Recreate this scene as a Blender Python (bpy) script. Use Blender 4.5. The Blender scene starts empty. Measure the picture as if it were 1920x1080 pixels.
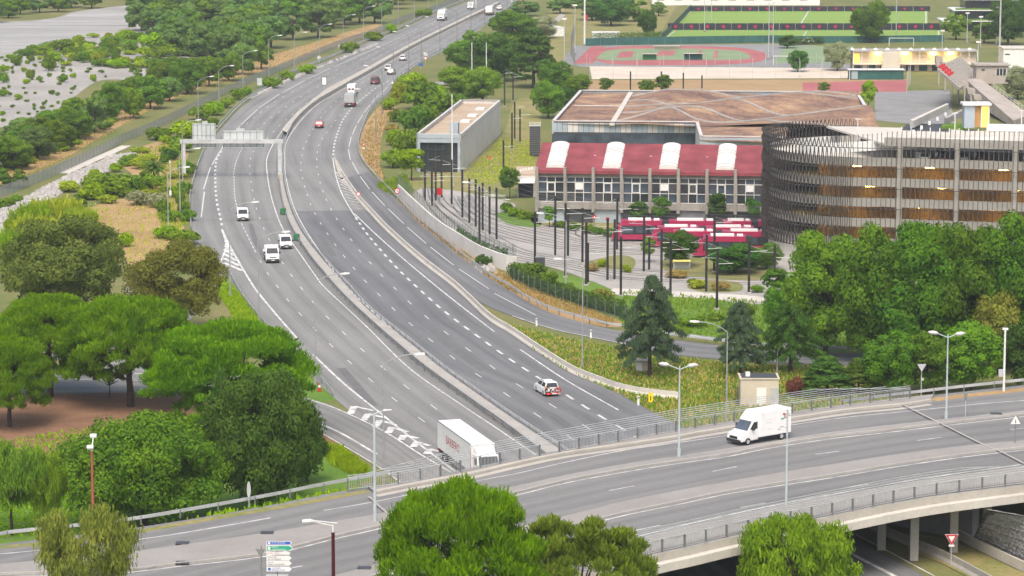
import bpy, math, random
import numpy as np
from mathutils import Vector, Matrix
R = math.radians
sc = bpy.context.scene
col = sc.collection
# ------------------------------------------------------------------ camera (tower-mounted, zoomed in)
CH, F, T = 67.0, 5700.0, math.atan2(885.0, 5700.0)
cd = bpy.data.cameras.new('camera'); cam = bpy.data.objects.new('camera', cd); col.objects.link(cam)
cam.location = (0, 0, CH); cam.rotation_euler = (math.pi/2 - T, 0, 0)
cd.sensor_width = 36.0; cd.lens = F/1920*36; cd.clip_start = 1; cd.clip_end = 20000
sc.camera = cam
# ------------------------------------------------------------------ sky, sun, exposure
SUN_EL, SUN_AZ = R(56), R(186)          # azimuth measured clockwise from +Y (view direction): from the right
w = bpy.data.worlds.new('World'); sc.world = w; w.use_nodes = True
nt = w.node_tree; nt.nodes.clear()
o_ = nt.nodes.new('ShaderNodeOutputWorld'); b_ = nt.nodes.new('ShaderNodeBackground'); s_ = nt.nodes.new('ShaderNodeTexSky')
s_.sky_type = 'NISHITA'; s_.sun_disc = False; s_.sun_elevation = SUN_EL; s_.sun_rotation = SUN_AZ
s_.air_density = 1.0; s_.dust_density = 6.0; s_.ozone_density = 0.3
b_.inputs['Strength'].default_value = 0.15
nt.links.new(s_.outputs[0], b_.inputs[0]); nt.links.new(b_.outputs[0], o_.inputs[0])
sl = bpy.data.lights.new('sun', 'SUN'); sl.energy = 1.2; sl.angle = R(28); sl.color = (1.0, 0.95, 0.85)
so = bpy.data.objects.new('sun', sl); col.objects.link(so)
sdir = Vector((math.sin(SUN_AZ)*math.cos(SUN_EL), math.cos(SUN_AZ)*math.cos(SUN_EL), math.sin(SUN_EL)))
so.rotation_euler = (-sdir).to_track_quat('-Z', 'Y').to_euler(); so.location = (0, 300, 200)
vs = sc.view_settings; vs.view_transform = 'Standard'; vs.look = 'None'; vs.exposure = 0.7; vs.gamma = 1.0; vs.use_curve_mapping = False

# ------------------------------------------------------------------ helpers
def P(px, py, z=0.0):
    "point of the place that lies on the level z under a spot of the photograph"
    x = (px-960)/F; y = (540-py)/F
    c, s = math.cos(T), math.sin(T)
    d = Vector((x, y*s + c, y*c - s)); t = (z-CH)/d.z
    return Vector((d.x*t, d.y*t, z))
def scale_at(py, z=0.0):
    a, b = P(960, py, z), P(961, py, z); return 1.0/(b-a).length     # photo pixels per metre
def spl(pts, step=2.0):
    "Catmull-Rom through world points, even steps"
    pts = [Vector(p) for p in pts]
    if len(pts) == 2:
        out = [pts[0].lerp(pts[1], i/40) for i in range(41)]
    else:
        out = []; q = [2*pts[0]-pts[1]] + pts + [2*pts[-1]-pts[-2]]
        for i in range(1, len(q)-2):
            p0, p1, p2, p3 = q[i-1:i+3]
            for k in range(16):
                t = k/16
                out.append(0.5*((2*p1)+(p2-p0)*t+(2*p0-5*p1+4*p2-p3)*t*t+(3*p1-p0-3*p2+p3)*t**3))
        out.append(pts[-1])
    d = [0.0]
    for a, b in zip(out, out[1:]): d.append(d[-1]+(b-a).length)
    n = max(2, int(d[-1]/step)+1)
    tt = np.linspace(0, d[-1], n)
    A = np.array([tuple(p) for p in out]); D = np.array(d)
    return [Vector((np.interp(t, D, A[:,0]), np.interp(t, D, A[:,1]), np.interp(t, D, A[:,2]))) for t in tt]
def path(px, z=0.0, step=2.0): return spl([P(a, b, z) for a, b in px], step)
def resample(p, n):
    d = [0.0]
    for a, b in zip(p, p[1:]): d.append(d[-1]+(b-a).length)
    A = np.array([tuple(v) for v in p]); D = np.array(d); tt = np.linspace(0, d[-1], n)
    return [Vector((np.interp(t, D, A[:,0]), np.interp(t, D, A[:,1]), np.interp(t, D, A[:,2]))) for t in tt]
def plen(p): return sum((b-a).length for a, b in zip(p, p[1:]))
def at_len(p, s):
    for a, b in zip(p, p[1:]):
        l = (b-a).length
        if s <= l or b is p[-1]: return a + (b-a)*(s/l if l else 0), (b-a).normalized()
        s -= l
def offset(p, o):
    out = []
    for i, v in enumerate(p):
        t = (p[min(i+1, len(p)-1)] - p[max(i-1, 0)]); t.z = 0; t.normalize()
        out.append(v + Vector((t.y, -t.x, 0))*o)
    return out
def lift(p, z): return [Vector((v.x, v.y, v.z+z)) for v in p]
class MB:
    def __init__(s): s.v = []; s.f = []; s.m = []; s.mi = 0
    def add(s, vs, fs):
        n = len(s.v); s.v += [tuple(v) for v in vs]; s.f += [tuple(i+n for i in f) for f in fs]; s.m += [s.mi]*len(fs); return s
    def box(s, c, d, rz=0.0):
        x, y, z = d[0]/2, d[1]/2, d[2]/2; ca, sa = math.cos(rz), math.sin(rz); vs = []
        for k in (-z, z):
            for a, b in ((-x,-y),(x,-y),(x,y),(-x,y)): vs.append((c[0]+a*ca-b*sa, c[1]+a*sa+b*ca, c[2]+k))
        return s.add(vs, [(3,2,1,0),(4,5,6,7),(0,1,5,4),(1,2,6,5),(2,3,7,6),(3,0,4,7)])
    def prism(s, poly, z0, z1):
        n = len(poly)
        vs = [(p[0], p[1], z0) for p in poly] + [(p[0], p[1], z1) for p in poly]
        return s.add(vs, [tuple(range(n-1, -1, -1)), tuple(range(n, 2*n))] + [(i, (i+1)%n, n+(i+1)%n, n+i) for i in range(n)])
    def side(s, poly, x0, x1, k0=1.0, k1=1.0):
        "polygon in the yz plane extruded along x"
        n = len(poly)
        vs = [(x0, p[0], p[1]) for p in poly] + [(x1, p[0], p[1]) for p in poly]
        return s.add(vs, [tuple(range(n)), tuple(range(2*n-1, n-1, -1))] + [(i, n+i, n+(i+1)%n, (i+1)%n) for i in range(n)])
    def tube(s, a, b, r, n=6, r2=None):
        a, b = Vector(a), Vector(b); d = (b-a).normalized(); r2 = r if r2 is None else r2
        u = d.orthogonal().normalized(); v = d.cross(u); vs = []
        for p, q in ((a, r), (b, r2)):
            for i in range(n):
                t = 2*math.pi*i/n; vs.append(p + (u*math.cos(t)+v*math.sin(t))*q)
        return s.add(vs, [(i, (i+1)%n, n+(i+1)%n, n+i) for i in range(n)] + [tuple(range(n-1,-1,-1)), tuple(range(n, 2*n))])
    def pipe(s, pts, r, n=5):
        for a, b in zip(pts, pts[1:]): s.tube(a, b, r if not callable(r) else r(0), n)
        return s
    def ribbon(s, A, B):
        n = len(A); return s.add(list(A)+list(B), [(i, i+1, n+i+1, n+i) for i in range(n-1)])
    def strip(s, p, w, z=0.0):
        return s.ribbon(lift(offset(p, w/2), z), lift(offset(p, -w/2), z))
    def sweep(s, p, prof, closed=True):
        "profile of (sideways, up) points carried along a path; sideways + is to the right of travel"
        n = len(prof); vs = []
        offs = [lift(offset(p, o), u) for o, u in prof]
        for i in range(len(p)): vs += [offs[k][i] for k in range(n)]
        fs = []
        for i in range(len(p)-1):
            for k in range(n if closed else n-1):
                k2 = (k+1) % n; fs.append((i*n+k, i*n+k2, (i+1)*n+k2, (i+1)*n+k))
        if closed: fs += [tuple(range(n-1,-1,-1)), tuple(range((len(p)-1)*n, len(p)*n))]
        return s.add(vs, fs)
    def quad(s, a, b, c, d): return s.add([a, b, c, d], [(0, 1, 2, 3)])
    def mesh(s, name, mats, smooth=False):
        me = bpy.data.meshes.new(name); me.from_pydata(s.v, [], s.f)
        for m in (mats if isinstance(mats, (list, tuple)) else [mats]): me.materials.append(m)
        if isinstance(mats, (list, tuple)): me.polygons.foreach_set('material_index', s.m)
        if smooth: me.polygons.foreach_set('use_smooth', [True]*len(s.f))
        me.update(); return me
def tag(o, label=None, cat=None, group=None, kind=None):
    if label: o['label'] = label
    if cat: o['category'] = cat
    if group: o['group'] = group
    if kind: o['kind'] = kind
    return o
def ob(name, mb, mat=None, parent=None, loc=None, rz=None, label=None, cat=None, group=None, kind=None, smooth=False, sc_=None):
    me = mb.mesh(name, mat, smooth) if isinstance(mb, MB) else mb
    o = bpy.data.objects.new(name, me); col.objects.link(o)
    if parent: o.parent = parent
    if loc is not None: o.location = loc
    if rz is not None: o.rotation_euler = (0, 0, rz)
    if sc_ is not None: o.scale = (sc_,)*3 if isinstance(sc_, (int, float)) else sc_
    return tag(o, label, cat, group, kind)
def thing(name, label, cat, loc=(0,0,0), rz=0.0, group=None, kind=None):
    o = bpy.data.objects.new(name, None); col.objects.link(o); o.empty_display_size = 0.3
    o.location = loc; o.rotation_euler = (0, 0, rz); return tag(o, label, cat, group, kind)
def copy_tree(o, parent=None):
    c = o.copy(); col.objects.link(c)
    if parent: c.parent = parent
    for ch in o.children: copy_tree(ch, c)
    return c
ORD = 'first second third fourth fifth sixth seventh eighth ninth tenth eleventh twelfth thirteenth fourteenth fifteenth sixteenth seventeenth eighteenth nineteenth twentieth'.split()
TENS = {2:('twenty','twentieth'),3:('thirty','thirtieth'),4:('forty','fortieth'),5:('fifty','fiftieth'),6:('sixty','sixtieth'),7:('seventy','seventieth'),8:('eighty','eightieth'),9:('ninety','ninetieth')}
def nth(i):
    n = i+1
    return ORD[i] if n <= 20 else (TENS[n//10][1] if n % 10 == 0 else TENS[n//10][0] + '-' + ORD[n%10-1])
# ------------------------------------------------------------------ materials
def _new(name, rough=0.8, metal=0.0, spec=0.3):
    m = bpy.data.materials.new(name); m.use_nodes = True; n = m.node_tree.nodes; b = n['Principled BSDF']
    b.inputs['Roughness'].default_value = rough; b.inputs['Metallic'].default_value = metal
    b.inputs['Specular IOR Level'].default_value = spec
    return m, m.node_tree, b
def flat(name, c, rough=0.6, metal=0.0, spec=0.3, var=0.08, scale=1.5, emit=None):
    "near-plain paint with slight grime variation"
    m, t, b = _new(name, rough, metal, spec)
    tc = t.nodes.new('ShaderNodeTexCoord'); n = t.nodes.new('ShaderNodeTexNoise'); n.inputs['Scale'].default_value = scale; n.inputs['Detail'].default_value = 4
    r = t.nodes.new('ShaderNodeValToRGB'); r.color_ramp.elements[0].position = .3; r.color_ramp.elements[1].position = .7
    r.color_ramp.elements[0].color = (*[x*(1-var*1.6) for x in c], 1); r.color_ramp.elements[1].color = (*[min(1, x*(1+var)) for x in c], 1)
    t.links.new(tc.outputs['Object'], n.inputs['Vector']); t.links.new(n.outputs['Fac'], r.inputs['Fac']); t.links.new(r.outputs['Color'], b.inputs['Base Color'])
    if emit: b.inputs['Emission Color'].default_value = (*c, 1); b.inputs['Emission Strength'].default_value = emit
    return m
def ground(name, stops, scale=0.2, fine=3.0, rough=0.95, bump=0.0, mixf=0.4, stretch=None):
    "several colours blended by large and fine noise in place coordinates"
    m, t, b = _new(name, rough, 0, 0.15); N = t.nodes.new; L = t.links.new
    tc = N('ShaderNodeTexCoord'); src = tc.outputs['Object']
    if stretch:
        mp = N('ShaderNodeMapping'); mp.inputs['Scale'].default_value = stretch[0]; mp.inputs['Rotation'].default_value = (0, 0, stretch[1]); L(src, mp.inputs['Vector']); src = mp.outputs['Vector']
    n1 = N('ShaderNodeTexNoise'); n1.inputs['Scale'].default_value = scale; n1.inputs['Detail'].default_value = 6; n1.inputs['Roughness'].default_value = 0.6
    n2 = N('ShaderNodeTexNoise'); n2.inputs['Scale'].default_value = fine; n2.inputs['Detail'].default_value = 5; n2.inputs['Roughness'].default_value = 0.7
    L(src, n1.inputs['Vector']); L(src, n2.inputs['Vector'])
    mx = N('ShaderNodeMix'); mx.data_type = 'FLOAT'; mx.inputs[0].default_value = mixf; L(n1.outputs['Fac'], mx.inputs[2]); L(n2.outputs['Fac'], mx.inputs[3])
    r = N('ShaderNodeValToRGB'); e = r.color_ramp.elements
    while len(e) < len(stops): e.new(0.5)
    for i, c in enumerate(stops):
        e[i].position = 0.32 + 0.36*i/(len(stops)-1); e[i].color = (*c, 1)
    L(mx.outputs[0], r.inputs['Fac']); L(r.outputs['Color'], b.inputs['Base Color'])
    if bump:
        bp = N('ShaderNodeBump'); bp.inputs['Strength'].default_value = bump; bp.inputs['Distance'].default_value = 0.3; L(n2.outputs['Fac'], bp.inputs['Height']); L(bp.outputs['Normal'], b.inputs['Normal'])
    return m
def leafmat(name, dark, light, yellow=None, rand=0.25, scale=0.35, trans=0.38):
    "foliage: colour from clump noise and a per-plant tint"
    m, t, b = _new(name, 0.75, 0, 0.12); N = t.nodes.new; L = t.links.new
    tc = N('ShaderNodeTexCoord'); oi = N('ShaderNodeObjectInfo')
    n1 = N('ShaderNodeTexNoise'); n1.inputs['Scale'].default_value = scale; n1.inputs['Detail'].default_value = 3
    n2 = N('ShaderNodeTexNoise'); n2.inputs['Scale'].default_value = 2.5; n2.inputs['Detail'].default_value = 2
    L(tc.outputs['Object'], n1.inputs['Vector']); L(tc.outputs['Object'], n2.inputs['Vector'])
    mx = N('ShaderNodeMix'); mx.data_type = 'FLOAT'; mx.inputs[0].default_value = 0.5; L(n1.outputs['Fac'], mx.inputs[2]); L(n2.outputs['Fac'], mx.inputs[3])
    r = N('ShaderNodeValToRGB'); e = r.color_ramp.elements
    e[0].position = .34; e[0].color = (*dark, 1); e[1].position = .62; e[1].color = (*light, 1)
    if yellow: k = e.new(.74); k.color = (*yellow, 1)
    L(mx.outputs[0], r.inputs['Fac'])
    hsv = N('ShaderNodeHueSaturation'); mr = N('ShaderNodeMapRange'); mr.inputs['To Min'].default_value = 1-rand; mr.inputs['To Max'].default_value = 1+rand
    L(oi.outputs['Random'], mr.inputs['Value']); L(mr.outputs[0], hsv.inputs['Value'])
    mh = N('ShaderNodeMapRange'); mh.inputs['To Min'].default_value = 0.488; mh.inputs['To Max'].default_value = 0.512
    ml = N('ShaderNodeMath'); ml.operation = 'FRACT'; mm = N('ShaderNodeMath'); mm.operation = 'MULTIPLY'; mm.inputs[1].default_value = 7.3
    L(oi.outputs['Random'], mm.inputs[0]); L(mm.outputs[0], ml.inputs[0]); L(ml.outputs[0], mh.inputs['Value']); L(mh.outputs[0], hsv.inputs['Hue'])
    hsv.inputs['Saturation'].default_value = 1.14; L(r.outputs['Color'], hsv.inputs['Color']); L(hsv.outputs['Color'], b.inputs['Base Color'])
    tr = N('ShaderNodeBsdfTranslucent'); L(hsv.outputs['Color'], tr.inputs['Color'])
    ms = N('ShaderNodeMixShader'); ms.inputs[0].default_value = trans; out = t.nodes['Material Output']
    L(b.outputs[0], ms.inputs[1]); L(tr.outputs[0], ms.inputs[2]); L(ms.outputs[0], out.inputs['Surface'])
    return m
def asphalt(name, c0, c1, c2, lane=3.5):
    "worn road: streaks and wheel tracks that follow the lanes (UV in metres: across, along), patches and fine grain"
    m, t, b = _new(name, .88, 0, .25); N = t.nodes.new; L = t.links.new
    uv = N('ShaderNodeUVMap'); uv.uv_map = 'road'; tc = N('ShaderNodeTexCoord')
    def noise(src, sc3, scale, det=4, rough=.6):
        mp = N('ShaderNodeMapping'); mp.inputs['Scale'].default_value = sc3; L(src, mp.inputs['Vector'])
        n = N('ShaderNodeTexNoise'); n.inputs['Scale'].default_value = scale; n.inputs['Detail'].default_value = det; n.inputs['Roughness'].default_value = rough; L(mp.outputs[0], n.inputs['Vector']); return n.outputs['Fac']
    def mixf(f, a, c):
        x = N('ShaderNodeMix'); x.data_type = 'FLOAT'; x.inputs[0].default_value = f; L(a, x.inputs[2]); L(c, x.inputs[3]); return x.outputs[0]
    st = noise(uv.outputs[0], (1.3,.022,1), 1.0, 5); big = noise(tc.outputs['Object'], (1,1,1), .035, 3); fine = noise(tc.outputs['Object'], (1,1,1), 1.6, 5, .75)
    wv = N('ShaderNodeTexWave'); wv.wave_type = 'BANDS'; wv.bands_direction = 'X'; wv.inputs['Scale'].default_value = 3.1416/10/lane*1.0; wv.inputs['Distortion'].default_value = .8; wv.inputs['Detail'].default_value = 1; L(uv.outputs[0], wv.inputs['Vector'])
    f = mixf(.45, st, big); f = mixf(.28, f, fine); f = mixf(.10, f, wv.outputs['Fac'])
    r = N('ShaderNodeValToRGB'); e = r.color_ramp.elements; e.new(.5)
    for k, (p_, c) in enumerate(zip((.36,.5,.64), (c0, c1, c2))): e[k].position = p_; e[k].color = (*c, 1)
    L(f, r.inputs['Fac']); L(r.outputs['Color'], b.inputs['Base Color']); return m
def road_uv(o, A, B):
    "UV in metres over a ribbon of quads between two lines"
    me = o.data; l_ = me.uv_layers.new(name='road'); d = [0.0]
    for a, b in zip(A, A[1:]): d.append(d[-1]+(b-a).length)
    n = len(A); wd = [(a-b).length for a, b in zip(A, B)]
    for lp in me.loops:
        v = lp.vertex_index; l_.data[lp.index].uv = (0.0, d[v]) if v < n else (wd[v-n], d[v-n])
M = {}
M['asphalt'] = asphalt('asphalt_road', (0.14, 0.143, 0.139), (0.192, 0.195, 0.19), (0.235, 0.238, 0.232))
M['asphalt_dark'] = asphalt('asphalt_dark_road', (0.098, 0.102, 0.106), (0.14, 0.145, 0.151), (0.178, 0.183, 0.188))
M['asphalt_bridge'] = asphalt('asphalt_bridge_road', (.135,.136,.136), (.172,.173,.172), (.21,.209,.206))
M['paint'] = flat('road_paint', (.56,.565,.555), .7, var=.28, scale=.8)
M['concrete'] = ground('concrete', [(.27,.26,.245),(.34,.33,.31),(.41,.395,.37)], .3, 3, .9, 0, .5)
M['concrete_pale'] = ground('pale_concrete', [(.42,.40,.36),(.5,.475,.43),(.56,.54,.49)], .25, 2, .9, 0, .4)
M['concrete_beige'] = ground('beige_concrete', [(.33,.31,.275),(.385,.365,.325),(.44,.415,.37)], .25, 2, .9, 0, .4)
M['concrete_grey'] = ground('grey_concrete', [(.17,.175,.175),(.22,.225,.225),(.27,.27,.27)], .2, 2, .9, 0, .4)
M['pave_pink'] = ground('pinkish_paving', [(.225,.215,.203),(.262,.252,.24),(.30,.288,.275)], .15, 2, .95, 0, .4)
M['galv'] = flat('galvanised_steel', (.5,.52,.53), .5, .3, .4, .1, .8)
M['galv_dark'] = flat('weathered_steel', (.22,.23,.235), .55, .3, .4, .12, .8)
M['white'] = flat('white_paint', (.68,.69,.68), .45, 0, .4, .05)
M['black'] = flat('black_paint', (.018,.018,.02), .5, 0, .4, .1)
M['tyre'] = flat('tyre_rubber', (.02,.02,.02), .8, 0, .3, .1)
M['glass'] = flat('dark_glass', (.03,.036,.04), .08, 0, .6, .1)
M['glass_blue'] = flat('blue_glass', (.06,.08,.105), .12, 0, .5, .35, .35)
M['red'] = flat('red_paint', (.45,.02,.03), .4, 0, .4, .08)
M['blue'] = flat('blue_sign', (.02,.10,.45), .4, 0, .4, .05)
M['green'] = flat('green_sign', (.02,.33,.2), .4, 0, .4, .05)
M['yellow'] = flat('yellow_sign', (.85,.6,.01), .4, 0, .4, .05)
M['lamphead'] = flat('lamp_housing', (.5,.51,.51), .5, 0, .3, .06)
M['wall_pale'] = ground('pale_wall', [(.5,.49,.46),(.58,.57,.54),(.64,.63,.6)], .2, 2, .9, 0, .4)
M['bark'] = ground('bark', [(.035,.028,.022),(.06,.048,.038),(.09,.072,.058)], 1.5, 6, .95)
# ================================================================== the setting
M['earth'] = ground('dry_grass_land', [(.075,.12,.03),(.12,.15,.045),(.17,.165,.065),(.24,.20,.10)], .06, 1.2, 1, 0, .45)
M['gravel'] = ground('river_gravel', [(.17,.168,.155),(.27,.262,.245),(.34,.33,.312),(.42,.41,.39)], .045, 2.2, 1, .5, .5)
M['wet'] = ground('wet_gravel', [(.17,.172,.165),(.30,.30,.292),(.44,.438,.425)], .05, .5, .8, 0, .45, ((.25,2.6,1), R(8)))
M['dirt'] = ground('orange_dirt', [(.17,.15,.06),(.30,.20,.095),(.36,.25,.13),(.42,.31,.18)], .12, 1.5, 1, .2, .5)
M['needles'] = ground('pine_needles', [(.14,.075,.045),(.21,.12,.075),(.28,.17,.11)], .2, 2.5, 1, .2, .5)
M['lawn'] = ground('lawn', [(.07,.15,.02),(.11,.2,.03),(.17,.25,.05)], .15, 2, 1, .2, .5)
M['lawn_dry'] = ground('dry_lawn', [(.10,.14,.035),(.17,.19,.06),(.26,.22,.10),(.32,.25,.14)], .15, 1.5, 1, .2, .55)
M['meadow'] = ground('meadow', [(.09,.14,.035),(.15,.18,.055),(.23,.205,.095),(.30,.245,.14)], .12, 1.4, 1, .3, .5)
M['yard'] = ground('depot_concrete', [(.25,.24,.225),(.32,.31,.29),(.38,.365,.345)], .15, 2, .95, 0, .4)
M['pitch'] = ground('football_turf', [(.15,.255,.05),(.19,.295,.07),(.23,.33,.09)], .05, 1, 1, 0, .3, ((.15,3,1), 0))
M['turf_dull'] = ground('dull_turf', [(.15,.22,.12),(.19,.26,.15),(.23,.29,.18)], .1, 1.5, 1, 0, .4)
M['tartan'] = ground('tartan_track', [(.27,.085,.095),(.33,.115,.12),(.38,.15,.15)], .1, 1.5, .95, 0, .4)
M['sand'] = ground('pale_sand', [(.42,.36,.29),(.52,.46,.39),(.6,.54,.47)], .1, 1.5, 1, 0, .45)
M['tan'] = ground('tan_court', [(.27,.185,.10),(.32,.225,.125),(.37,.27,.16)], .1, 1.5, 1, 0, .4)
M['stone'] = ground('grey_stone', [(.25,.245,.235),(.36,.35,.335),(.48,.465,.45)], .8, 4, .95, .2, .5)
M['rail'] = flat('rail_steel', (.09,.085,.08), .4, .6, .5, .2)

def struct(name, mb, mat, parent=None, z=None):
    o = ob(name, mb, mat, parent)
    if not parent: o['kind'] = 'structure'
    return o
def patch(name, px, mat, z, zz=0.0, smooth_step=None):
    pts = [P(a, b, zz) for a, b in px]
    if smooth_step: pts = spl(pts + [pts[0]], smooth_step)[:-1]
    mb = MB(); mb.add([(p.x, p.y, zz+z*.2) for p in pts], [tuple(range(len(pts)))])
    o = struct(name, mb, mat)
    if o.data.polygons[0].normal.z < 0: o.data.flip_normals()
    return o
mb = MB(); mb.quad((-4000, -300, -.06), (4000, -300, -.06), (4000, 9000, -.06), (-4000, 9000, -.06))
struct('ground', mb, M['earth'])
patch('riverbed', [(-260,262),(20,236),(90,215),(140,180),(190,150),(270,148),(360,125),(330,85),(300,55),(285,40),(285,8),(150,20),(60,38),(-300,52)], M['gravel'], -.27, 0, 3)
patch('river_channel', [(-300,112),(0,100),(60,88),(150,66),(235,52),(280,28),(270,10),(150,22),(60,40),(-300,55)], M['wet'], -.25, 0, 3)
patch('dirt_track', [(-60,372),(0,345),(120,296),(200,250),(300,196),(400,156),(480,137),(560,110),(650,79),(710,58),(700,46),(560,88),(480,112),(400,136),(300,170),(200,222),(130,262),(60,300),(0,318),(-60,330)], M['dirt'], -.26, 0, 2)
patch('bare_dirt', [(150,395),(235,372),(330,400),(345,470),(300,505),(200,480),(140,440)], M['dirt'], -.25, 0, 2)
patch('bare_dirt.001', [(215,300),(285,268),(350,262),(345,330),(320,430),(290,440),(270,350)], M['dirt'], -.255, 0, 2)
patch('pine_floor', [(-60,735),(300,728),(460,770),(640,800),(600,850),(380,850),(120,870),(-60,850)], M['needles'], -.22, 0, 3)
patch('lawn', [(-60,820),(60,800),(200,775),(330,790),(560,820),(700,880),(640,915),(480,950),(250,985),(-60,1020)], M['lawn'], -.24, 0, 3)
patch('verge', [(395,500),(440,530),(500,610),(560,690),(640,742),(560,742),(470,640),(420,560),(395,520)], M['lawn'], -.2, 0, 2)
patch('dirt_verge', [(672,270),(685,232),(705,205),(735,182),(748,190),(720,240),(712,300),(722,345),(700,325),(680,300)], M['dirt'], -.2, 0, 2)
patch('depot_lawn', [(740,330),(850,320),(940,255),(965,190),(1010,190),(1012,260),(1000,330),(985,350),(860,360),(780,375)], M['lawn_dry'], -.24, 0, 2)
patch('dirt_verge.001', [(745,372),(790,405),(840,445),(900,485),(960,520),(1040,560),(1160,600),(1150,614),(1090,604),(1035,590),(955,545),(830,458),(770,410)], M['dirt'], -.18, 0, 2)
patch('meadow', [(955,607),(1010,620),(1060,632),(1140,645),(1270,668),(1440,682),(1640,690),(1700,720),(1700,770),(1290,812),(1160,742),(1060,700),(1000,660)], M['meadow'], -.16, 0, 2)
patch('meadow.001', [(1170,560),(1300,590),(1460,600),(1660,600),(1640,655),(1440,648),(1270,628),(1165,612)], M['lawn'], -.2, 0, 2)
patch('depot_lawn.001', [(1000,505),(1090,520),(1180,545),(1440,560),(1440,600),(1260,592),(1150,575),(1060,555)], M['lawn'], -.19, 0, 2)
patch('tram_yard', [(790,352),(860,358),(960,380),(1010,400),(1460,400),(1460,560),(1260,546),(1180,552),(1110,527),(1030,500),(960,490),(880,462),(820,415),(775,368)], M['yard'], -.1, 0, 3)
patch('light_path', [(1150,540),(1260,545),(1440,557),(1440,566),(1260,556),(1150,552)], M['concrete_pale'], -.06, 0, 3)
patch('planted_bed', [(1290,532),(1330,524),(1385,530),(1388,545),(1330,548),(1292,541)], M['meadow'], -.05, 0, 1)
patch('planted_bed.001', [(1100,490),(1160,478),(1190,486),(1180,505),(1110,500)], M['meadow'], -.05, 0, 1)
patch('planted_bed.002', [(1240,488),(1440,470),(1445,500),(1420,525),(1300,518),(1245,505)], M['meadow'], -.05, 0, 1)
patch('planted_bed.003', [(1000,400),(1060,402),(1150,412),(1150,428),(1060,425),(1000,418)], M['lawn_dry'], -.05, 0, 1)
patch('planted_bed.004', [(925,400),(985,395),(1010,410),(1010,425),(955,420)], M['lawn'], -.05, 0, 1)
# sports ground
patch('sports_sand', [(1105,124),(1640,128),(1640,146),(1110,148)], M['sand'], -.22)
patch('tan_court', [(1100,150),(1640,148),(1700,148),(1700,176),(1100,178)], M['tan'], -.24)
patch('red_court', [(1505,155),(1700,150),(1700,172),(1505,170)], M['tartan'], -.2)
patch('sports_paving', [(1075,85),(1480,82),(1600,90),(1600,130),(1090,125),(1050,118)], M['concrete_grey'], -.24)
tr = [(1114,112),(1130,92),(1180,86),(1290,86),(1380,89),(1428,97),(1437,106),(1420,116),(1350,121),(1250,122),(1150,120)]
patch('running_track', tr, M['tartan'], -.2, 0, 2)
patch('running_track.001', [(1075,119),(1108,87),(1135,86),(1112,119)], M['tartan'], -.19)
patch('track_infield', [(1117,110),(1138,95),(1190,91),(1290,91),(1375,94),(1402,101),(1405,109),(1370,112),(1250,112),(1150,113)], M['turf_dull'], -.17, 0, 2)
for i, q in enumerate([[(1155,108),(1165,96),(1191,96),(1183,108)], [(1230,104),(1237,95),(1268,95),(1262,104)], [(1306,109),(1311,95),(1317,95),(1312,109)], [(1337,109),(1340,95),(1347,95),(1344,109)]]):
    patch('red_runup' + ('.%03d' % i if i else ''), q, M['tartan'], -.15)
loop = path([(1112,116),(1120,104),(1138,93),(1190,89),(1290,88),(1380,92),(1407,100),(1406,111),(1360,116),(1250,117),(1160,115),(1112,116)], -.13, 2)
struct('track_kerb', MB().strip(loop, .5), M['paint'])
patch('football_pitch', [(1262,46),(1292,19),(1740,19),(1740,46)], M['pitch'], -.2)
patch('football_pitch.001', [(1236,76),(1262,55),(1765,55),(1765,76)], M['pitch'], -.2)
patch('dull_pitch', [(1450,118),(1472,86),(1600,86),(1600,118)], M['turf_dull'], -.2)
patch('dry_park', [(1000,130),(1030,20),(1110,-10),(1280,-10),(1240,60),(1100,88),(1075,118)], M['lawn_dry'], -.26)
patch('footpath', [(1010,62),(1052,24),(1060,28),(1022,66)], M['concrete'], -.2)
patch('service_yard', [(1640,172),(1780,168),(1790,240),(1640,225)], M['concrete_grey'], -.22)

# ------------------------------------------------------------------ motorway
LB = [(905,-8),(880,1),(820,24),(777,43),(745,58),(690,79),(630,107),(545,142),(480,181),(450,203),(425,229),(405,252),(383,283),(371,312),(362,347),(358,374),(360,430),(385,485),(420,512),(435,528),(480,594),(522,641),(570,690),(624,743),(700,806),(790,862),(900,935),(1100,1060),(1400,1240)]
MED_L = [(950,-8),(932,6),(785,77),(690,129),(650,151),(610,172),(582,195),(562,212),(545,230),(525,255),(510,280),(507,315),(512,352),(522,390),(540,432),(570,475),(597,515),(617,540),(690,610),(772,690),(870,762),(942,812),(1080,910),(1300,1060),(1560,1230)]
MED_R = [(958,-8),(942,4),(790,80),(696,134),(659,155),(622,176),(598,190),(573,210),(550,238),(534,270),(530,307),(532,332),(543,377),(558,412),(581,450),(616,500),(648,538),(701,588),(771,648),(846,708),(956,785),(1040,842),(1240,980),(1440,1120)]
RB = [(1000,-8),(965,8),(908,48),(882,65),(838,92),(795,114),(770,130),(745,148),(730,172),(712,191),(696,208),(681,240),(673,270),(676,297),(694,322),(722,352),(747,377),(782,414),(832,454),(872,487),(919,522),(954,542),(992,567),(1037,588),(1087,603),(1137,616),(1169,621)]
def road(name, A, B, mat, z, n=160):
    a, b = resample(path(A, 0, 2), n), resample(path(B, 0, 2), n)
    o = struct(name, MB().ribbon(lift(b, z), lift(a, z)), mat); road_uv(o, b, a)
    if o.data.polygons[0].normal.z < 0: o.data.flip_normals()
    return o
motorway = road('motorway', LB[:17] + [(376,470),(410,508)] + LB[18:], MED_R[:-3] + [(1040,842),(1240,980),(1440,1120)], M['asphalt'], -.02)
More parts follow.
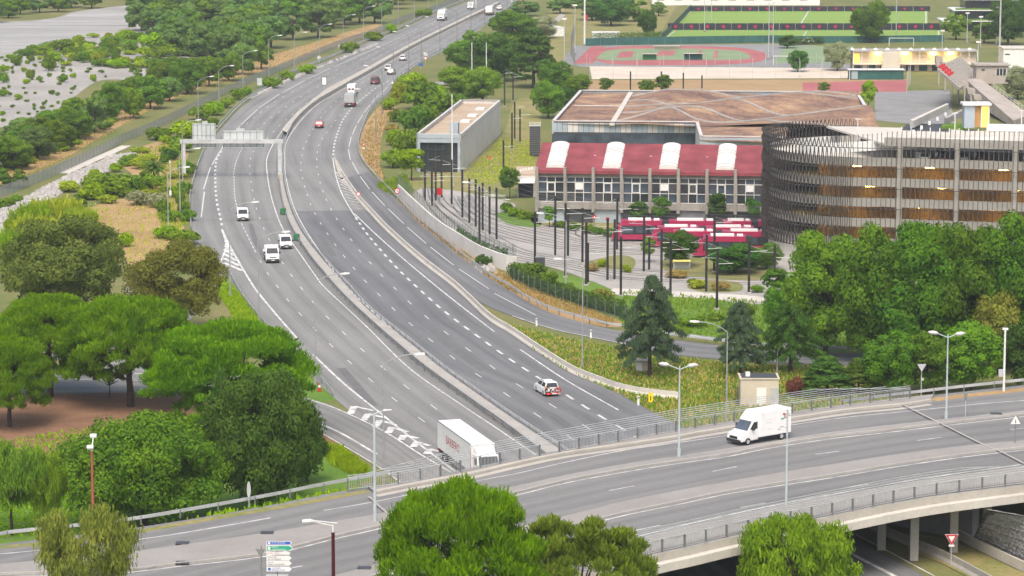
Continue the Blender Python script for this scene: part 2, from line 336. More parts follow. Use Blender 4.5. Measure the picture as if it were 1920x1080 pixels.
# right carriageway below the paving seam is newer and darker; above it the old surface goes on
BAR = [(626,297),(640,327),(670,370),(692,395),(730,435),(792,490),(855,539),(917,597),(960,624),(1010,658),(1070,696),(1110,713),(1160,731),(1215,762),(1290,800),(1420,900),(1560,985),(1700,1060),(1860,1150)]
road('motorway.001', [(958,-8),(942,4),(790,80),(696,134),(659,155),(622,176),(598,190),(573,210),(550,238),(534,270),(530,307),(532,332),(543,377),(553,399)], RB[:15] + [(722,352),(747,377),(775,405)], M['asphalt'], -.03)
car_r = road('motorway.002', [(550,396),(558,412),(581,450),(616,500),(648,538),(701,588),(771,648),(846,708),(956,785),(1040,842),(1240,980),(1440,1120)], [(693,396)] + BAR[4:], M['asphalt_dark'], -.015)
# exit slip road on the far right and the two slip roads on the left
road('slip_road', RB[14:] + [(1267,637),(1357,648),(1440,656),(1540,662),(1640,664)], [(640,335),(670,372),(692,397),(730,437),(792,492),(855,541),(905,570),(960,593),(1005,608),(1055,622),(1135,638),(1257,664),(1357,674),(1440,680),(1540,684),(1640,686)], M['asphalt_dark'], -.012)
road('slip_road.001', [(180,655),(300,672),(450,705),(567,743),(630,764),(715,803),(790,851),(850,886),(950,950),(1100,1060)], [(180,690),(300,715),(430,742),(540,777),(605,812),(700,870),(752,906),(850,985),(1000,1100),(1100,1180)], M['asphalt'], -.008)
road('slip_road.002', [(376,462),(420,497),(390,560),(330,620),(240,655),(120,672),(0,680),(-80,684)], [(360,440),(372,490),(340,550),(280,612),(190,640),(100,646),(0,648),(-80,650)], M['asphalt'], -.010)
road('slip_road.003', [(-60,685),(100,688),(300,700),(480,742)], [(-60,738),(100,738),(300,738),(430,762)], M['asphalt'], -.009)

def dash_mesh():
    mb = MB(); mb.box((0, 0, .004), (1, 1, .008)); return mb.mesh('lane_dash', M['paint'])
DASH = dash_mesh()
ND = {}
def dashes(p, ln, gap, wd, parent, s0=0.0, s1=None, z=.004):
    s, L_ = s0, plen(p) if s1 is None else min(s1, plen(p))
    while s + ln < L_:
        c, t = at_len(p, s+ln/2); a, _ = at_len(p, s); b, _ = at_len(p, s+ln); t = (b-a)
        o = bpy.data.objects.new('lane_dash', DASH); col.objects.link(o); o.parent = parent
        o.location = (c.x, c.y, c.z+z); o.rotation_euler = (0, math.atan2(-t.z, math.hypot(t.x, t.y)), math.atan2(t.y, t.x)); o.scale = (ln, wd, 1)
        s += ln + gap
NL = [0]
def line(p, wd, parent, name='edge_line', z=.004):
    NL[0] += 1; return ob(name, MB().strip(p, wd, z + .0009*(NL[0] % 7)), M['paint'], parent)
def mix(a, b, f, n=200):
    A, B = resample(a, n), resample(b, n); return [x.lerp(y, f) for x, y in zip(A, B)]
# left carriageway (towards the tower): lines measured in the photograph
eLL = path([(820,38),(805,45),(776,58),(744,73),(706,90),(665,108),(620,128),(574,150),(525,177),(490,200),(450,237),(411,287),(392,326),(387,340),(380,386),(377,420),(376,462)])
dashes(eLL, 39-3.5, 3.5, .22, motorway)
eL1 = path([(824,40),(780,60),(714,93),(632,131),(541,176),(505,198),(470,226),(440,253),(410,292),(404,317),(404,340),(405,362),(408,385),(412.5,404),(417,425)])
n1 = plen(eL1); dashes(eL1, 3.0, 10.0, .15, motorway, 0, n1-118); dashes(eL1, 3.0, 3.5, .4, motorway, n1-115)
eL2 = path([(850,35),(800,60),(735,93),(655,132),(570,178),(530,205),(495,232),(465,262),(447,292),(439,320),(439,337),(441,372),(452,415),(462,437),(479,472),(501,511),(521,538),(541,564),(565,591),(594,621),(626,652),(665,687),(709,724),(759,764),(815,805),(900,870)])
n2 = plen(eL2); dashes(eL2, 3.0, 10, .15, motorway, 0, n2-330); dashes(eL2, 3.0, 1.5, .15, motorway, n2-330, n2-158); dashes(eL2, 3.0, 9.6, .14, motorway, n2-152)
eL3 = path([(880,32),(830,56),(760,91),(680,131),(598,178),(560,205),(530,230),(505,255),(482,278),(472,289),(468,315),(469,330),(473,356),(481,392),(488,412),(495,429),(505,449),(529,491),(545,514),(565,540),(585,564),(610,591),(640,620),(675,652),(715,687),(759,723),(812,762),(880,812)])
dashes(eL3, 3.0, 10, .14, motorway)
line(path([(925,8),(780,78),(686,129),(646,151),(606,172),(577,195),(557,212),(539,232),(522,255),(512,270),(501,295),(500,315),(505,352),(515,390),(532,432),(562,475),(590,515),(610,540),(685,610),(767,690),(867,760),(942,810),(1080,905)]), .19, motorway)
line(path([(450,495),(471,530),(485,550),(520,592),(557,634)]), .3, motorway)
line(path([(587,665),(640,715),(680,748),(720,780),(757,810),(855,885),(960,960)]), .28, motorway)
# gores with hatching
line(path([(416,430),(424,460),(414,491)]), .3, motorway); line(path([(416,430),(430,460),(450,495)]), .35, motorway)
def hatch(a, b, n, wd, parent, f0=.0):
    for i in range(n):
        p, q = a(i/(n-1)), b(i/(n-1)); mb = MB(); mb.strip([p, q], wd, .0155+.0007*(i % 3)); ob('hatch_bar', mb, M['paint'], parent)
def seg(px): 
    q = path(px, 0, 1); return lambda f: at_len(q, f*plen(q)*.995)[0]
hatch(seg([(424,452),(420,480),(420,493)]), seg([(430,462),(444,490),(455,508)]), 6, .7, motorway)
for (a, b, c) in [((657,776),(664,762),(700,770)),((682,788),(690,776),(724,784)),((704,800),(712,788),(742,797)),((728,812),(735,801),(764,810)),((752,825),(757,816),(784,822)),((775,838),(782,829),(806,836)),((800,851),(806,842),(828,848))]:
    mb = MB(); A, B, C = P(*a, 0), P(*b, 0), P(*c, 0); mb.strip([A, B], .8, .016); mb.strip([B, C], .55, .0185); ob('chevron', mb, M['paint'], motorway)
# slip road markings on the left
sl1 = bpy.data.objects['slip_road.001']
line(path([(300,676),(450,708),(567,745),(630,766),(715,806),(790,853),(850,888)]), .22, sl1, z=.012)
line(path([(572,784),(635,810),(706,851)]), .3, sl1, z=.012); line(path([(530,770),(560,786),(605,813),(700,869),(752,905),(800,940)]), .18, sl1, z=.012)
sl3 = bpy.data.objects['slip_road.003']; line(path([(-40,707),(100,710),(300,716),(400,732)]), .25, sl3, z=.012); line(path([(-40,689),(100,691),(300,703)]), .2, sl3, z=.012)
# right carriageway (away from the tower)
line(path([(936,8),(790,83),(698,136),(661,157),(625,178),(601,192),(577,212),(553,240),(536,270),(534,307),(536,332),(547,377),(562,412),(585,450),(620,500),(652,539),(705,590),(775,650),(850,710),(960,788),(1040,845)]), .19, motorway)
eRa = path([(925,22),(830,68),(745,117),(690,148),(645,178),(620,200),(600,222),(582,250),(570,276),(565,301),(564,315),(566,327),(573,355),(585,389),(604,423),(631,462),(667,507),(689,531),(715,557),(744,585),(779,615),(818,646),(862,680),(914,715),(972,755),(1037,798),(1100,842)])
eRb = path([(945,20),(850,68),(765,120),(712,152),(672,180),(648,203),(625,232),(608,255),(597,274),(594,298),(594,310),(596,324),(604,354),(619,389),(639,422),(668,462),(707,507),(731,531),(757,557),(787,584),(824,614),(864,645),(911,679),(956,712),(1024,753),(1092,796),(1160,840)])
for e in (eRa, eRb): dashes(e, 3.0, 9.9, .14, car_r)
eRc = path([(962,20),(905,50),(830,90),(790,112),(735,148),(705,165),(687,179),(665,197),(652,212),(642,227),(635,244),(627,271),(625,294)])
nc = plen(eRc); dashes(eRc, 3.0, 3.5, .36, car_r, nc-175); dashes(eRc, 3., 10, .2, car_r, 0, nc-180)
line(path([(624,296),(630,330),(642,365),(662,400),(669,409)]), .22, car_r)
dashes(path([(667,408),(689,439),(715,470),(747,505),(786,542),(834,584),(894,629),(966,680),(1055,736),(1122,778),(1200,824),(1290,890)]), 3.0, 3.25, .34, car_r)
line(path([(665,401),(697,432),(730,462),(762,490),(822,540),(875,582),(927,622)]), .22, car_r); line(path([(975,655),(1060,712),(1160,769)]), .22, car_r); line(path([(1240,822),(1440,925),(1600,1000),(1752,1080)]), .2, car_r)
line(path([(1480,970),(1600,1040),(1677,1080),(1800,1150)]), .45, car_r)
hatch(seg([(630,322),(645,362),(662,390)]), seg([(641,334),(668,372),(678,392)]), 12, .22, car_r)
slip = bpy.data.objects['slip_road']
eRd = path([(905,52),(880,66),(835,92),(792,113),(767,130),(742,146),(722,168),(705,184),(692,199),(680,216),(667,238),(657,264),(655,280),(656,293),(666,314),(683,341),(708,371),(740,403),(780,440),(830,481),(890,524),(960,567),(997,586),(1055,606),(1115,622)])
dashes(eRd, 20, 4.0, .17, slip)
line(path([(960,592),(1005,607),(1055,621),(1135,637),(1257,663)]), .2, slip, z=.008)

# paved median, gore island, kerb of the slip road
def raised(name, A, B, z0, z1, mat, zb=0.0, n=120):
    a, b = resample(path(A, zb, 1.5), n), resample(path(B, zb, 1.5), n); mb = MB()
    mb.ribbon(lift(a, z1), lift(b, z1)); mb.ribbon(lift(a, z0), lift(a, z1)); mb.ribbon(lift(b, z1), lift(b, z0)); return ob(name, mb, mat)
mL = [(931,8),(785,79),(690,131),(651,152),(612,173),(584,196),(564,213),(547,231),(530,252)]
mR = [(938,8),(790,81),(695,135),(658,156),(620,178),(596,192),(571,212),(550,235),(538,256)]
tag(raised('median_barrier', mL, mR, -.02, .85, M['concrete_beige']), 'wide beige concrete barrier on the far stretch of the motorway median', 'barrier')
med_near_L = [(520,300),(525,345),(532,385),(549,430),(580,480),(612,520),(645,556),(692,602),(752,655),(804,698),(894,763),(957,808),(1100,908)]
med_near_R = [(527,300),(531,345),(543,390),(561,430),(591,472),(625,512),(652,541),(693,586),(776,652),(836,700),(938,772),(1002,815),(1140,905)]
tag(raised('median_kerb', med_near_L, med_near_R, -.02, .25, M['concrete']), 'grey concrete median strip between the guardrails on the near bend', 'median')
tag(raised('gore_island', [(626,296),(631,318),(638,336)], [(627,296),(640,318),(648,336)], -.02, .3, M['concrete_beige'], 0, 12), 'pale wedge-shaped concrete nose at the start of the exit', 'island')
def wall_along(name, p, prof, mat, label, cat, **k):
    return ob(name, MB().sweep(p, prof), mat, None, None, None, label, cat, **k)
JB = [(-.32,0),(-.30,.08),(-.12,.35),(-.08,.85),(.08,.85),(.12,.35),(.30,.08),(.32,0)]
wall_along('concrete_barrier', path(BAR[1:13] + [(1210,741),(1272,748)], -.02), [(o*1.0, u) for o, u in JB], M['concrete_pale'], 'pale concrete barrier curving between carriageway and exit slip road', 'barrier')

for k, (q, nm) in enumerate((([(1268,44),(1296,21),(1736,21),(1736,44),(1268,44)],'football_pitch'),([(1244,74),(1266,58),(1760,58),(1760,74),(1244,74)],'football_pitch.001'))):
    pt = bpy.data.objects[nm]; pp = [P(a, b, -.02) for a, b in q]
    for a, b in zip(pp, pp[1:]): ob('touchline', MB().strip([a, b], .35, 0), M['paint'], pt)
    m0, m1 = (pp[0]+pp[3])/2, (pp[1]+pp[2])/2; ob('halfway_line', MB().strip([m0, m1], .35, 0), M['paint'], pt)
for (x, y, lab) in ((1690,87,'white goal frame behind the pavilion'),(1475,122,'small white goal frame at the left edge of the dull pitch')):
    r_ = thing('goal_frame', lab, 'goal', P(x, y)); ob('post', MB().tube((-3.6,0,0),(-3.6,0,2.44),.08,6), M['white'], r_); ob('post', MB().tube((3.6,0,0),(3.6,0,2.44),.08,6), M['white'], r_); ob('crossbar', MB().tube((-3.6,0,2.44),(3.6,0,2.44),.08,6), M['white'], r_)
# repaired strips and transverse seams in the road
M['patch'] = ground('road_patch', [(.115,.118,.12),(.135,.138,.14),(.155,.158,.16)], .4, 3, .9)
for q, w_ in (([(385,412),(440,413),(512,411)],.5),([(555,397),(620,396),(690,395)],.9),([(640,690),(700,760)],1.1),([(800,610),(850,655),(905,695)],.9),([(470,420),(480,455),(500,490)],.8),([(600,440),(625,480)],1.0),([(690,470),(735,520)],.7)):
    ob('road_repair', MB().strip(path(q, 0, 1), w_, -.004), M['patch'], motorway)
# ================================================================== overpass in front
ZB = 6.5
FE = [(-200,1050),(0,1020),(250,990),(480,952),(640,921),(757,906),(880,881),(990,859),(1142,831),(1290,805),(1440,782),(1580,762),(1707,746),(1800,735),(1920,722),(2150,700)]
NE = [(-200,1460),(200,1340),(500,1250),(800,1160),(1000,1100),(1210,1045),(1287,1028),(1367,1009),(1542,972),(1679,944),(1757,931),(1832,921),(1911,911),(2050,893),(2250,868)]
N_ = 160
fe, ne = resample(path(FE, ZB, 1.5), N_), resample(path(NE, ZB, 1.5), N_)
fe = spl(fe, 2.0); ne = resample(ne, len(fe))
mb = MB(); mb.ribbon(ne, fe)
overpass = thing('overpass', 'wide curved concrete road bridge crossing over the motorway in front', 'bridge')
deck = ob('deck', mb, M['asphalt_bridge'], overpass); road_uv(deck, ne, fe)
if deck.data.polygons[0].normal.z < 0: deck.data.flip_normals()
def near_i(p, q): return min(range(len(p)), key=lambda i: (p[i].xy-q.xy).length)
# bridge body only where it spans; the approaches are embankments
i0, i1 = near_i(fe, P(655,921,ZB)), near_i(fe, P(1700,747,ZB)); j0, j1 = near_i(ne, P(1000,1100,ZB)), len(ne)-1
mb = MB(); mb.sweep(lift(fe[i0:i1+1], -1.25), [(0,0),(0,1.24),(.3,1.24),(.3,0)]); ob('fascia', mb, M['concrete_beige'], overpass)
mb = MB(); mb.sweep(lift(ne[j0:j1+1], -.62), [(-.28,0),(-.28,.66),(.12,.66),(.12,0)]); ob('edge_beam', mb, M['concrete_beige'], overpass, label='beige concrete edge beam')
mb = MB(); mb.sweep(lift(ne[j0:j1+1], -1.35), [(.1,0),(.1,.72),(.9,.72),(.9,0)]); ob('fascia', mb, M['concrete_pale'], overpass)
ka, kb = resample(fe[i0:], 60), resample(ne[j0-6:], 60)
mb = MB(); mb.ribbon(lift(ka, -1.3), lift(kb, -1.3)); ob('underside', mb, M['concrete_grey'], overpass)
def bline(px, wd=.16, nm='edge_line'): return line(path(px, ZB, 2), wd, overpass, nm, .008)
L1 = [(-40,1043),(250,1010),(480,976),(505,971),(607,957),(697,942),(745,932),(925,896),(960,890),(1060,867),(1172,844),(1272,830),(1360,817),(1484,797),(1590,782),(1705,771),(1840,757),(1920,751),(2000,743)]
bline([(-40,1043),(250,1013),(480,976),(507,971)], .2); bline(L1[4:])
L2 = [(-40,1062),(250,1034),(270,1032),(480,1002),(605,982),(722,961),(840,938),(960,914),(1060,892),(1172,871),(1272,856),(1360,842),(1440,830),(1565,810),(1740,790),(1920,771),(2000,762)]
L3 = [(-40,1083),(250,1073),(300,1066),(480,1046),(547,1031),(630,1010),(717,990),(840,958),(975,927),(1060,906),(1172,885),(1272,869),(1360,857),(1440,841),(1565,822),(1665,811),(1790,796),(1920,781),(2000,772)]
L4 = [(350,1150),(500,1110),(627,1079),(715,1056),(900,1007),(1107,956),(1172,940),(1272,920),(1360,904),(1440,890),(1565,870),(1690,851),(1830,834),(1920,826),(2000,818)]
L5 = [(500,1150),(700,1085),(900,1035),(1152,971),(1272,946),(1360,927),(1440,914),(1565,895),(1690,874),(1815,856),(1920,844),(2000,834)]
L6 = [(700,1150),(900,1085),(1172,1012),(1272,987),(1360,967),(1440,950),(1565,926),(1690,904),(1815,885),(1920,870),(2000,860)]
for q in (L2, L4, L6): bline(q)
bline(L3, .2); bline(L5, .2)
def raised2(name, A, B, h, mat, trim=0.0, label=None):
    a, b = path(A, ZB, 1.5), path(B, ZB, 1.5); n = 140; a, b = resample(a, n), resample(b, n)
    a = [x.lerp(y, trim) for x, y in zip(a, b)]; mb = MB(); mb.ribbon(lift(b, h), lift(a, h)); mb.ribbon(lift(a, 0), lift(a, h)); mb.ribbon(lift(b, h), lift(b, 0)); return ob(name, mb, mat, overpass, label=label)
def up(q, d): return [(x, y+d) for x, y in q]
raised2('median', up(L2, 2.2), up(L3, -3.0), .14, M['pave_pink'])
raised2('median', up(L4, 2.2), up(L5, -3.0), .14, M['pave_pink'])
for q in (L3, L5): 
    mb = MB(); mb.sweep(path(up(q, -3.4), ZB, 2), [(-.12,0),(-.12,.20),(.12,.20),(.12,0)]); ob('kerb', mb, M['concrete'], overpass)
K1 = [(705,925),(780,910),(892,889),(960,873),(1060,852),(1172,836),(1272,821),(1320,812),(1484,787),(1590,771),(1690,761),(1745,753)]
raised2('footway', [(690,916),(757,906),(880,881),(990,859),(1142,831),(1290,805),(1440,782),(1580,762),(1700,748),(1750,742)], [(700,924)]+K1[1:], .18, M['pave_pink'])
mb = MB(); mb.sweep(path(K1, ZB, 2), [(-.25,0),(-.25,.26),(.25,.24),(.25,0)]); ob('kerb', mb, M['concrete_beige'], overpass)
mb = MB(); mb.strip(path(up(K1, 5), ZB, 2), .8, .005); ob('gutter', mb, M['concrete_beige'], overpass)
raised2('footway', up(L6, 6), [(800,1160),(1000,1096),(1210,1041),(1287,1024),(1367,1005),(1542,968),(1679,940),(1757,927),(1832,917),(1911,907),(2010,893)], .16, M['pave_pink'])
for q in ([(1142,920),(1189,911)], [(1336,884),(1381,875)], [(1529,852),(1574,846)], [(1720,826),(1765,820)], [(547,1065),(567,1061)], [(1190,995),(1237,985)], [(1388,952),(1434,943)], [(1584,915),(1629,908)], [(1775,886),(1821,879)], [(1895,806),(1935,801)]):
    bline(q, .17, 'lane_dash')
for q in ([(1682,757),(1702,766),(1750,790),(1773,801),(1837,833),(1875,849),(1920,872)], [(692,934),(720,960),(760,990)]):
    mb = MB(); mb.strip(path(q, ZB, 1), .22, .17); ob('expansion_joint', mb, M['concrete'], overpass)
for x, y in ((501,1002),(683,1068),(342,1021),(342,1058),(1868,778)):
    q = P(x, y, ZB); mb = MB(); mb.box((q.x, q.y, ZB+.16), (1.1, 1.0, .03)); ob('manhole_cover', mb, M['rail'], overpass)
# parapets: posts, picket panels and long horizontal rails above
def parapet(p, name, label, tall):
    root = thing(name, label, 'railing'); L_ = plen(p); n = int(L_/2.5); pitch = L_/n
    pm = MB(); pm.box((0, .07, .55), (.07, .07, 1.1)); pm.box((0, -.07, .55), (.07, .07, 1.1)); pm = pm.mesh('post', M['galv_dark'])
    pk = MB()
    for i in range(13): pk.box((pitch*(i+1)/14, 0, .53), (.022, .022, .9))
    pk.box((pitch/2, 0, .1), (pitch-.12, .04, .05)); pk.box((pitch/2, 0, .98), (pitch-.12, .04, .04)); pk = pk.mesh('picket_panel', M['galv'])
    for i in range(n+1):
        a, t = at_len(p, min(L_-.01, i*pitch)); rz = math.atan2(t.y, t.x)
        if i % 2 == 0 or tall: ob('post', pm, None, root, a, rz)
        if i < n: ob('picket_panel', pk, None, root, a, rz)
    mb = MB(); mb.sweep(lift(p, 1.1), [(-.05,0),(-.05,.07),(.05,.07),(.05,0)]); ob('handrail', mb, M['galv'], root)
    for k in range(5):
        h = 1.32 + k*.21; c = 1 + k*2; q = spl(p, 3)
        mb = MB(); q = q[c//2:len(q)-c//2]; mb.sweep(lift(q, h), [(-.022,0),(-.022,.05),(.022,.05),(.022,0)]); ob('upper_rail', mb, M['galv'], root)
    for s in (1, -1):   # raking end tubes
        a = lift(p, 1.1)[0 if s > 0 else -1]; q = spl(p, 3)[4 if s > 0 else -5]
        mb = MB(); mb.tube(a, q + Vector((0,0,2.2)), .03, 5); ob('end_tube', mb, M['galv'], root)
    return root
pf = [v for v in spl([P(x, y, ZB+.18) for x, y in [(652,919),(757,906),(880,881),(990,859),(1142,831),(1290,805),(1440,782),(1580,762),(1706,747)]], 1.5)]
parapet(pf, 'bridge_railing', 'steel bridge railing along the far footway of the overpass', True)
pn = spl([P(x, y, ZB+.18) for x, y in [(800,1158),(1000,1097),(1210,1042),(1287,1025),(1367,1006),(1542,969),(1679,941),(1757,928),(1832,918),(1911,908),(2010,895)]], 1.5)
parapet(pn, 'bridge_railing', 'steel bridge railing along the near edge beam of the overpass', True)
# embankments of the approaches
mb = MB(); a = fe[:i0+2]; mb.ribbon(lift([Vector((v.x+1.5, v.y+12, v.z)) for v in a], -ZB-.05), lift(a, -.03)); struct('embankment', mb, M['lawn_dry'])
mb = MB(); a = fe[i1-1:]; mb.ribbon(lift(a, -.03), lift([Vector((v.x-1, v.y+13, v.z)) for v in a], -ZB-.05)); struct('embankment.001', mb, M['lawn_dry'])
mb = MB(); mb.add([P(1700,747,ZB-.05), P(1740,742,ZB-.05), P(1690,775,0), P(1640,790,0)], [(0,1,2,3)]); struct('embankment.002', mb, M['concrete_grey'])
mb = MB(); mb.add([fe[i0]-Vector((0,0,.03)), fe[i0]+Vector((.2,-14,-.03)), P(770,1010,0), P(700,905,0)], [(0,1,2,3)]); struct('embankment.003', mb, M['concrete_grey'])
struct('dry_shoulder', MB().strip(path([(1748,750),(1800,743),(1860,737),(1920,730),(2000,722)], ZB, 2), 1.6, .01), M['dirt'])
struct('dry_shoulder.001', MB().strip(path([(-60,1030),(120,1016),(250,998),(400,972),(520,952),(640,930),(690,921)], ZB, 2), 1.1, .01), M['lawn_dry'])
# under the bridge at the lower right
col_m = MB(); col_m.box((0, 0, 2.6), (.75, .75, 5.2)); col_m = col_m.mesh('column', M['concrete'])
for x, y in ((1787,1035),(1713,1050),(1652,1030),(1850,1012)): ob('column', col_m, None, overpass, P(x, y, 0))
ab = path([(1600,960),(1700,985),(1780,1000),(1835,1012)], 0, 2)
mb = MB(); mb.sweep(ab, [(0,0),(0,5.2),(1.0,5.2),(1.0,0)]); ob('abutment', mb, M['concrete_grey'], overpass)
wall_along('concrete_barrier', path([(1560,955),(1620,985),(1700,1020),(1770,1050),(1830,1082),(1900,1120)], 0), JB, M['concrete'], 'grey concrete barrier beside the carriageway under the overpass', 'barrier')
wall_along('low_wall', path([(1795,1010),(1850,1038),(1900,1062),(1960,1090)], 0), [(-.15,0),(-.15,.9),(.15,.9),(.15,0)], M['concrete_pale'], 'weathered low concrete wall below the stone-paved slope', 'wall')
patch('verge.001', [(1700,1030),(1770,1058),(1850,1100),(1990,1150),(2040,1120),(1900,1066),(1795,1016),(1720,1000)], M['lawn_dry'], .1)
# stone-paved slope: irregular slabs with open joints
M['slab'] = ground('paving_slab', [(.26,.262,.265),(.35,.352,.355),(.45,.45,.45)], .6, 3, .95, .1, .4)
q0, q1, q2, q3 = P(1825,1010,.5), P(1990,1085,.5), P(2020,985,5.2), P(1850,955,5.2)
mb = MB(); mb.add([q0, q1, q2, q3], [(0,1,2,3)]); slope = struct('paved_slope', mb, M['rail'])
rnd = random.Random(3)
nrm = (q1-q0).cross(q3-q0).normalized(); nrm = nrm if nrm.z > 0 else -nrm
NU, NV = 22, 11
grid = {}
for i in range(NU+1):
    for j in range(NV+1):
        u = (i + (rnd.uniform(-.32,.32) if 0 < i < NU else 0) + (.5 if j % 2 else 0)*(0 < i < NU))/NU; v = (j + (rnd.uniform(-.3,.3) if 0 < j < NV else 0))/NV
        grid[i, j] = q0.lerp(q1, u).lerp(q3.lerp(q2, u), v)
for i in range(NU):
    for j in range(NV):
        c4 = [grid[i,j], grid[i+1,j], grid[i+1,j+1], grid[i,j+1]]; c = sum(c4, Vector())/4; h = nrm*rnd.uniform(.05,.1)
        lo = [c + (v-c)*.9 for v in c4]; mb = MB(); mb.add([v - c for v in lo] + [c+(v-c)*.97+h - c for v in lo], [(4,5,6,7),(0,1,5,4),(1,2,6,5),(2,3,7,6),(3,0,4,7)])
        ob('stone', mb, M['slab'], slope, c)

# ------------------------------------------------------------------ guardrails, fences, walls
WB = [(-.04,.50),(-.08,.56),(-.02,.62),(-.02,.66),(-.08,.72),(-.04,.80),(.02,.80),(.02,.50)]
RP = MB().box((0, 0, .38), (.1, .12, .76)).mesh('post', M['galv_dark'])
def guardrail(px, label, z=0.0, posts=4.0, side=1, double=False, mat='galv', group=None):
    root = thing('guardrail', label, 'guardrail', group=group); p = path(px, z, 2) if px and isinstance(px[0], tuple) else px
    mb = MB(); mb.sweep(p, [(o*side, u) for o, u in WB]); ob('beam', mb, M[mat], root)
    if double:
        mb = MB(); mb.sweep(lift(offset(p, .7*side), .02), [(o*-side, u) for o, u in WB]); ob('beam', mb, M[mat], root)
    if posts:
        n = int(plen(p)/posts)
        for i in range(n+1):
            a, t = at_len(p, min(plen(p)-.01, i*posts)); ob('post', RP, None, root, a, math.atan2(t.y, t.x))
    return root
guardrail([(-40,1030),(0,1014),(120,1001),(250,986),(480,946),(600,922),(660,911),(737,896)], 'long galvanised guardrail below the shrubs on the left bridge approach', ZB, 4)
guardrail([(1580,763),(1700,748),(1800,736),(1920,723),(2050,708)], 'galvanised guardrail at the right bridge approach below the trees', ZB, 4)
guardrail([(885,-2),(820,23),(777,42),(745,57),(690,78),(630,106),(545,141),(480,180),(450,202),(425,228),(405,251),(383,281)], 'double guardrail following the outer edge of the far left bend', 0, 8, 1, True)
guardrail([(383,283),(371,312),(361,347),(356,374),(358,432)], 'pale guardrail beside the exit lane under the sign gantry', 0, 4)
guardrail([(422,503),(436,527),(455,560),(481,594),(523,641),(571,690),(600,716),(624,744)], 'guardrail along the grass strip on the left edge of the near bend', 0, 4)
guardrail([(1000,-4),(965,10),(908,46),(882,63),(838,90),(795,112),(768,130),(742,150),(732,172),(712,189),(695,206),(680,240),(672,269),(675,295),(692,320),(720,350)], 'guardrail on the right edge of the motorway below the bushes', 0, 8)
guardrail([(720,350),(745,375),(780,412),(830,452),(870,485),(917,520),(952,540),(990,565),(1035,586),(1085,601),(1135,614),(1167,619)], 'guardrail along the curved exit slip road above the concrete barrier', 0, 4)
guardrail([(1230,630),(1357,646),(1440,655),(1540,660),(1640,662)], 'double guardrail behind the cedars on the exit slip road', 0, 4, 1, True)
guardrail([(552,226),(540,243),(527,265),(520,300),(522,345),(530,385),(546,430),(577,480),(609,520),(642,558),(690,604),(750,657),(802,700),(892,765),(955,810),(1080,905)], 'low dark guardrail on the left side of the motorway median', 0, 4, -1, mat='galv_dark')
guardrail([(552,228),(545,243),(536,265),(530,300),(534,345),(545,390),(563,430),(593,472),(627,512),(654,541),(695,586),(778,652),(838,700),(940,772),(1004,815),(1142,905)], 'pale guardrail on the right side of the motorway median', 0, 4)
# mesh fences
def meshmat(name, c, cells=6.0, th=.22):
    m, t, b = _new(name, .6, .2, .3); N = t.nodes.new; L = t.links.new; b.inputs['Base Color'].default_value = (*c, 1)
    tc = N('ShaderNodeTexCoord'); br = N('ShaderNodeTexNoise'); br.inputs['Scale'].default_value = cells
    L(tc.outputs['Object'], br.inputs['Vector']); r = N('ShaderNodeMath'); r.operation = 'GREATER_THAN'; r.inputs[1].default_value = .5+th*.35
    L(br.outputs['Fac'], r.inputs[0]); tr = N('ShaderNodeBsdfTransparent'); ms = N('ShaderNodeMixShader'); out = t.nodes['Material Output']
    L(r.outputs[0], ms.inputs[0]); L(b.outputs[0], ms.inputs[1]); L(tr.outputs[0], ms.inputs[2]); L(ms.outputs[0], out.inputs['Surface']); return m
def fence(px, label, h, mesh, z=0.0, posts=3.0, pm='galv_dark', cat='fence', cap=300, name='mesh_fence', group=None):
    p = path(px, z, 1.5) if isinstance(px[0], tuple) else px
    root = thing(name, label, cat, group=group)
    mb = MB(); mb.ribbon(p, lift(p, h)); ob('mesh', mb, mesh, root)
    pmesh = MB().box((0, 0, h/2+.05), (.07, .07, h+.1)).mesh('post', M[pm]); n = int(plen(p)/posts)
    for i in range(min(n, cap)+1):
        a, t = at_len(p, min(plen(p)-.01, i*posts)); ob('post', pmesh, None, root, a, math.atan2(t.y, t.x))
    return root
M['mesh_grey'] = meshmat('grey_mesh', (.36,.375,.385), 30, .12); M['mesh_green'] = meshmat('green_mesh', (.05,.11,.085), 30, -.15); M['mesh_thin'] = meshmat('thin_mesh', (.16,.2,.19), 30, -1.0)
M['windbreak'] = flat('green_windbreak', (.035,.11,.10), .8, 0, .2, .15, .5)
fence([(-60,392),(0,370),(60,347),(125,319),(190,288),(230,268),(300,238),(370,203),(420,178),(480,152),(555,121),(640,86),(700,66),(755,41),(817,19),(860,2)], 'long grey mesh fence beside the riverside track', 1.9, M['mesh_grey'], 0, 3.0)
struct('concrete_strip', MB().strip(path([(118,325),(180,298),(237,273)], 0, 2), 2.2, .01), M['concrete_pale'])
fence(lift(path([(747,369),(779,400),(819,436),(858,462),(893,484),(923,497),(950,506),(968,509)], 0, 1.5), 2.3), 'green mesh fence standing on the pale wall by the tram yard', 1.7, M['mesh_green'], 0, 2.0)
wall_along('retaining_wall', path([(747,370),(779,401),(819,437),(858,463),(893,485),(923,498),(950,507),(968,510)], 0), [(-.15,-.1),(-.15,2.3),(.15,2.3),(.15,-.1)], M['wall_pale'], 'long pale retaining wall between slip road and tram yard', 'wall')
fence([(955,522),(1000,545),(1060,566),(1110,582),(1165,597),(1200,604)], 'overgrown mesh fence above the dry bank of the slip road', 1.9, M['mesh_green'], 0, 2.5)
fence([(1078,122),(1070,95),(1080,60)], 'tall green mesh fence along the red run-up track', 4.0, M['mesh_green'], 0, 4)
fence([(1096,86),(1180,84),(1290,82),(1440,80),(1470,80)], 'dark green windbreak fence behind the running track', 2.2, M['windbreak'], 0, 5)
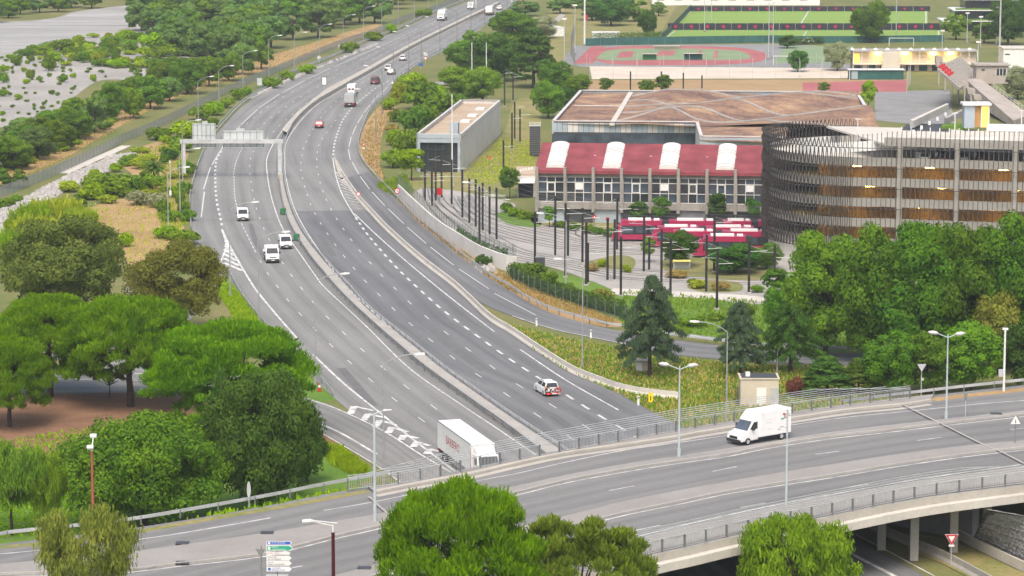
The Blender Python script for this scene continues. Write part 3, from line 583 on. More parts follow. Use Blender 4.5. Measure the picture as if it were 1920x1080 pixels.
fence([(1480,80),(1600,80),(1770,78)], 'green windbreak fence behind the dull practice pitch', 2.0, M['windbreak'], 0, 5)
fence([(1106,149),(1250,150),(1400,149),(1560,149),(1640,148)], 'thin wire court fence in front of the pale sand', 5.5, M['mesh_thin'], 0, 6, 'galv')
fence([(1100,124),(1250,126),(1450,124),(1640,122)], 'thin wire fence along the near side of the running track', 3.5, M['mesh_thin'], 0, 7, 'galv')
fence([(1240,76),(1262,55),(1296,19)], 'low fence climbing the left side of the football pitches', 2.0, M['windbreak'], 0, 6)
fence([(1500,148),(1690,144),(1700,176)], 'tall thin fence around the red court', 4.5, M['mesh_thin'], 0, 6, 'galv')
# advertising boards of the pitches: dark panels with round red emblems
M['navy'] = flat('dark_board', (.03,.032,.05), .6, 0, .2, .15, .3); M['emblem'] = flat('emblem_red', (.4,.02,.06), .6, 0, .2, .1)
for (y0, xa, xb, lab, n) in ((21, 1294, 1745, 'dark advertising fence with red round emblems behind the far pitch', 14), (56, 1252, 1762, 'dark advertising fence with red round emblems between the two pitches', 17)):
    root = thing('advertising_board', lab, 'board'); a, b = P(xa, y0), P(xb, y0); hb = 1.75 if y0 == 21 else 2.1
    for i in range(n):
        p, q = a.lerp(b, i/n), a.lerp(b, (i+.96)/n); c = (p+q)/2
        mb = MB(); mb.box((0, 0, hb/2), ((q-p).length, .12, hb)); pan = ob('board_panel', mb, M['navy'], root, c, math.atan2(q.y-p.y, q.x-p.x))
        mb = MB(); mb.tube((0, -.07, hb*.5), (0, -.1, hb*.5), hb*.25, 12); ob('emblem', mb, M['emblem'], pan)

q = P(975,1240,4.95); mb = MB(); mb.prism([(q.x-22,q.y-8),(q.x+8,q.y-9),(q.x+8,q.y-1),(q.x-22,q.y+1)], -.1, 4.6); struct('embankment.004', mb, M['lawn_dry'])
# ================================================================== lamps, gantry, signs
def arc_arm(mb, top, dx, rise, r=.05, n=5):
    "curved lamp arm from the pole top"
    pts = []
    for i in range(n+1):
        t = i/n; pts.append(Vector((dx*(t**1.25), 0, top + rise*math.sin(t*math.pi/2))))
    for a, b in zip(pts, pts[1:]): mb.tube(a, b, r, 6)
    return pts[-1]
def lamp_mesh(h, arm, col_='galv', hs=1.0):
    "parts of a single-arm lamp: pole, arm, head"
    pole = MB(); pole.tube((0,0,0), (0,0,h-1.2), .105, 8, .06); pole.tube((0,0,0), (0,0,.5), .17, 8)
    am = MB(); e = arc_arm(am, h-1.2, arm, 1.2, .05)
    hd = MB(); s = 1 if arm > 0 else -1
    hd.add([(e.x-s*.1,-.09,e.z-.05),(e.x-s*.1,.09,e.z-.05),(e.x-s*.1,.07,e.z+.08),(e.x-s*.1,-.07,e.z+.08),(e.x+s*1.0*hs,-.2,e.z+.02),(e.x+s*1.0*hs,.2,e.z+.02),(e.x+s*1.0*hs,.1,e.z+.16),(e.x+s*1.0*hs,-.1,e.z+.16),(e.x+s*.4,-.24,e.z-.06),(e.x+s*.4,.24,e.z-.06),(e.x+s*.4,.15,e.z+.17),(e.x+s*.4,-.15,e.z+.17)],
           [(0,1,2,3),(7,6,5,4),(0,8,9,1),(8,4,5,9),(3,2,10,11),(11,10,6,7),(0,3,11,8),(8,11,7,4),(1,9,10,2),(9,5,6,10)])
    return pole.mesh('pole', M[col_]), am.mesh('arm', M[col_]), hd.mesh('lamp_head', M['lamphead'])
LM = {}; M['pole_grey'] = flat('grey_lamp_pole', (.33,.345,.35), .5, .2, .4, .1)
def lamp(px, py, h, arm, label, group=None, z=0.0, mat='pole_grey', rz=0.0, name='street_lamp'):
    k = (round(h,1), round(arm,1), mat)
    if k not in LM: LM[k] = lamp_mesh(h, arm, mat)
    root = thing(name, label, 'lamp post', P(px, py, z), rz, group)
    for nm, me in zip(('pole', 'arm', 'lamp_head'), LM[k]): ob(nm, me, None, root)
    return root
row = [(432,556),(486,625),(591,722),(720,908)]
for i, (x, y) in enumerate(row):
    lamp(x, y, 13.4, 3.2, ['tall curved lamp post beside the exit gore with hatching', 'tall curved lamp post in front of the white flatbed truck', 'tall curved lamp post by the red and white cone', 'tall curved lamp post standing behind the overpass railing'][i], 'tall motorway lamps')
for i, (x, y) in enumerate([(343,340),(338,404),(316,446)]):
    lamp(x, y, 11.4, 2.6, ['lamp post immediately behind the gantry leg', 'lamp post in the scrub just in front of the gantry leg', 'lamp post among the bushes left of the exit lane'][i], 'roadside lamps on the left')
for i, (x, y) in enumerate([(372,234),(411,210),(456,177),(504,143),(552,136),(599,118),(644,97),(682,78),(716,64),(747,55),(777,42),(803,24),(819,22)]):
    lamp(x, y, 10.6, 2.6, nth(i).capitalize() + ' lamp post beyond the gantry in the row beside the riverside fence', 'lamps along the riverside fence')
for i, (x, y) in enumerate([(705,266),(717,214),(738,172),(767,138),(790,125),(825,105),(857,86),(883,66),(908,44),(951,14)]):
    lamp(x, y, 11.0, -3.2, nth(i).capitalize() + ' slender lamp post counted up the right edge of the motorway', 'lamps on the right edge of the motorway', mat='galv_dark')
lamp(911,483,11.6,-2.6,'lamp post standing behind the pale retaining wall by the tram yard','roadside lamps on the right')
lamp(1061,546,11.2,-3.2,'lamp post on the grass in front of the tram yard poles','roadside lamps on the right')
lamp(1092,688,13.4,-2.6,'slim lamp post in the meadow left of the big cedar','roadside lamps on the right')
lamp(1362,792,11.4,-3.2,'curved lamp post left of the beige technical hut','roadside lamps on the right')
lamp(1457,700,3.6,.8,'low lamp post between the two drooping cedars','roadside lamps on the right')
def twin_lamp(px, py, h, label, z=ZB):
    root = thing('twin_lamp', label, 'lamp post', P(px, py, z), 0, 'twin-headed lamps on the overpass')
    ob('pole', MB().tube((0,0,0),(0,0,h),.12,8,.06).tube((0,0,0),(0,0,.9),.17,8), M['twin'], root)
    for s, L_, up_ in ((-1, 1.0, .35), (1, .75, -.02)):
        mb = MB(); mb.tube((0,0,h-.35),(s*L_,0,h-.05+up_*.3),.05,6); ob('arm', mb, M['twin'], root)
        mb = MB(); e = Vector((s*L_, 0, h+up_*.3)); n = 8
        for a_, b_, r1, r2 in ((0,.25,.08,.2),(.25,.7,.2,.19),(.7,1.0,.19,.05)):
            mb.tube(e+Vector((s*a_,0,a_*.12)), e+Vector((s*b_,0,b_*.12)), r1, n, r2)
        ob('lamp_head', mb, M['lamphead'], root)
    return root
M['twin'] = flat('pale_blue_grey', (.42,.48,.5), .5, .1, .4, .05)
twin_lamp(1273,858,8.9,'twin-headed lamp post on the median in front of the meadow')
twin_lamp(1774,787,8.8,'twin-headed lamp post on the median before the large trees')
root = thing('lamp_post', 'headless pale pole in front of the rear of the white box van', 'lamp post', P(1474,950,ZB)); ob('pole', MB().tube((0,0,0),(0,0,8.6),.12,8,.06), M['twin'], root); ob('cap', MB().tube((0,0,8.6),(0,0,8.75),.09,8), M['twin'], root)
root = thing('lamp_post', 'plain pale pole on the wide paved median near the slip road', 'lamp post', P(703,980,ZB)); ob('pole', MB().tube((0,0,0),(0,0,9.6),.15,8,.09), M['twin'], root)
mb = MB(); mb.tube((0,0,9.6),(.9,0,9.9),.05,6); ob('arm', mb, M['twin'], root); mb = MB(); mb.tube((.8,0,9.88),(1.5,0,9.95),.14,8,.06); ob('lamp_head', mb, M['lamphead'], root)
M['brick_red'] = flat('oxide_red_paint', (.36,.09,.07), .5, 0, .3, .1); M['dark_red'] = flat('dark_red_paint', (.07,.008,.012), .5, 0, .3, .1)
root = thing('lamp_post', 'oxide red lamp post with two small white heads by the bushes', 'lamp post', P(175,990,5.2)); ob('pole', MB().tube((0,0,-.5),(0,0,6.9),.14,8,.09), M['brick_red'], root)
ob('neck', MB().tube((0,0,6.9),(0,0,7.2),.1,8), M['white'], root); ob('arm', MB().tube((0,0,7.1),(.1,.5,8.0),.05,6), M['white'], root)
for c in ((-.1,-.15,7.25),(.1,.6,8.1)): ob('lamp_head', MB().tube((c[0]-.28,c[1],c[2]),(c[0]+.28,c[1],c[2]+.04),.2,8,.2), M['white'], root)
root = thing('lamp_post', 'dark red lamp post with pale forked arm at the bottom edge', 'lamp post', P(626,1175,ZB)); ob('pole', MB().tube((0,0,0),(0,0,7.3),.15,8,.13), M['dark_red'], root)
ob('neck', MB().tube((0,0,7.3),(0,0,7.85),.06,6), M['white'], root); ob('arm', MB().tube((0,0,7.8),(-1.5,0,8.15),.035,5).tube((.35,0,8.0),(-1.4,0,8.2),.035,5), M['white'], root)
ob('lamp_head', MB().tube((-1.4,0,8.15),(-1.7,0,8.15),.1,8,.2).tube((-1.7,0,8.15),(-2.3,0,8.12),.2,8,.16), M['lamphead'], root)
root = thing('camera_mast', 'pale mast with camera head and control box by the right guardrail', 'mast', P(1882,734,ZB)); ob('pole', MB().tube((0,0,0),(0,0,6.4),.13,8,.1), M['white'], root); ob('control_box', MB().box((-.35,0,2.0),(.5,.35,.75)), M['galv'], root); ob('camera_head', MB().box((0,0,6.75),(.6,.25,.2)).tube((0,0,6.4),(0,0,6.7),.12,8), M['white'], root)
root = thing('camera_mast', 'slim mast in the scrub behind the exit lane bend', 'mast', P(320,372)); ob('pole', MB().tube((0,0,0),(0,0,6.3),.1,8,.07), M['galv'], root); ob('control_box', MB().box((0,-.2,1.0),(.4,.3,.8)), M['white'], root); ob('camera_head', MB().tube((0,0,6.3),(0,0,6.7),.14,8), M['white'], root)

# overhead sign gantry seen from behind
gl, gr = P(345,330), P(528,372)
gl = P(345,328); gr = Vector((P(522,388).x, P(522,388).y, 0))
root = thing('sign_gantry', 'pale steel sign gantry spanning the left carriageway, seen from behind', 'gantry')
zt = 6.35; bl = P(341,265,6.9); br = P(524,267,6.9)
br = Vector((br.x, bl.y, 0)); bl = Vector((bl.x, bl.y, 0))
ob('leg', MB().box((bl.x+.3, bl.y, 3.25), (.75, .5, 6.5)), M['galv'], root)
ob('leg', MB().box((br.x-.1, bl.y, 3.25), (.75, .5, 6.5)), M['galv'], root); ob('leg_base', MB().prism([(br.x-.6,bl.y-.6),(br.x+.5,bl.y-.6),(br.x+.5,bl.y+.6),(br.x-.6,bl.y+.6)], 0, .8), M['concrete_beige'], root)
ob('beam', MB().box(((bl.x+br.x)/2+.1, bl.y, 6.9), (br.x-bl.x+.9, .6, .75)), M['galv'], root)
M['alu'] = flat('aluminium_panel', (.52,.57,.58), .5, .3, .4, .08, .6)
for (x0, x1, y0, y1, n, kk) in ((360,403,234,278,5,1),(416,492,247,278,6,0)):
    a, b = P(x0, y1, 0), P(x1, y1, 0); sx = scale_at(330)
    xa, xb = bl.x + (x0-341)/9.83, bl.x + (x1-341)/9.83; z1, z0 = 6.9 + (266-y0)/9.7, 6.9 - (y1-266)/9.7
    s = ob('sign_panel', MB().box(((xa+xb)/2, bl.y+.45, (z0+z1)/2), (xb-xa, .08, z1-z0)), M['alu'], root)
    mb = MB()
    for i in range(n+1): mb.box((xa+.15+(xb-xa-.3)*i/n, bl.y+.37, (z0+z1)/2), (.09, .08, z1-z0-.1))
    for i in range(3): mb.box(((xa+xb)/2, bl.y+.38, z0+.25+(z1-z0-.5)*i/2), (xb-xa-.05, .05, .07))
    ob('stiffeners', mb, M['galv_dark'], s)
    ob('number_plate', MB().box(((xa+xb)/2+(.2 if kk else -.5), bl.y+.45, z1+.22), (1.0 if kk else 1.5, .07, .42)), M['alu'], s)
# far blue gantry panel at the top edge
a = P(922, 16); root = thing('sign_gantry', 'dark blue overhead sign at the far end of the motorway', 'gantry', a); ob('leg', MB().box((-5.6,0,3.2),(.5,.5,6.4)), M['galv'], root); ob('leg', MB().box((7.0,0,3.2),(.5,.5,6.4)), M['galv'], root); ob('beam', MB().box((.7,0,6.2),(13,.5,.5)), M['galv'], root)
ob('sign_panel', MB().box((-.4,-.4,6.2-3.4+2),(7,.1,2.2)), flat('dark_blue_sign', (.03,.04,.16), .5), root)

# small road signs
def sign_post(px, py, h, label, z=0.0, name='road_sign', mat='galv'):
    root = thing(name, label, 'sign', P(px, py, z)); ob('post', MB().tube((0,0,0),(0,0,h),.045,6), M[mat], root); return root
def disc(root, z, r, mat, ring=None, y=-.06, nm='sign_face'):
    f = ob(nm, MB().tube((0,y,z),(0,y-.03,z),r,16), M[mat], root)
    if ring: ob('ring', MB().tube((0,y-.031,z),(0,y-.036,z),r*.68,16), M[ring], f)
    return f
def tri(root, z, r, mat, inner=None, down=True, y=-.06):
    s = -1 if down else 1; p = lambda k, yy: [(k*r*.9*s, yy, z-.5*k*r*s), (-k*r*.9*s, yy, z-.5*k*r*s), (0, yy, z+1.05*k*r*s)]
    mb = MB(); mb.add(p(1, y)+p(1, y-.03), [(0,1,2),(5,4,3),(0,3,4,1),(1,4,5,2),(2,5,3,0)]); f = ob('sign_face', mb, M[mat], root)
    if inner:
        mb = MB(); mb.add(p(1.1, y+.004)+p(1.1, y-.002), [(0,1,2),(5,4,3),(0,3,4,1),(1,4,5,2),(2,5,3,0)]); ob('border', mb, M['white'], f)
        mb = MB(); mb.add(p(.55, y-.034)+p(.55, y-.031), [(2,1,0),(3,4,5)]); ob('inner_face', mb, M[inner], f)
    return f
s = sign_post(1783,1060,2.6,'red and white yield sign on the grass under the overpass'); tri(s, 2.55, .62, 'red', 'white'); ob('plate', MB().box((0,-.07,1.85),(.5,.03,.18)), M['white'], s)
s = sign_post(745,378,2.2,'no-right-turn style red ring sign at the fence corner'); disc(s, 1.9, .52, 'red', 'white'); mb = MB(); mb.box((0,-.1,1.92),(.4,.01,.1)); mb.box((.15,-.1,1.8),(.1,.01,.2)); ob('arrow', mb, M['black'], s)
s = sign_post(672,384,2.0,'small red ring speed sign on the barrier by the exit gore'); disc(s, 1.9, .42, 'red', 'white')
s = sign_post(682,287,1.9,'small red yield sign beside the dry verge'); tri(s, 1.75, .45, 'red', 'white'); ob('plate', MB().box((0,-.07,1.0),(.5,.03,.3)), M['white'], s)
s = sign_post(736,172,2.6,'dark ring sign at the edge of the bushes by the motorway'); disc(s, 2.2, .45, 'galv_dark', 'white')
s = sign_post(798,122,2.6,'red ring sign with white panel above it on the far right verge'); disc(s, 1.9, .5, 'red', 'white'); ob('panel', MB().box((0,-.06,3.0),(1.0,.04,.8)), M['white'], s); mb = MB(); mb.add([(-.4,-.09,2.7),(.25,-.09,3.3),(.45,-.09,3.3),(-.2,-.09,2.7)], [(0,1,2,3)]); ob('stripe', mb, M['black'], s)
s = sign_post(789,131,1.6,'small blue marker sign on the far right verge'); ob('panel', MB().box((0,-.06,1.4),(1.0,.04,.7)), M['blue'], s)
s = sign_post(608,170,3.4,'tall white panel sign with dark frame on the median','0' and 0.0); ob('panel', MB().box((0,-.06,2.4),(1.3,.06,2.1)), M['black'], s); ob('panel_face', MB().box((0,-.1,2.4),(1.05,.03,1.85)), M['white'], s)
s = sign_post(487,170,3.0,'grey panel sign seen from behind by the double guardrail'); ob('panel', MB().box((0,-.06,2.2),(1.2,.06,1.8)), M['alu'], s)
s = sign_post(598,118,1.8,'round grey sign seen from behind on the far left verge'); disc(s, 1.5, .5, 'alu')
s = sign_post(637,97,1.9,'square grey sign seen from behind on the far left verge'); ob('panel', MB().box((0,-.06,1.5),(.8,.04,.9)), M['alu'], s)
s = sign_post(467,952,2.2,'slim grey sign seen edge-on by the left guardrail',ZB); mb = MB(); mb.tube((0,-.05,1.6),(0,-.02,1.6),.5,14); o = ob('sign_face', mb, M['galv'], s); o.scale = (.35,1,1.5); o.location = (0,0,-.75)
s = sign_post(1727,742,2.5,'back of a triangular sign between the trees and guardrail',ZB-1.0); tri(s, 3.2, .55, 'galv', None); s.children[0].scale = (1,1,1.35); ob('plate', MB().box((.1,-.05,1.8),(.3,.03,.3)), M['galv'], s)
s = sign_post(1810,783,2.5,'narrow dark sign seen edge-on on the bridge median',ZB); mb = MB(); mb.tube((0,-.05,2.2),(0,-.02,2.2),.45,14); o = ob('sign_face', mb, M['galv_dark'], s); o.scale = (.4,1,1)
s = sign_post(1903,833,2.6,'white warning triangle sign at the right end of the median',ZB,mat='galv_dark'); tri(s, 2.3, .55, 'white', None, False); ob('mark', MB().box((0,-.1,2.3),(.08,.01,.35)), M['black'], s); mb = MB(); mb.tube((.12,0,1.9),(.55,.06,1.95),.03,5).tube((.55,.06,1.95),(.12,.06,2.9),.03,5); ob('rim', mb, M['galv_dark'], s)
s = sign_post(490,1128,4.2,'back of a small dark traffic sign beside the direction sign',ZB,mat='galv_dark'); tri(s, 4.0, .45, 'galv_dark', None); s.children[0].scale = (1,1,1.3); s.children[0].location = (.05,0,-1.0); ob('lamp_box', MB().box((0,-.05,2.9),(.25,.2,.3)), M['galv_dark'], s)
s = sign_post(1220,757,.6,'upright yellow marker panel at the end of the concrete barrier'); ob('panel', MB().box((0,-.05,.75),(.5,.06,1.1)), M['yellow'], s); ob('mark', MB().box((0,-.09,.65),(.12,.01,.5)), M['black'], s)
for (x, y, lab) in ((1006,612,'white delineator post at the start of the meadow'),(1108,634,'white delineator post left of the cedar by the slip road'),(1197,760,'white delineator post at the corner of the carriageway'),(1537,676,'white delineator post behind the right cedar')):
    root = thing('delineator_post', lab, 'post', P(x, y)); ob('post', MB().prism([(-.12,-.06),(.12,-.06),(.1,.08),(-.1,.08)], 0, 1.1), M['white'], root); ob('band', MB().box((0,-.07,.9),(.2,.02,.12)), M['black'], root)
# traffic cone and green crash attenuators
root = thing('traffic_cone', 'red and white traffic cone leaning on the guardrail end', 'cone', P(599,733)); ob('base', MB().box((0,0,.04),(.5,.5,.08)), M['red'], root); ob('body', MB().tube((0,0,.08),(0,0,.45),.2,10,.14), M['red'], root); ob('band', MB().tube((0,0,.45),(0,0,.7),.145,10,.1), M['white'], root); ob('tip', MB().tube((0,0,.7),(0,0,1.0),.1,10,.05), M['red'], root)
M['dkgreen'] = flat('dark_green_plastic', (.03,.15,.06), .5)
for (x, y, lab) in ((531,402,'upper green cushion at a gap in the median guardrail'),(556,451,'lower green cushion at a gap in the median guardrail')):
    root = thing('crash_cushion', lab, 'crash cushion', P(x, y)); ob('drum', MB().tube((0,0,.1),(0,0,1.0),.55,12,.5), M['dkgreen'], root); ob('lid', MB().tube((0,0,1.0),(0,0,1.1),.5,12,.35), M['dkgreen'], root)
# direction sign with six arrow panels at the bottom edge
zs = 8.2; b0 = P(520,1075,zs); root = thing('direction_sign', 'direction sign with six stacked arrow panels at the bottom edge', 'sign', (b0.x, b0.y, 0))
ob('post', MB().box((-.0,.12,8.4),(.14,.14,4.0)), M['galv_dark'], root)
def text_obj(name, txt, size, mat, parent, loc, rot, sx=1.0):
    cu = bpy.data.curves.new(name, 'FONT'); cu.body = txt; cu.size = size; cu.align_x = 'LEFT'; cu.resolution_u = 2
    o_t = bpy.data.objects.new(name, cu); col.objects.link(o_t); dg = bpy.context.evaluated_depsgraph_get(); me = bpy.data.meshes.new_from_object(o_t.evaluated_get(dg))
    bpy.data.objects.remove(o_t); me.materials.clear(); me.materials.append(mat)
    o = bpy.data.objects.new(name, me); col.objects.link(o); o.parent = parent; o.location = loc; o.rotation_euler = rot; o.scale = (sx, 1, 1); return o
pxm = scale_at(1075, zs)
for i, (ya, yb, mat, txt, tm) in enumerate([(1013,1020,'blue','A 8 (NICE)','white'),(1021,1032,'green','NICE\nGRENOBLE','white'),(1034,1039,'white','M.I.N.  NICE','red'),(1041,1050,'white','CENTRE\nST LAURENT','black'),(1051,1060,'white','M I N\nPARC PHOENIX','black'),(1062,1071,'white','CADAM\nPREFECTURE','blue')]):
    z1, z0 = zs + (1075-ya)/pxm, zs + (1075-yb)/pxm; x0, x1 = -20/pxm, 24/pxm; h = z1-z0; tipw = min(.35, h*.55)
    if i < 2: bp = MB(); bp.side([(0,0)]*3, 0, 0) if 0 else None
    poly = [(x0, z0), (x1, z0), (x1+tipw, (z0+z1)/2), (x1, z1), (x0, z1)]
    mb = MB(); mb.add([(x, 0, z) for x, z in poly] + [(x, -.05, z) for x, z in poly], [(0,1,2,3,4),(9,8,7,6,5)] + [(k, 5+k, 5+(k+1)%5, (k+1)%5) for k in range(5)])
    f = ob('arrow_panel', mb, M['white'], root); c = ((x0+x1)/2, (z0+z1)/2)
    if mat != 'white':
        p2 = [(c[0]+(x-c[0])*.95, c[1]+(z-c[1])*.8) for x, z in poly]; mb = MB(); mb.add([(x, -.054, z) for x, z in p2], [(0,1,2,3,4)]); ob('panel_face', mb, M[mat], f)
    else:
        mb = MB(); t1 = [(x1-.05, z1), (x1+tipw-.05, c[1]), (x1-.05, z0), (x1, z0), (x1+tipw, c[1]), (x1, z1)]; mb.add([(x, -.053, z) for x, z in t1], [(0,1,4,5),(1,2,3,4)]); ob('arrow_edge', mb, M['black'], f)
    two = '\n' in txt; ts = h*(.42 if two else .7)
    for k, ln in enumerate(txt.split('\n')):
        text_obj('lettering', ln, ts, M[tm], f, (x0+.12+(.3 if i in (0,1,5) else 0), -.06, z1-ts*.85-(.06*h)-k*ts*1.05), (math.pi/2, 0, 0), 1.15)
    if i in (0, 1, 5): ob('symbol', MB().box((x0+.22, -.058, c[1]), (.2, .008, h*.55)), M['white' if i < 2 else 'blue'], f)
mb = MB(); mb.box((-.45,.05,zs-.35),(.85,.05,.5)); ob('blank_panel', mb, M['alu'], root); mb = MB(); mb.box((.45,.05,zs-.35),(.8,.05,.5)); ob('blank_panel', mb, M['alu'], root)
# ================================================================== tram depot and other buildings
def frame(name, label, cat, a, b, group=None):
    "thing whose local x runs from a to b, y away from the tower, z up"
    d = b-a; return thing(name, label, cat, a, math.atan2(d.y, d.x), group), d.length
M['clad'] = flat('pale_grey_cladding', (.54,.53,.515), .6, 0, .3, .06, .3); M['clad_blue'] = flat('blue_grey_cladding', (.33,.39,.44), .5, .1, .4, .08, .4)
M['roof_tan'] = ground('tan_roof_gravel', [(.33,.25,.17),(.40,.32,.235),(.44,.37,.29)], .15, 2, .95)
M['sedum'] = ground('sedum_roof', [(.075,.05,.048),(.17,.11,.09),(.31,.2,.13),(.48,.36,.22)], .16, 1.2, 1, .4, .42)
M['dark'] = flat('dark_void', (.03,.032,.036), .7); M['anth'] = flat('anthracite', (.055,.058,.065), .6)
M['amber'] = flat('amber_lit', (1.0,.55,.10), .6, emit=.9); M['lampglow'] = flat('lamp_glow', (1.0,.66,.12), .6, emit=40.0)
# --- grey box building with the dark glass front
root, W_ = frame('grey_building', 'long grey box building with tan roof and dark glass front', 'building', P(781,322), P(865,323))
c = P(939,251) - P(865,323); c = Matrix.Rotation(-root.rotation_euler.z, 3, 'Z') @ c; H_ = 7.2
sk = lambda x, y: (x + c.x*y, c.y*y)          # sheared plan
pl = [sk(0,0), sk(W_,0), sk(W_,1), sk(0,1)]
def wall_poly(name, a, b, z0, z1, mat, parent, th=.25):
    d = Vector((b[0]-a[0], b[1]-a[1])).normalized(); n = Vector((-d.y, d.x))*th
    return ob(name, MB().prism([a, b, (b[0]+n.x, b[1]+n.y), (a[0]+n.x, a[1]+n.y)], z0, z1), mat, parent)
wall_poly('wall', pl[1], pl[2], 0, H_, M['clad'], root); wall_poly('wall', pl[2], pl[3], 0, H_, M['clad'], root); wall_poly('wall', pl[3], pl[0], 0, H_, M['clad'], root)
fw = ob('front_wall', MB().prism([(0,0),(W_-.0,0),(W_,.3),(0,.3)], 5.6, H_-.003).prism([(0,0),(.7,0),(.7,.3),(0,.3)], 0, 5.6).prism([(W_-.7,0),(W_-.003,0),(W_-.003,.3),(W_-.7,.3)], 0, 5.6), M['clad_blue'], root)
gw = ob('glass_front', MB().box((W_/2,.5,2.8),(W_-1.4,.1,5.6)), M['glass'], root)
for i in range(6): ob('mullion', MB().box((.7+(W_-1.4)*i/5,.42,2.8),(.08,.1,5.6)), M['anth'], gw)
for z in (1.9, 4.2): ob('transom', MB().box((W_/2,.42,z),(W_-1.4,.1,.08)), M['anth'], gw)
ob('roof', MB().prism([(p[0]*1, p[1]) for p in pl], H_-.9, H_-.75), M['roof_tan'], root)
for a_, b_ in ((0,1),(1,2),(2,3),(3,0)): 
    o = wall_poly('coping', pl[a_], pl[b_], H_, H_+.08, M['clad'], root, .45)
rb = sk(W_*.80, .02); ob('roof_unit', MB().box((rb[0], rb[1]+2.2, H_+.6),(1.6,2.4,2.6)), M['clad_blue'], root)
for f_ in (.45,.62,.82): q = sk(W_*.78, f_); ob('skylight', MB().box((q[0]-1, q[1], H_-.6),(1.8,3.5,.3)), M['white'], root)
for (x, y, lab) in ((848,350,'tall white mast in front of the grey box building'),(885,190,'left white mast behind the grey box building'),(912,190,'right white mast behind the grey box building')):
    r_ = thing('mast', lab, 'mast', P(x, y)); ob('pole', MB().tube((0,0,0),(0,0,17 if y == 350 else 14),.14,8,.08), M['white'], r_); ob('base', MB().box((0,0,.2),(.6,.6,.4)), M['concrete'], r_)
# --- dark ventilation tower
r_ = thing('vent_tower', 'dark grey louvred tower beside the red-roofed hall', 'tower', P(1003,293)); ob('shaft', MB().box((0,1.0,3),(2.1,2.1,6.0)), M['anth'], r_)
for i in range(12): ob('slat', MB().box((0,-.08,.5+i*.45),(2.0,.06,.06)), M['galv_dark'], r_)
ob('railing', MB().box((0,0,6.6),(2.2,.04,.05)).box((0,2.0,6.6),(2.2,.04,.05)).box((-1.1,1,6.6),(.04,2,.05)).box((1.1,1,6.6),(.04,2,.05)).box((-1.1,0,6.3),(.05,.05,.7)).box((1.1,0,6.3),(.05,.05,.7)).box((0,0,6.3),(.05,.05,.7)).box((-1.1,2,6.3),(.05,.05,.7)).box((1.1,2,6.3),(.05,.05,.7)), M['white'], r_)
ob('cap', MB().box((0,1,6.05),(2.25,2.25,.1)), M['galv'], r_)
# --- hall with the planted wavy roof
HZ = 8.2
g0, g1 = P(1035,231,HZ), P(1460,235,HZ); gb0, gb1 = P(1087,173,HZ), P(1608,176,HZ); g2 = P(1634,217,HZ)
root = thing('planted_roof_hall', 'large hall with wavy brown planted roof and pale ribs', 'building')
def wq(name, a, b, z0, z1, mat, th=.3): return wall_poly(name, (a.x, a.y), (b.x, b.y), z0, z1, mat, root, th)
wq('wall', gb1, gb0, 0, HZ+.4, M['clad_blue']); wq('wall', gb0, g0, 0, HZ+.4, M['clad']); wq('wall', g2, gb1, 0, HZ+.4, M['clad'])
fL, fR = g0, P(1304,233,HZ)
wq('wall', fL, fR, 0, HZ+.3, M['anth'])
d = (fR-fL); n = 27
for i in range(n):
    a, b = fL + d*(i/n), fL + d*((i+.93)/n); nn = Vector((d.y, -d.x, 0)).normalized()*.08
    mb = MB(); q = [a+nn, b+nn]; mb.quad((q[0].x,q[0].y,HZ-1.7),(q[1].x,q[1].y,HZ-1.7),(q[1].x,q[1].y,HZ+.1),(q[0].x,q[0].y,HZ+.1)); ob('facade_panel', mb, M['clad_blue'] if i % 5 < 3 else M['clad'], root)
    mb = MB(); mb.quad((q[0].x,q[0].y,HZ-4.2),(q[1].x,q[1].y,HZ-4.2),(q[1].x,q[1].y,HZ-2.0),(q[0].x,q[0].y,HZ-2.0)); ob('window', mb, M['glass_blue'], root)
ra, rb_ = P(1304,233,HZ), P(1312,262,HZ-.2)
wq('wall', ra, rb_, 0, HZ+.3, M['clad']); wq('wall', rb_, P(1470,264,HZ-.2), 0, HZ+.2, M['clad_blue'])
mb = MB(); 
for p_, q_ in ((gb0,g0),(gb1,gb0),(g0,fR),(g2,gb1),(fR,rb_),(rb_,P(1470,264,HZ-.2))):
    dd = (q_-p_).normalized(); nn = Vector((-dd.y, dd.x, 0))*.6; mb.prism([(p_.x,p_.y),(q_.x,q_.y),((q_+nn).x,(q_+nn).y),((p_+nn).x,(p_+nn).y)], HZ+.41, HZ+.55)
ob('coping', mb, M['clad'], root)
def roof_h(u, v):
    "wavy height over the roof, u across 0..1, v in depth 0..1"
    if u < .2: return 0
    f = min(1, (u-.2)/.12); return f*(.75 + 1.0*math.sin(u*11.0 - v*9.0))*(1-abs(2*v-1)**4*.6)
nu, nv = 90, 26; vs, fs = [], []
A0, A1, B0, B1 = g0, P(1650,240,HZ), gb0, gb1
def rp(u, v, dz=0): 
    p = A0.lerp(A1, u).lerp(B0.lerp(B1, u), v); return Vector((p.x, p.y, HZ-.1+roof_h(u, v)+dz))
for j in range(nv+1):
    for i in range(nu+1): vs.append(rp(i/nu, j/nv))
for j in range(nv):
    for i in range(nu): fs.append((j*(nu+1)+i, j*(nu+1)+i+1, (j+1)*(nu+1)+i+1, (j+1)*(nu+1)+i))
mb = MB(); mb.add(vs, fs); ob('roof', mb, M['sedum'], root, smooth=True)
mb = MB(); a, b = P(1304,233,HZ), P(1480,236,HZ); mb.prism([(rb_.x,rb_.y),(P(1470,264,HZ).x,P(1470,264,HZ).y),(b.x,b.y),(a.x,a.y)], HZ-.4, HZ-.2); ob('lower_roof', mb, M['sedum'], root)
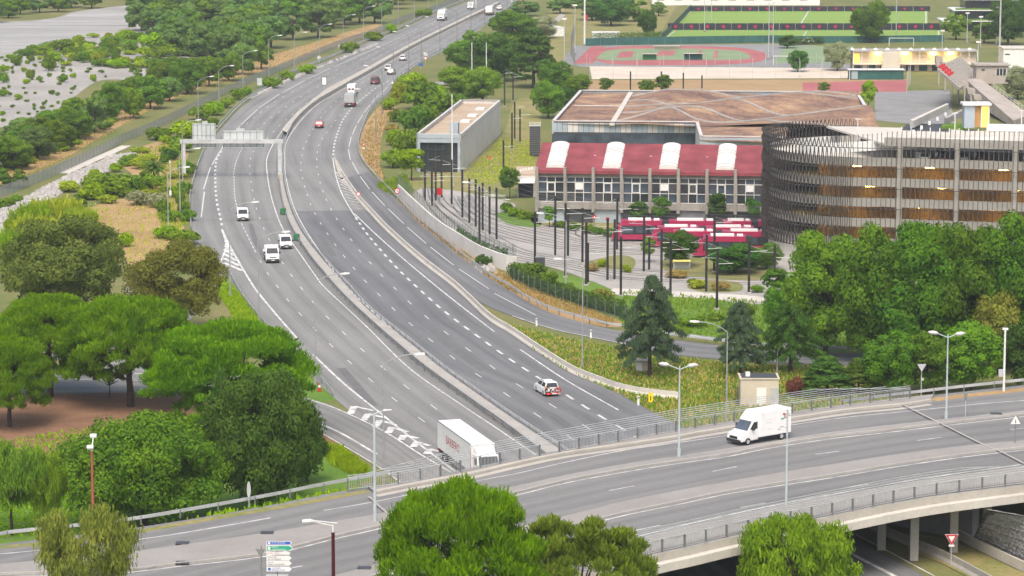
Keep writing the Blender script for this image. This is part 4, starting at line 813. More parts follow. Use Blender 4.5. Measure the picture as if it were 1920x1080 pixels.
def rib(name, f, u0, u1, w_=.7, n=60):
    w_ = .5; pts = [rp(u0+(u1-u0)*i/n, f(u0+(u1-u0)*i/n), .12) for i in range(n+1)]; mb = MB(); mb.sweep(pts, [(-w_/2,-.3),(-w_/2,.12),(w_/2,.12),(w_/2,-.3)]); return ob(name, mb, M['concrete'], root)
for k, (v0, am, ph) in enumerate(((.10,.22,0.2),(.34,.22,2.6),(.52,.2,.6),(.70,.16,3.0),(.88,.1,.4))):
    rib('roof_rib', lambda u, v0=v0, am=am, ph=ph: max(.015, min(.985, v0 + am*math.sin((u-.18)*6.5+ph)*min(1,(u-.18)*4))), .185, .985)
mb = MB(); mb.sweep([rp(.185, t/20, .1) for t in range(21)], [(-.5,-.3),(-.5,.15),(.5,.15),(.5,-.3)]); ob('roof_rib', mb, M['concrete_pale'], root)
mb = MB(); mb.sweep([rp(.02+.16*t/10, .55, .1) for t in range(11)], [(-.15,-.2),(-.15,.08),(.15,.08),(.15,-.2)]); ob('roof_rib', mb, M['concrete_pale'], root)
# --- red-roofed hall
M['red_roof'] = flat('red_roof_sheet', (.22,.052,.06), .6, 0, .25, .2, .35); M['skylight'] = flat('white_skylight', (.6,.6,.56), .35, 0, .5, .05)
M['facade_conc'] = ground('weathered_facade', [(.19,.18,.16),(.27,.255,.23),(.33,.315,.285)], .5, 3, .9, 0, .5, ((1,1,.4), 0))
root, _ = frame('red_roofed_hall', 'workshop hall with red roof, white barrel skylights and gridded windows', 'building', P(1007,416), P(1447,423))
BW, NB, DEP, ZE, ZR = 4.72, 9, 10.6, 8.75, 12.2; LN = BW*NB
ob('wall', MB().box((LN/2, DEP/2+.9, 4.3),(LN-.1, DEP+1, 8.6)), M['facade_conc'], root)
rf = ob('roof', MB().add([(-.3,-.5,ZE),(LN,-.5,ZE),(LN,DEP,ZR),(-.3,DEP,ZR),(-.3,-.5,ZE-.4),(LN,-.5,ZE-.4),(LN,DEP+12,ZE),(-.3,DEP+12,ZE)], [(0,1,2,3),(4,5,1,0),(3,2,6,7)]), M['red_roof'], root)
ob('gutter', MB().box((LN/2,-.62,ZE-.42),(LN+.3,.25,.16)), M['red_roof'], root)
ob('lintel_band', MB().box((LN/2,.1,8.0),(LN,.35,.75)), M['facade_conc'], root); ob('sill_band', MB().box((LN/2,-.1,2.9),(LN,.7,1.15)), M['facade_conc'], root)
for i in range(NB+1): ob('pillar', MB().box((i*BW,-.3,5.55),(.5,.9,7.4)), M['facade_conc'], root)
M['frame_w'] = flat('white_window_frame', (.6,.6,.57), .5); ws = [M['glass'], M['glass_blue'], M['anth']]
rn = random.Random(8); zr = (3.5, 5.05, 6.75, 7.62); ow = (BW-.5)/3
pane_me = {}
for b_ in range(NB):
    win = ob('window', MB().box((b_*BW+BW/2,.12,5.56),(BW-.5,.06,4.12)), M['anth'], root)
    fr = MB()
    for k in range(4): fr.box((b_*BW+.25+k*ow,.02,5.56),(.1,.14,4.12))
    for z in zr: fr.box((b_*BW+BW/2,.02,z),(BW-.5,.15,.1))
    ob('frame', fr, M['frame_w'], win)
    for k in range(3):
        for j in range(3):
            mi = rn.choice([0,0,1,1,2]); key = (j, mi)
            if key not in pane_me: pane_me[key] = MB().box((0,0,0),(ow-.1,.02,zr[j+1]-zr[j]-.1)).mesh('pane', ws[mi])
            ob('pane', pane_me[key], None, win, (b_*BW+.25+(k+.5)*ow, .07, (zr[j]+zr[j+1])/2))
    if b_ % 3 == 1: ob('blind', MB().box((b_*BW+BW/2,.0,6.1),(ow-.15,.05,1.1)), M['white'], win); ob('vent', MB().box((b_*BW+BW/2,-.0,5.35),(ow-.3,.06,.4)), M['anth'], win)
    else:
        c_ = b_*BW+BW/2; sq = MB(); z_a, z_b = 5.1, 6.7; sq.box((c_-ow/2+.12,-.03,(z_a+z_b)/2),(.14,.1,z_b-z_a)).box((c_+ow/2-.12,-.03,(z_a+z_b)/2),(.14,.1,z_b-z_a)).box((c_,-.03,z_a+.07),(ow-.12,.1,.14)).box((c_,-.03,z_b-.07),(ow-.12,.1,.14)); ob('opening_frame', sq, M['frame_w'], win)
    ob('shutter', MB().box((b_*BW+BW/2,.2,1.15),(BW-.3,.1,2.3)), [M['clad_blue'], M['anth'], M['clad_blue'], M['anth'], M['anth'], M['galv_dark'], M['anth'], M['anth'], M['anth']][b_], root)
for i in range(5):    # barrel skylights every second bay
    x0 = 1.35 + i*2*BW - (0 if i else 0); w2 = 1.55; mb = MB(); n = 10; pr = [(math.cos(math.pi*k/n)*w2, math.sin(math.pi*k/n)*.6) for k in range(n+1)]
    ya, yb = .6, DEP-.5; za = ZE+(ZR-ZE)*(ya+.5)/(DEP+.5)-.1; zb = ZE+(ZR-ZE)*(yb+.5)/(DEP+.5)-.1
    vv = [(x0+w2+px_, ya, za+pz) for px_, pz in pr] + [(x0+w2+px_, yb, zb+pz) for px_, pz in pr]; mb.add(vv, [(k, n+1+k, n+2+k, k+1) for k in range(n)] + [tuple(range(n+1)), tuple(range(2*n+1, n, -1))])
    sky = ob('skylight', mb, M['skylight'], rf)
    for f_ in (.03,.14,.62,.72):
        y = ya+(yb-ya)*f_; z = za+(zb-za)*f_; mb = MB(); ps = [Vector((x0+w2+a_*1.012, y, z+b_*1.02)) for a_, b_ in pr]
        for p_, q_ in zip(ps, ps[1:]): mb.tube(p_, q_, .05, 4)
        ob('arch', mb, M['galv_dark'], sky)
rv = MB().box((0,0,.12),(.35,.5,.2)).mesh('roof_vent', M['skylight'])
for i in range(NB):
    for f_ in (.08,.5): ob('roof_vent', rv, None, rf, (4.4+i*BW, .5+DEP*f_, ZE+(ZR-ZE)*f_))
# annex with white canopy left of the hall
root = thing('annex', 'low annex with white sloping canopy and dark gate beside the red-roofed hall', 'building', P(986,372)); ob('block', MB().box((.5,8,1.9),(4.0,12,3.8)), M['clad'], root); ob('roof', MB().box((.5,8.5,3.9),(4.4,12.8,.25)), M['roof_tan'], root)
ob('canopy', MB().add([(-1.4,-.6,2.9),(1.5,-.6,2.9),(1.7,5,3.6),(-.7,5,3.6),(-1.4,-.6,2.75),(1.5,-.6,2.75)], [(0,1,2,3),(4,5,1,0)]), M['white'], root); ob('gate', MB().box((0,1.9,1.4),(2.6,.1,2.7)), M['dark'], root)
for i in range(5): ob('parapet_vent', MB().box((-.9+.5*i,7+i*.8,4.2),(.3,.3,.4)), M['white'], root)
# --- round-ended car park with fin screen
PZ = 16.7; near_pt = P(1660,296,PZ); Rr = 17.0
cen = Vector((near_pt.x, near_pt.y+Rr, 0)); r_end = P(1990,306,PZ)
outl = []           # plan outline: from far side round the left end to the front and off to the right
for i in range(0, 61):
    a = math.pi/2 + math.pi*i/60; outl.append(Vector((cen.x+Rr*math.cos(a), cen.y+Rr*math.sin(a), 0)))
fdir = (Vector((r_end.x, r_end.y, 0)) - Vector((near_pt.x, near_pt.y, 0))).normalized()
outl_back = [Vector((cen.x+14, cen.y+Rr-1, 0))] 
outl += [Vector((near_pt.x, near_pt.y, 0)) + fdir*s for s in (4, 10, 18, 26, 34, 42)]
OUT = spl(outl, 1.0); FL = 3.05; LV = 5
root = thing('car_park', 'round-ended multi-storey car park behind a screen of slim fins', 'building')
ctr = Vector((near_pt.x+18, cen.y, 0))
def inset(p, d): return offset(p, d)
probe = offset(OUT, 1.0); sgn = 1 if (probe[len(probe)//2]-ctr).length < (OUT[len(OUT)//2]-ctr).length else -1
inn = offset(OUT, 1.3*sgn); poly_in = [(v.x, v.y) for v in inn] + [(inn[-1].x+2, inn[-1].y+30), (inn[0].x+30, inn[0].y)]
core = offset(OUT, 9*sgn)[8:]; 
right_in = [(v.x, v.y) for v in inn if v.x > near_pt.x-1 and v.y < cen.y]; poly_top = right_in + [(right_in[-1][0], right_in[-1][1]+26), (right_in[0][0]-6, right_in[0][1]+26)]
for k in range(LV+2):
    z = k*FL+.4
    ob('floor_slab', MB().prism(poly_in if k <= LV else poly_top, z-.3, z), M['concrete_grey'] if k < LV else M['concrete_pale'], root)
    if k: 
        q_ = inn if k <= LV else [v for v in inn if v.x > near_pt.x-1 and v.y < cen.y]; mb = MB(); mb.sweep(lift(q_, z-.35), [(0,0),(0,1.3),(.15*1,1.3),(.15,0)]); ob('spandrel', mb, M['concrete'], root)
M['lamplit_ochre'] = ground('ochre_lamplight', [(.30,.17,.06),(.42,.25,.10),(.5,.32,.14)], .2, 2, .9)  # orange lamplight on the inner walls is put into this ochre colour
mb = MB(); mb.sweep(core, [(0,0),(0,LV*FL),(.2,LV*FL),(.2,0)]); ob('core_wall', mb, M['lamplit_ochre'], root)
mb = MB(); mb.sweep(lift(inn[:64], -.1), [(0,0),(0,3.1),(.2,3.1),(.2,0)]); ob('base_wall', mb, M['wall_pale'], root)
fr0 = near_i(inn, Vector((near_pt.x+1, near_pt.y+1, 0)))
for i in range(5):
    q, t = at_len(inn[fr0:], 1.2+i*8.5); q = q + Vector((0,-.25,0)); ob('column', MB().box((q.x, q.y, (LV+1)*FL/2+.4),(.75,.5,(LV+1)*FL+.8), math.atan2(t.y,t.x)), M['concrete'], root)
for k in range(LV):       # lamps on the ceilings, some lit
    for i in range(6):
        q, t = at_len(offset(OUT, 5.5*sgn)[20:], 6+i*11 + (k*3 % 5)); o = ob('ceiling_lamp', MB().box((q.x, q.y, k*FL+2.62),(1.4,.25,.1)), M['lampglow'], root)
PZ = 17.3; TH = PZ + .9
nf = int(plen(OUT)/.72); cnt = 0; stuff = MB()
fin_me = MB().add([(-.05,-.05,0),(.05,-.05,0),(.05,.08,0),(-.05,.08,0),(-.05,.50,FL*.98),(.05,.50,FL*.98),(.05,.63,FL*.98),(-.05,.63,FL*.98)], [(3,2,1,0),(4,5,6,7),(0,1,5,4),(1,2,6,5),(2,3,7,6),(3,0,4,7)]).mesh('fin', M['fin'] if 'fin' in M else M.setdefault('fin', flat('bronze_fin', (.075,.07,.066), .45, .2, .4, .4)))
topf = lambda i: .38 + .62*min(1, max(0, (i/nf-.42)/.2))
for k in range(6, 0, -1):
    for i in range(nf):
        q, t = at_len(OUT, .3+i*.72); rz = math.atan2(t.y, t.x) + (0 if sgn < 0 else math.pi)
        if i < nf*.17: near = False
        else: near = True
        if near and cnt < 300: o = ob('fin', fin_me, None, root, (q.x, q.y, k*FL-.25), rz); cnt += 1; o.scale = (1, 1, topf(i) if k == 6 else 1)
        else:
            ca, sa = math.cos(rz), math.sin(rz); vv = []
            for v in fin_me.vertices: vv.append((q.x+v.co.x*ca-v.co.y*sa, q.y+v.co.x*sa+v.co.y*ca, k*FL-.25+v.co.z*(topf(i) if k == 6 else 1)))
            stuff.add(vv, [tuple(p_.vertices) for p_ in fin_me.polygons])
for i in range(nf):        # second, opposite-leaning layer on the round end
    q, t = at_len(OUT, .66+i*.72)
    if i > nf*.5: continue
    rz = math.atan2(t.y, t.x) + (0 if sgn < 0 else math.pi); ca, sa = math.cos(rz), math.sin(rz)
    for k in range(1, 7):
        vv = [(q.x+v.co.x*ca-(.55-v.co.y)*sa, q.y+v.co.x*sa+(.55-v.co.y)*ca, k*FL-.25+v.co.z*(topf(i) if k == 6 else 1)) for v in fin_me.vertices]; stuff.add(vv, [tuple(p_.vertices) for p_ in fin_me.polygons])
ob('fin_screen', stuff, M['fin'], root, kind='stuff')
for k in range(1, 7): mb = MB(); mb.sweep(lift(offset(OUT, .25*sgn), k*FL-.25), [(-.05,0),(-.05,.1),(.05,.1),(.05,0)]); ob('screen_rail', mb, M['fin'], root)
ob('ramp_wall', MB().prism([tuple(P(*v, PZ+1.9).xy) for v in ((1706,238),(1775,206),(1779,207),(1712,240))], PZ+1.9, PZ+3.0), M['concrete_pale'], root); ob('ramp_wall', MB().prism([tuple(P(*v, PZ+1.9).xy) for v in ((1770,232),(1812,212),(1815,213),(1775,234))], PZ+1.9, PZ+2.9), M['concrete'], root)
for i in range(5): q = P(1712+15*i, 240-8*i, PZ+3.0); ob('wall_light', MB().box((q.x, q.y-.6, PZ+2.5),(.35,.1,.6)), M['white'], root)
kq = P(1832,240,PZ+1.9); kio = ob('stair_kiosk', MB().box((kq.x-1.2, kq.y+1.3, PZ+3.7),(1.6,2.6,3.6)).box((kq.x+.7,kq.y+2.4,PZ+3.7),(2.4,.4,3.6)), M['clad_blue'], root)
ob('roof_slab', MB().box((kq.x-.1,kq.y+1.2,PZ+5.6),(4.4,3.2,.35)), M['white'], kio)
for s in (-.05, 1.15): ob('door', MB().box((kq.x+s+.1, kq.y+.4, PZ+3.6),(1.05,.1,3.2)), M['amber'] if s > 0 else M['lamplit_ochre'], kio)
ob('door_frame', MB().box((kq.x+.65,kq.y+.3,PZ+3.6),(.12,.2,3.3)).box((kq.x-.42,kq.y+.3,PZ+3.6),(.12,.2,3.3)).box((kq.x+1.85,kq.y+.3,PZ+3.6),(.12,.2,3.3)), M['white'], kio)
for (x, y) in ((1608,262),(1790,250),(1915,245)):
    q = P(x, y, PZ+1.9); ob('light_pole', MB().tube((q.x,q.y,PZ+1.8),(q.x,q.y,PZ+5),.07,6).box((q.x,q.y,PZ+5),(.9,.15,.08)), M['white'], root)
ramp = offset(OUT, 6.0*sgn)[6:70]; mb = MB(); mb.sweep([Vector((v.x, v.y, LV*FL+.4+2.6*max(0,(i-20)/44))) for i, v in enumerate(ramp)], [(0,0),(0,1.5),(.2,1.5),(.2,0)]); ob('ramp_wall', mb, M['white'], root)
for (q, z0, z1, m_) in (([(1690,244),(1780,247),(1790,232),(1700,232)],18.7,18.74,'anth'),([(1850,246),(1950,249),(1950,238),(1860,236)],18.7,18.74,'concrete_grey'),([(1850,234),(1960,236),(1960,234),(1850,232)],18.7,19.7,'white'),([(1765,236),(1808,238),(1806,231),(1772,230)],18.7,19.2,'lawn')):
    ob('roof_feature', MB().prism([tuple(P(*v, z1).xy) for v in q], z0, z1), M[m_], root)
for i in range(14): q = P(1690+i*18, 250+i*.5, 18.7); ob('bollard', MB().box((q.x, q.y, 19.2),(.12,.12,1.0)), M['white'], root)
# parked cars on the upper level are things of their own: see vehicles
# --- stadium stand with commentary box
CS = ground('stand_concrete', [(.27,.245,.215),(.36,.325,.29),(.43,.39,.35)], .3, 2, .9)
root = thing('grandstand', 'raked concrete grandstand on slim columns behind the car park', 'grandstand')
sa_, sb_ = P(1765,205), P(1880,235); 
def st(px_, py_, z): return P(px_, py_, z)
# raked deck: front edge low, back edge high; sits left of the box
dk = [st(1757,128,9), st(1805,108,9), st(1832,140,5.5), st(1800,165,5.5)]
mb = MB(); mb.add(dk + [v - Vector((0,0,.7)) for v in dk], [(0,1,2,3),(7,6,5,4),(0,3,7,4),(3,2,6,7),(2,1,5,6),(1,0,4,5)]); ob('deck', mb, CS, root)
for j in range(7):
    for k in range(8):
        a, b = dk[0].lerp(dk[3], (j+.5)/7.5), dk[1].lerp(dk[2], (j+.5)/7.5); q = a.lerp(b, .08+k*.115); mb = MB(); mb.box((0,0,.25),(.9,.4,.25)).box((0,.2,.55),(.9,.08,.5)); ob('seat', mb, M['red'] if k < 2 and j < 4 else M['concrete'], root, q)
for i in range(7):
    t = i/6; q = st(1760+i*12, 160+i*11, 0); top = dk[0].lerp(dk[3], t); mb = MB(); mb.tube((q.x, q.y, 0), (q.x, q.y, 5.0), .22, 6); ob('column', mb, CS, root)
    mb = MB(); a = Vector((q.x-.6, q.y, 4.6)); mb.add([(a.x,a.y,4.6),(a.x+1.6,a.y,4.6),(a.x+1.4,a.y,7.2-t*1.6),(a.x-.4,a.y,7.4-t*1.6),(a.x,a.y+2.4,4.6),(a.x+1.6,a.y+2.4,4.6),(a.x+1.4,a.y+2.4,7.2-t*1.6),(a.x-.4,a.y+2.4,7.4-t*1.6)], [(0,1,2,3),(7,6,5,4),(0,4,5,1),(1,5,6,2),(2,6,7,3),(3,7,4,0)]); ob('bracket', mb, CS, root)
w0, w1, w2_, w3 = st(1812,150,6), st(1835,145,6), st(1930,215,1.5), st(1900,226,1.5)
mb = MB(); mb.add([w0, w1, w2_, w3, Vector((w0.x,w0.y,2)), Vector((w1.x,w1.y,2)), Vector((w2_.x,w2_.y,-.1)), Vector((w3.x,w3.y,-.1))], [(0,1,2,3),(3,2,6,7),(0,3,7,4),(0,4,5,1),(1,5,6,2)]); ob('ramp', mb, CS, root)
mb = MB(); 
for i in range(11): q = w1.lerp(w2_, .3+.07*i); mb.box((q.x,q.y,q.z+.5),(.06,.06,1.0))
for z in (.5,1.0): mb.tube(w1.lerp(w2_,.3)+Vector((0,0,z)), w2_+Vector((0,0,z)), .04, 5)
ob('railing', mb, M['white'], root)
bq = st(1861,135,7.5); bx_ = thing('commentary_box', 'concrete commentary box with slanted window band on the grandstand', 'cabin', (bq.x, bq.y, 0)); ob('body', MB().add([(-3.8,0,5),(3.0,0,5),(3.8,0,9),(-3.8,0,9),(-3.8,5,5),(3.0,5,5),(3.8,5,9),(-3.8,5,9)], [(0,1,2,3),(7,6,5,4),(0,4,5,1),(1,5,6,2),(2,6,7,3),(3,7,4,0)]), CS, bx_)
wn = ob('window_band', MB().box((2.0,-.03,7.5),(2.4,.06,1.5)), M['glass'], bx_)
for i in range(4): ob('mullion', MB().box((.85+i*.78,-.08,7.5),(.12,.08,1.6)), M['white'], wn)
ob('small_window', MB().box((-2.2,-.03,8.0),(.7,.06,.4)), M['dark'], bx_); ob('roof', MB().box((0,2.5,9.15),(8.4,6,.3)), CS, bx_); ob('floor', MB().box((-.3,2.4,4.9),(7.8,5.6,.25)), CS, bx_); ob('stem', MB().box((-1.5,3,2.5),(3,3,5)), CS, bx_)
# --- beige pavilion with lit terrace
root = thing('pavilion', 'long beige pavilion with yellow-lit covered terrace beyond the courts', 'building', P(1600,134)); s8 = scale_at(134); Lp = 232/s8
M['cream'] = flat('cream_render', (.58,.52,.44), .8, 0, .2, .06, .3)
ob('wall', MB().box((Lp/2,5,2.6),(Lp,6,5.2)), M['cream'], root); ob('roof', MB().box((Lp/2,4.2,5.35),(Lp+.6,8,.3)), M['concrete'], root); ob('terrace_slab', MB().box((Lp/2,1,1.9),(Lp,2.2,.25)), M['cream'], root)
ob('stair_block', MB().box((Lp*.30,.2,2.4),(4.8,3,5.6)), M['cream'], root)
for i in range(16): ob('post', MB().box((i*Lp/15,.1,3.6),(.12,.12,3.3)), M['white'], root)
for f_ in (.20,.42,.65,.79): ob('terrace_lamp', MB().box((Lp*f_,1.6,4.75),(1.5,.5,.25)), M['lampglow'], root)
ob('door', MB().box((1.0,1.9,3.3),(1.6,.15,2.6)), M['amber'], root)
for i in range(11): ob('roof_vent', MB().add([(i*Lp/10.5-.6,3,5.5),(i*Lp/10.5+.6,3,5.5),(i*Lp/10.5+.6,4.2,5.5),(i*Lp/10.5-.6,4.2,5.5),(i*Lp/10.5,3.6,6.1)], [(0,1,4),(1,2,4),(2,3,4),(3,0,4)]), M['white'], root)
for i in range(9): ob('lower_bay', MB().box((1.5+i*Lp/9.5,1.9,.9),(2.2,.12,1.6)), M['windbreak' if i % 2 else 'anth'], root)
root = thing('changing_hut', 'low green-screened hut in front of the beige pavilion', 'building', P(1592,149)); ob('wall', MB().box((7,1.5,1.2),(14,3,2.4)), M['windbreak'], root); ob('roof', MB().box((7,1.4,2.5),(14.6,3.6,.15)), M['white'], root); ob('door', MB().box((1.4,-.05,1.1),(1.6,.08,2.0)), M['clad_blue'], root); ob('post', MB().box((.1,-.2,1.2),(.15,.15,2.4)), M['white'], root)
root = thing('white_building', 'plain white block behind the commentary box', 'building', P(1895,150)); ob('wall', MB().box((5,4,4),(14,8,8)), M['white'], root); ob('roof', MB().box((5,4,8.1),(14.4,8.4,.25)), M['concrete_pale'], root); ob('window', MB().box((-1,-.03,6.6),(1.2,.06,.3)), M['dark'], root)
root = thing('terraced_block', 'pale terraced building with planted roof edges at the upper right corner', 'building', P(1800,58)); 
for k in range(4): fl = ob('storey', MB().box((6+k*2.2,6+k*3,1.6+k*3.2),(22-k*3,12,2.9)), M['glass'], root); ob('slab', MB().box((6+k*2.2,5.4+k*3,3.2+k*3.2),(23.5-k*3,14,.35)), M['white'], fl); ob('planter', MB().box((6+k*2.2,-1.2+k*3,3.6+k*3.2),(22-k*3,.8,.5)), M['lawn'], fl)
root = thing('white_hall', 'long white building along the top edge behind the pitches', 'building', P(1265,10)); ob('wall', MB().box((22,4,2.6),(60,8,5.2)), M['white'], root); ob('roof', MB().box((22,4,5.3),(61,9,.3)), M['clad_blue'], root)
for i in range(9): ob('window', MB().box((-5+i*6.4,-.03,2.4),(2.6,.06,1.2)), M['glass_blue'], root)
root = thing('white_shed', 'small white shed beside the footpath in the dry park', 'shed', P(1045,68)); ob('wall', MB().box((0,1.5,1.3),(4.2,3,2.6)), M['white'], root); ob('roof', MB().add([(-2.3,-.1,2.6),(2.3,-.1,2.6),(2.3,3.1,2.6),(-2.3,3.1,2.6),(0,-.1,3.0),(0,3.1,3.0)], [(0,1,4),(1,2,5,4),(3,5,2),(0,4,5,3)]), M['white'], root)
root = thing('white_marquee', 'low white marquee behind the hedge of the track', 'tent', P(1136,78)); ob('wall', MB().box((0,2,1.3),(8,4,2.6)), M['white'], root); ob('roof', MB().box((0,2,2.7),(8.4,4.4,.2)), M['white'], root)
root = thing('red_kiosk', 'small red sign box in the dry park by the mast', 'sign', P(1099,42)); ob('panel', MB().box((0,0,1.6),(.9,.2,1.8)), M['red'], root); ob('post', MB().box((0,0,.4),(.12,.12,.8)), M['galv'], root)
for (x, y, ww, hh, m_, lab) in ((1218,112,26,1.6,'dkgreen_','green dugout shelter left of the track centre'),(1300,112,34,1.7,'windbreak','dark dugout shelter on the near side of the running track'),(1250,93,48,1.0,'cream','long pale mat bench on the far side of the track infield')):
    s9 = scale_at(y); r_ = thing('dugout', lab, 'shelter', P(x, y)); ob('back', MB().box((0,.4,hh/2),(ww/s9,.15,hh)), M.get(m_, M['dkgreen']), r_); ob('roof', MB().box((0,0,hh+.05),(ww/s9+.2,1.2,.1)), M['cream'], r_)
# --- technical huts
root = thing('technical_hut', 'beige technical hut with flat roof and door behind the overpass railing', 'hut', P(1424,762)); zb_ = 0
M['hut'] = flat('beige_render', (.5,.45,.36), .8, 0, .2, .06, .4); ob('wall', MB().box((0,1.6,1.6),(4.4,3.2,3.2)), M['hut'], root); ob('roof', MB().box((0,1.6,3.22),(4.6,3.4,.14)), M['hut'], root); ob('roof_deck', MB().box((0,1.6,3.31),(4.1,2.9,.04)), M['anth'], root)
ob('door', MB().box((.2,-.03,1.1),(1.1,.06,2.1)), M['white'], root); ob('door', MB().box((1.7,-.03,1.1),(.9,.06,2.1)), M['galv'], root); ob('vent', MB().box((-1.3,1.2,3.55),(.5,.5,.5)), M['white'], root)
for i in range(3): ob('fence_post', MB().box((-2.4-.12*i,-.3+i*.6,1.1),(.08,.08,2.2)), M['anth'], root)
root = thing('utility_box', 'small beige utility box at the foot of the cedar', 'box', P(1203,697)); ob('body', MB().box((0,.6,.65),(1.5,1.2,1.3)), M['hut'], root); ob('lid', MB().box((0,.55,1.36),(1.7,1.5,.12)), M['concrete_pale'], root); ob('door', MB().box((-.3,-.03,.6),(.7,.05,1.0)), M['white'], root)
root = thing('dark_cabinet', 'dark electrical cabinet beside a tram pole', 'cabinet', P(1013,503)); ob('body', MB().box((0,.5,.8),(1.4,1.0,1.6)), M['anth'], root); ob('lid', MB().box((0,.5,1.62),(1.5,1.1,.06)), M['galv_dark'], root)
# --- floodlight masts around the pitches
for i, (x, y, h, lab) in enumerate([(1058,118,12,'floodlight mast at the left end of the running track'),(1078,103,14,'second floodlight mast at the left end of the running track'),(1096,86,26,'tallest white mast behind the red run-up'),(1321,60,10,'slim pylon left of centre between the pitches'),(1334,48,10,'slim pylon right of centre between the pitches'),(1441,112,16,'left of the twin masts beside the dull pitch'),(1449,110,16,'right of the twin masts beside the dull pitch'),(1680,76,20,'grey floodlight mast in front of the right pitch end'),(1766,120,9,'short mast at the left end of the grandstand'),(1838,90,9,'white mast at the upper right building'),(1868,84,11,'second white mast at the upper right building'),(1813,82,9,'thin mast before the terraced building'),(1874,105,26,'thick pale blue mast behind the commentary box'),(1832,190,14,'white double mast rising from the stair kiosk')]):
    r_ = thing('floodlight_mast', lab, 'mast', P(x, y)); ob('pole', MB().tube((0,0,0),(0,0,h),.28 if h > 20 else .15,8,.18 if h > 20 else .09), M['galv' if i != 2 else 'white'], r_); ob('head', MB().box((0,-.1,h+.1),(1.2,.3,.4)), M['white'], r_); ob('base', MB().box((0,0,.3),(.7,.7,.6)), M['concrete_grey'], r_)
# ================================================================== vehicles (local: x right, y forward, z up)
def bevel(o, w=.06, n=2):
    m = o.modifiers.new('bevel', 'BEVEL'); m.width = w; m.segments = n; m.limit_method = 'ANGLE'; return o
CARW = flat('car_white', (.74,.75,.75), .3, 0, .5, .03); CARR = flat('car_red', (.38,.03,.05), .3, 0, .5, .05); CARD = flat('car_dark', (.05,.05,.055), .3, 0, .5, .05); CARM = flat('car_maroon', (.14,.025,.04), .35, 0, .5, .05); CARS = flat('car_silver', (.45,.46,.47), .3, .3, .5, .05)
TAIL = flat('tail_lamp', (.5,.01,.01), .4); TAILON = flat('tail_lamp_lit', (1.0,.05,.03), .4, emit=1.5); HEAD = flat('head_lamp', (.7,.72,.75), .15); PLAS = flat('dark_plastic', (.035,.036,.038), .6); AMBER2 = flat('orange_lamp', (.9,.35,.05), .4)
def wheel_me(r, w):
    t = MB(); n = 14
    t.tube((-w/2,0,0),(w/2,0,0),r,n); h = MB(); h.tube((-w/2-.01,0,0),(w/2+.01,0,0),r*.58,10); return t.mesh('wheel', M['tyre']), h.mesh('rim', M['galv'])
WM = {}
def wheels(root, W, ys, r, w=.22):
    if (r, w) not in WM: WM[r, w] = wheel_me(r, w)
    t, h = WM[r, w]
    for y in ys:
        for s in (-1, 1):
            o = ob('wheel', t, None, root, (s*(W/2-w/2+.01), y, r)); ob('rim', h, None, o)
def heading(px): # heading from two photo points on the road
    a, b = P(*px[0]), P(*px[1]); d = b-a; return math.atan2(d.y, d.x) - math.pi/2
def hd(pth, x, y, away):
    "direction of the carriageway line nearest to a photo point"
    q = P(x, y); i = near_i(pth, q); i = max(2, min(len(pth)-3, i)); d = pth[i+2]-pth[i-2]
    if (d.y > 0) != away: d = -d
    return math.atan2(d.y, d.x) - math.pi/2
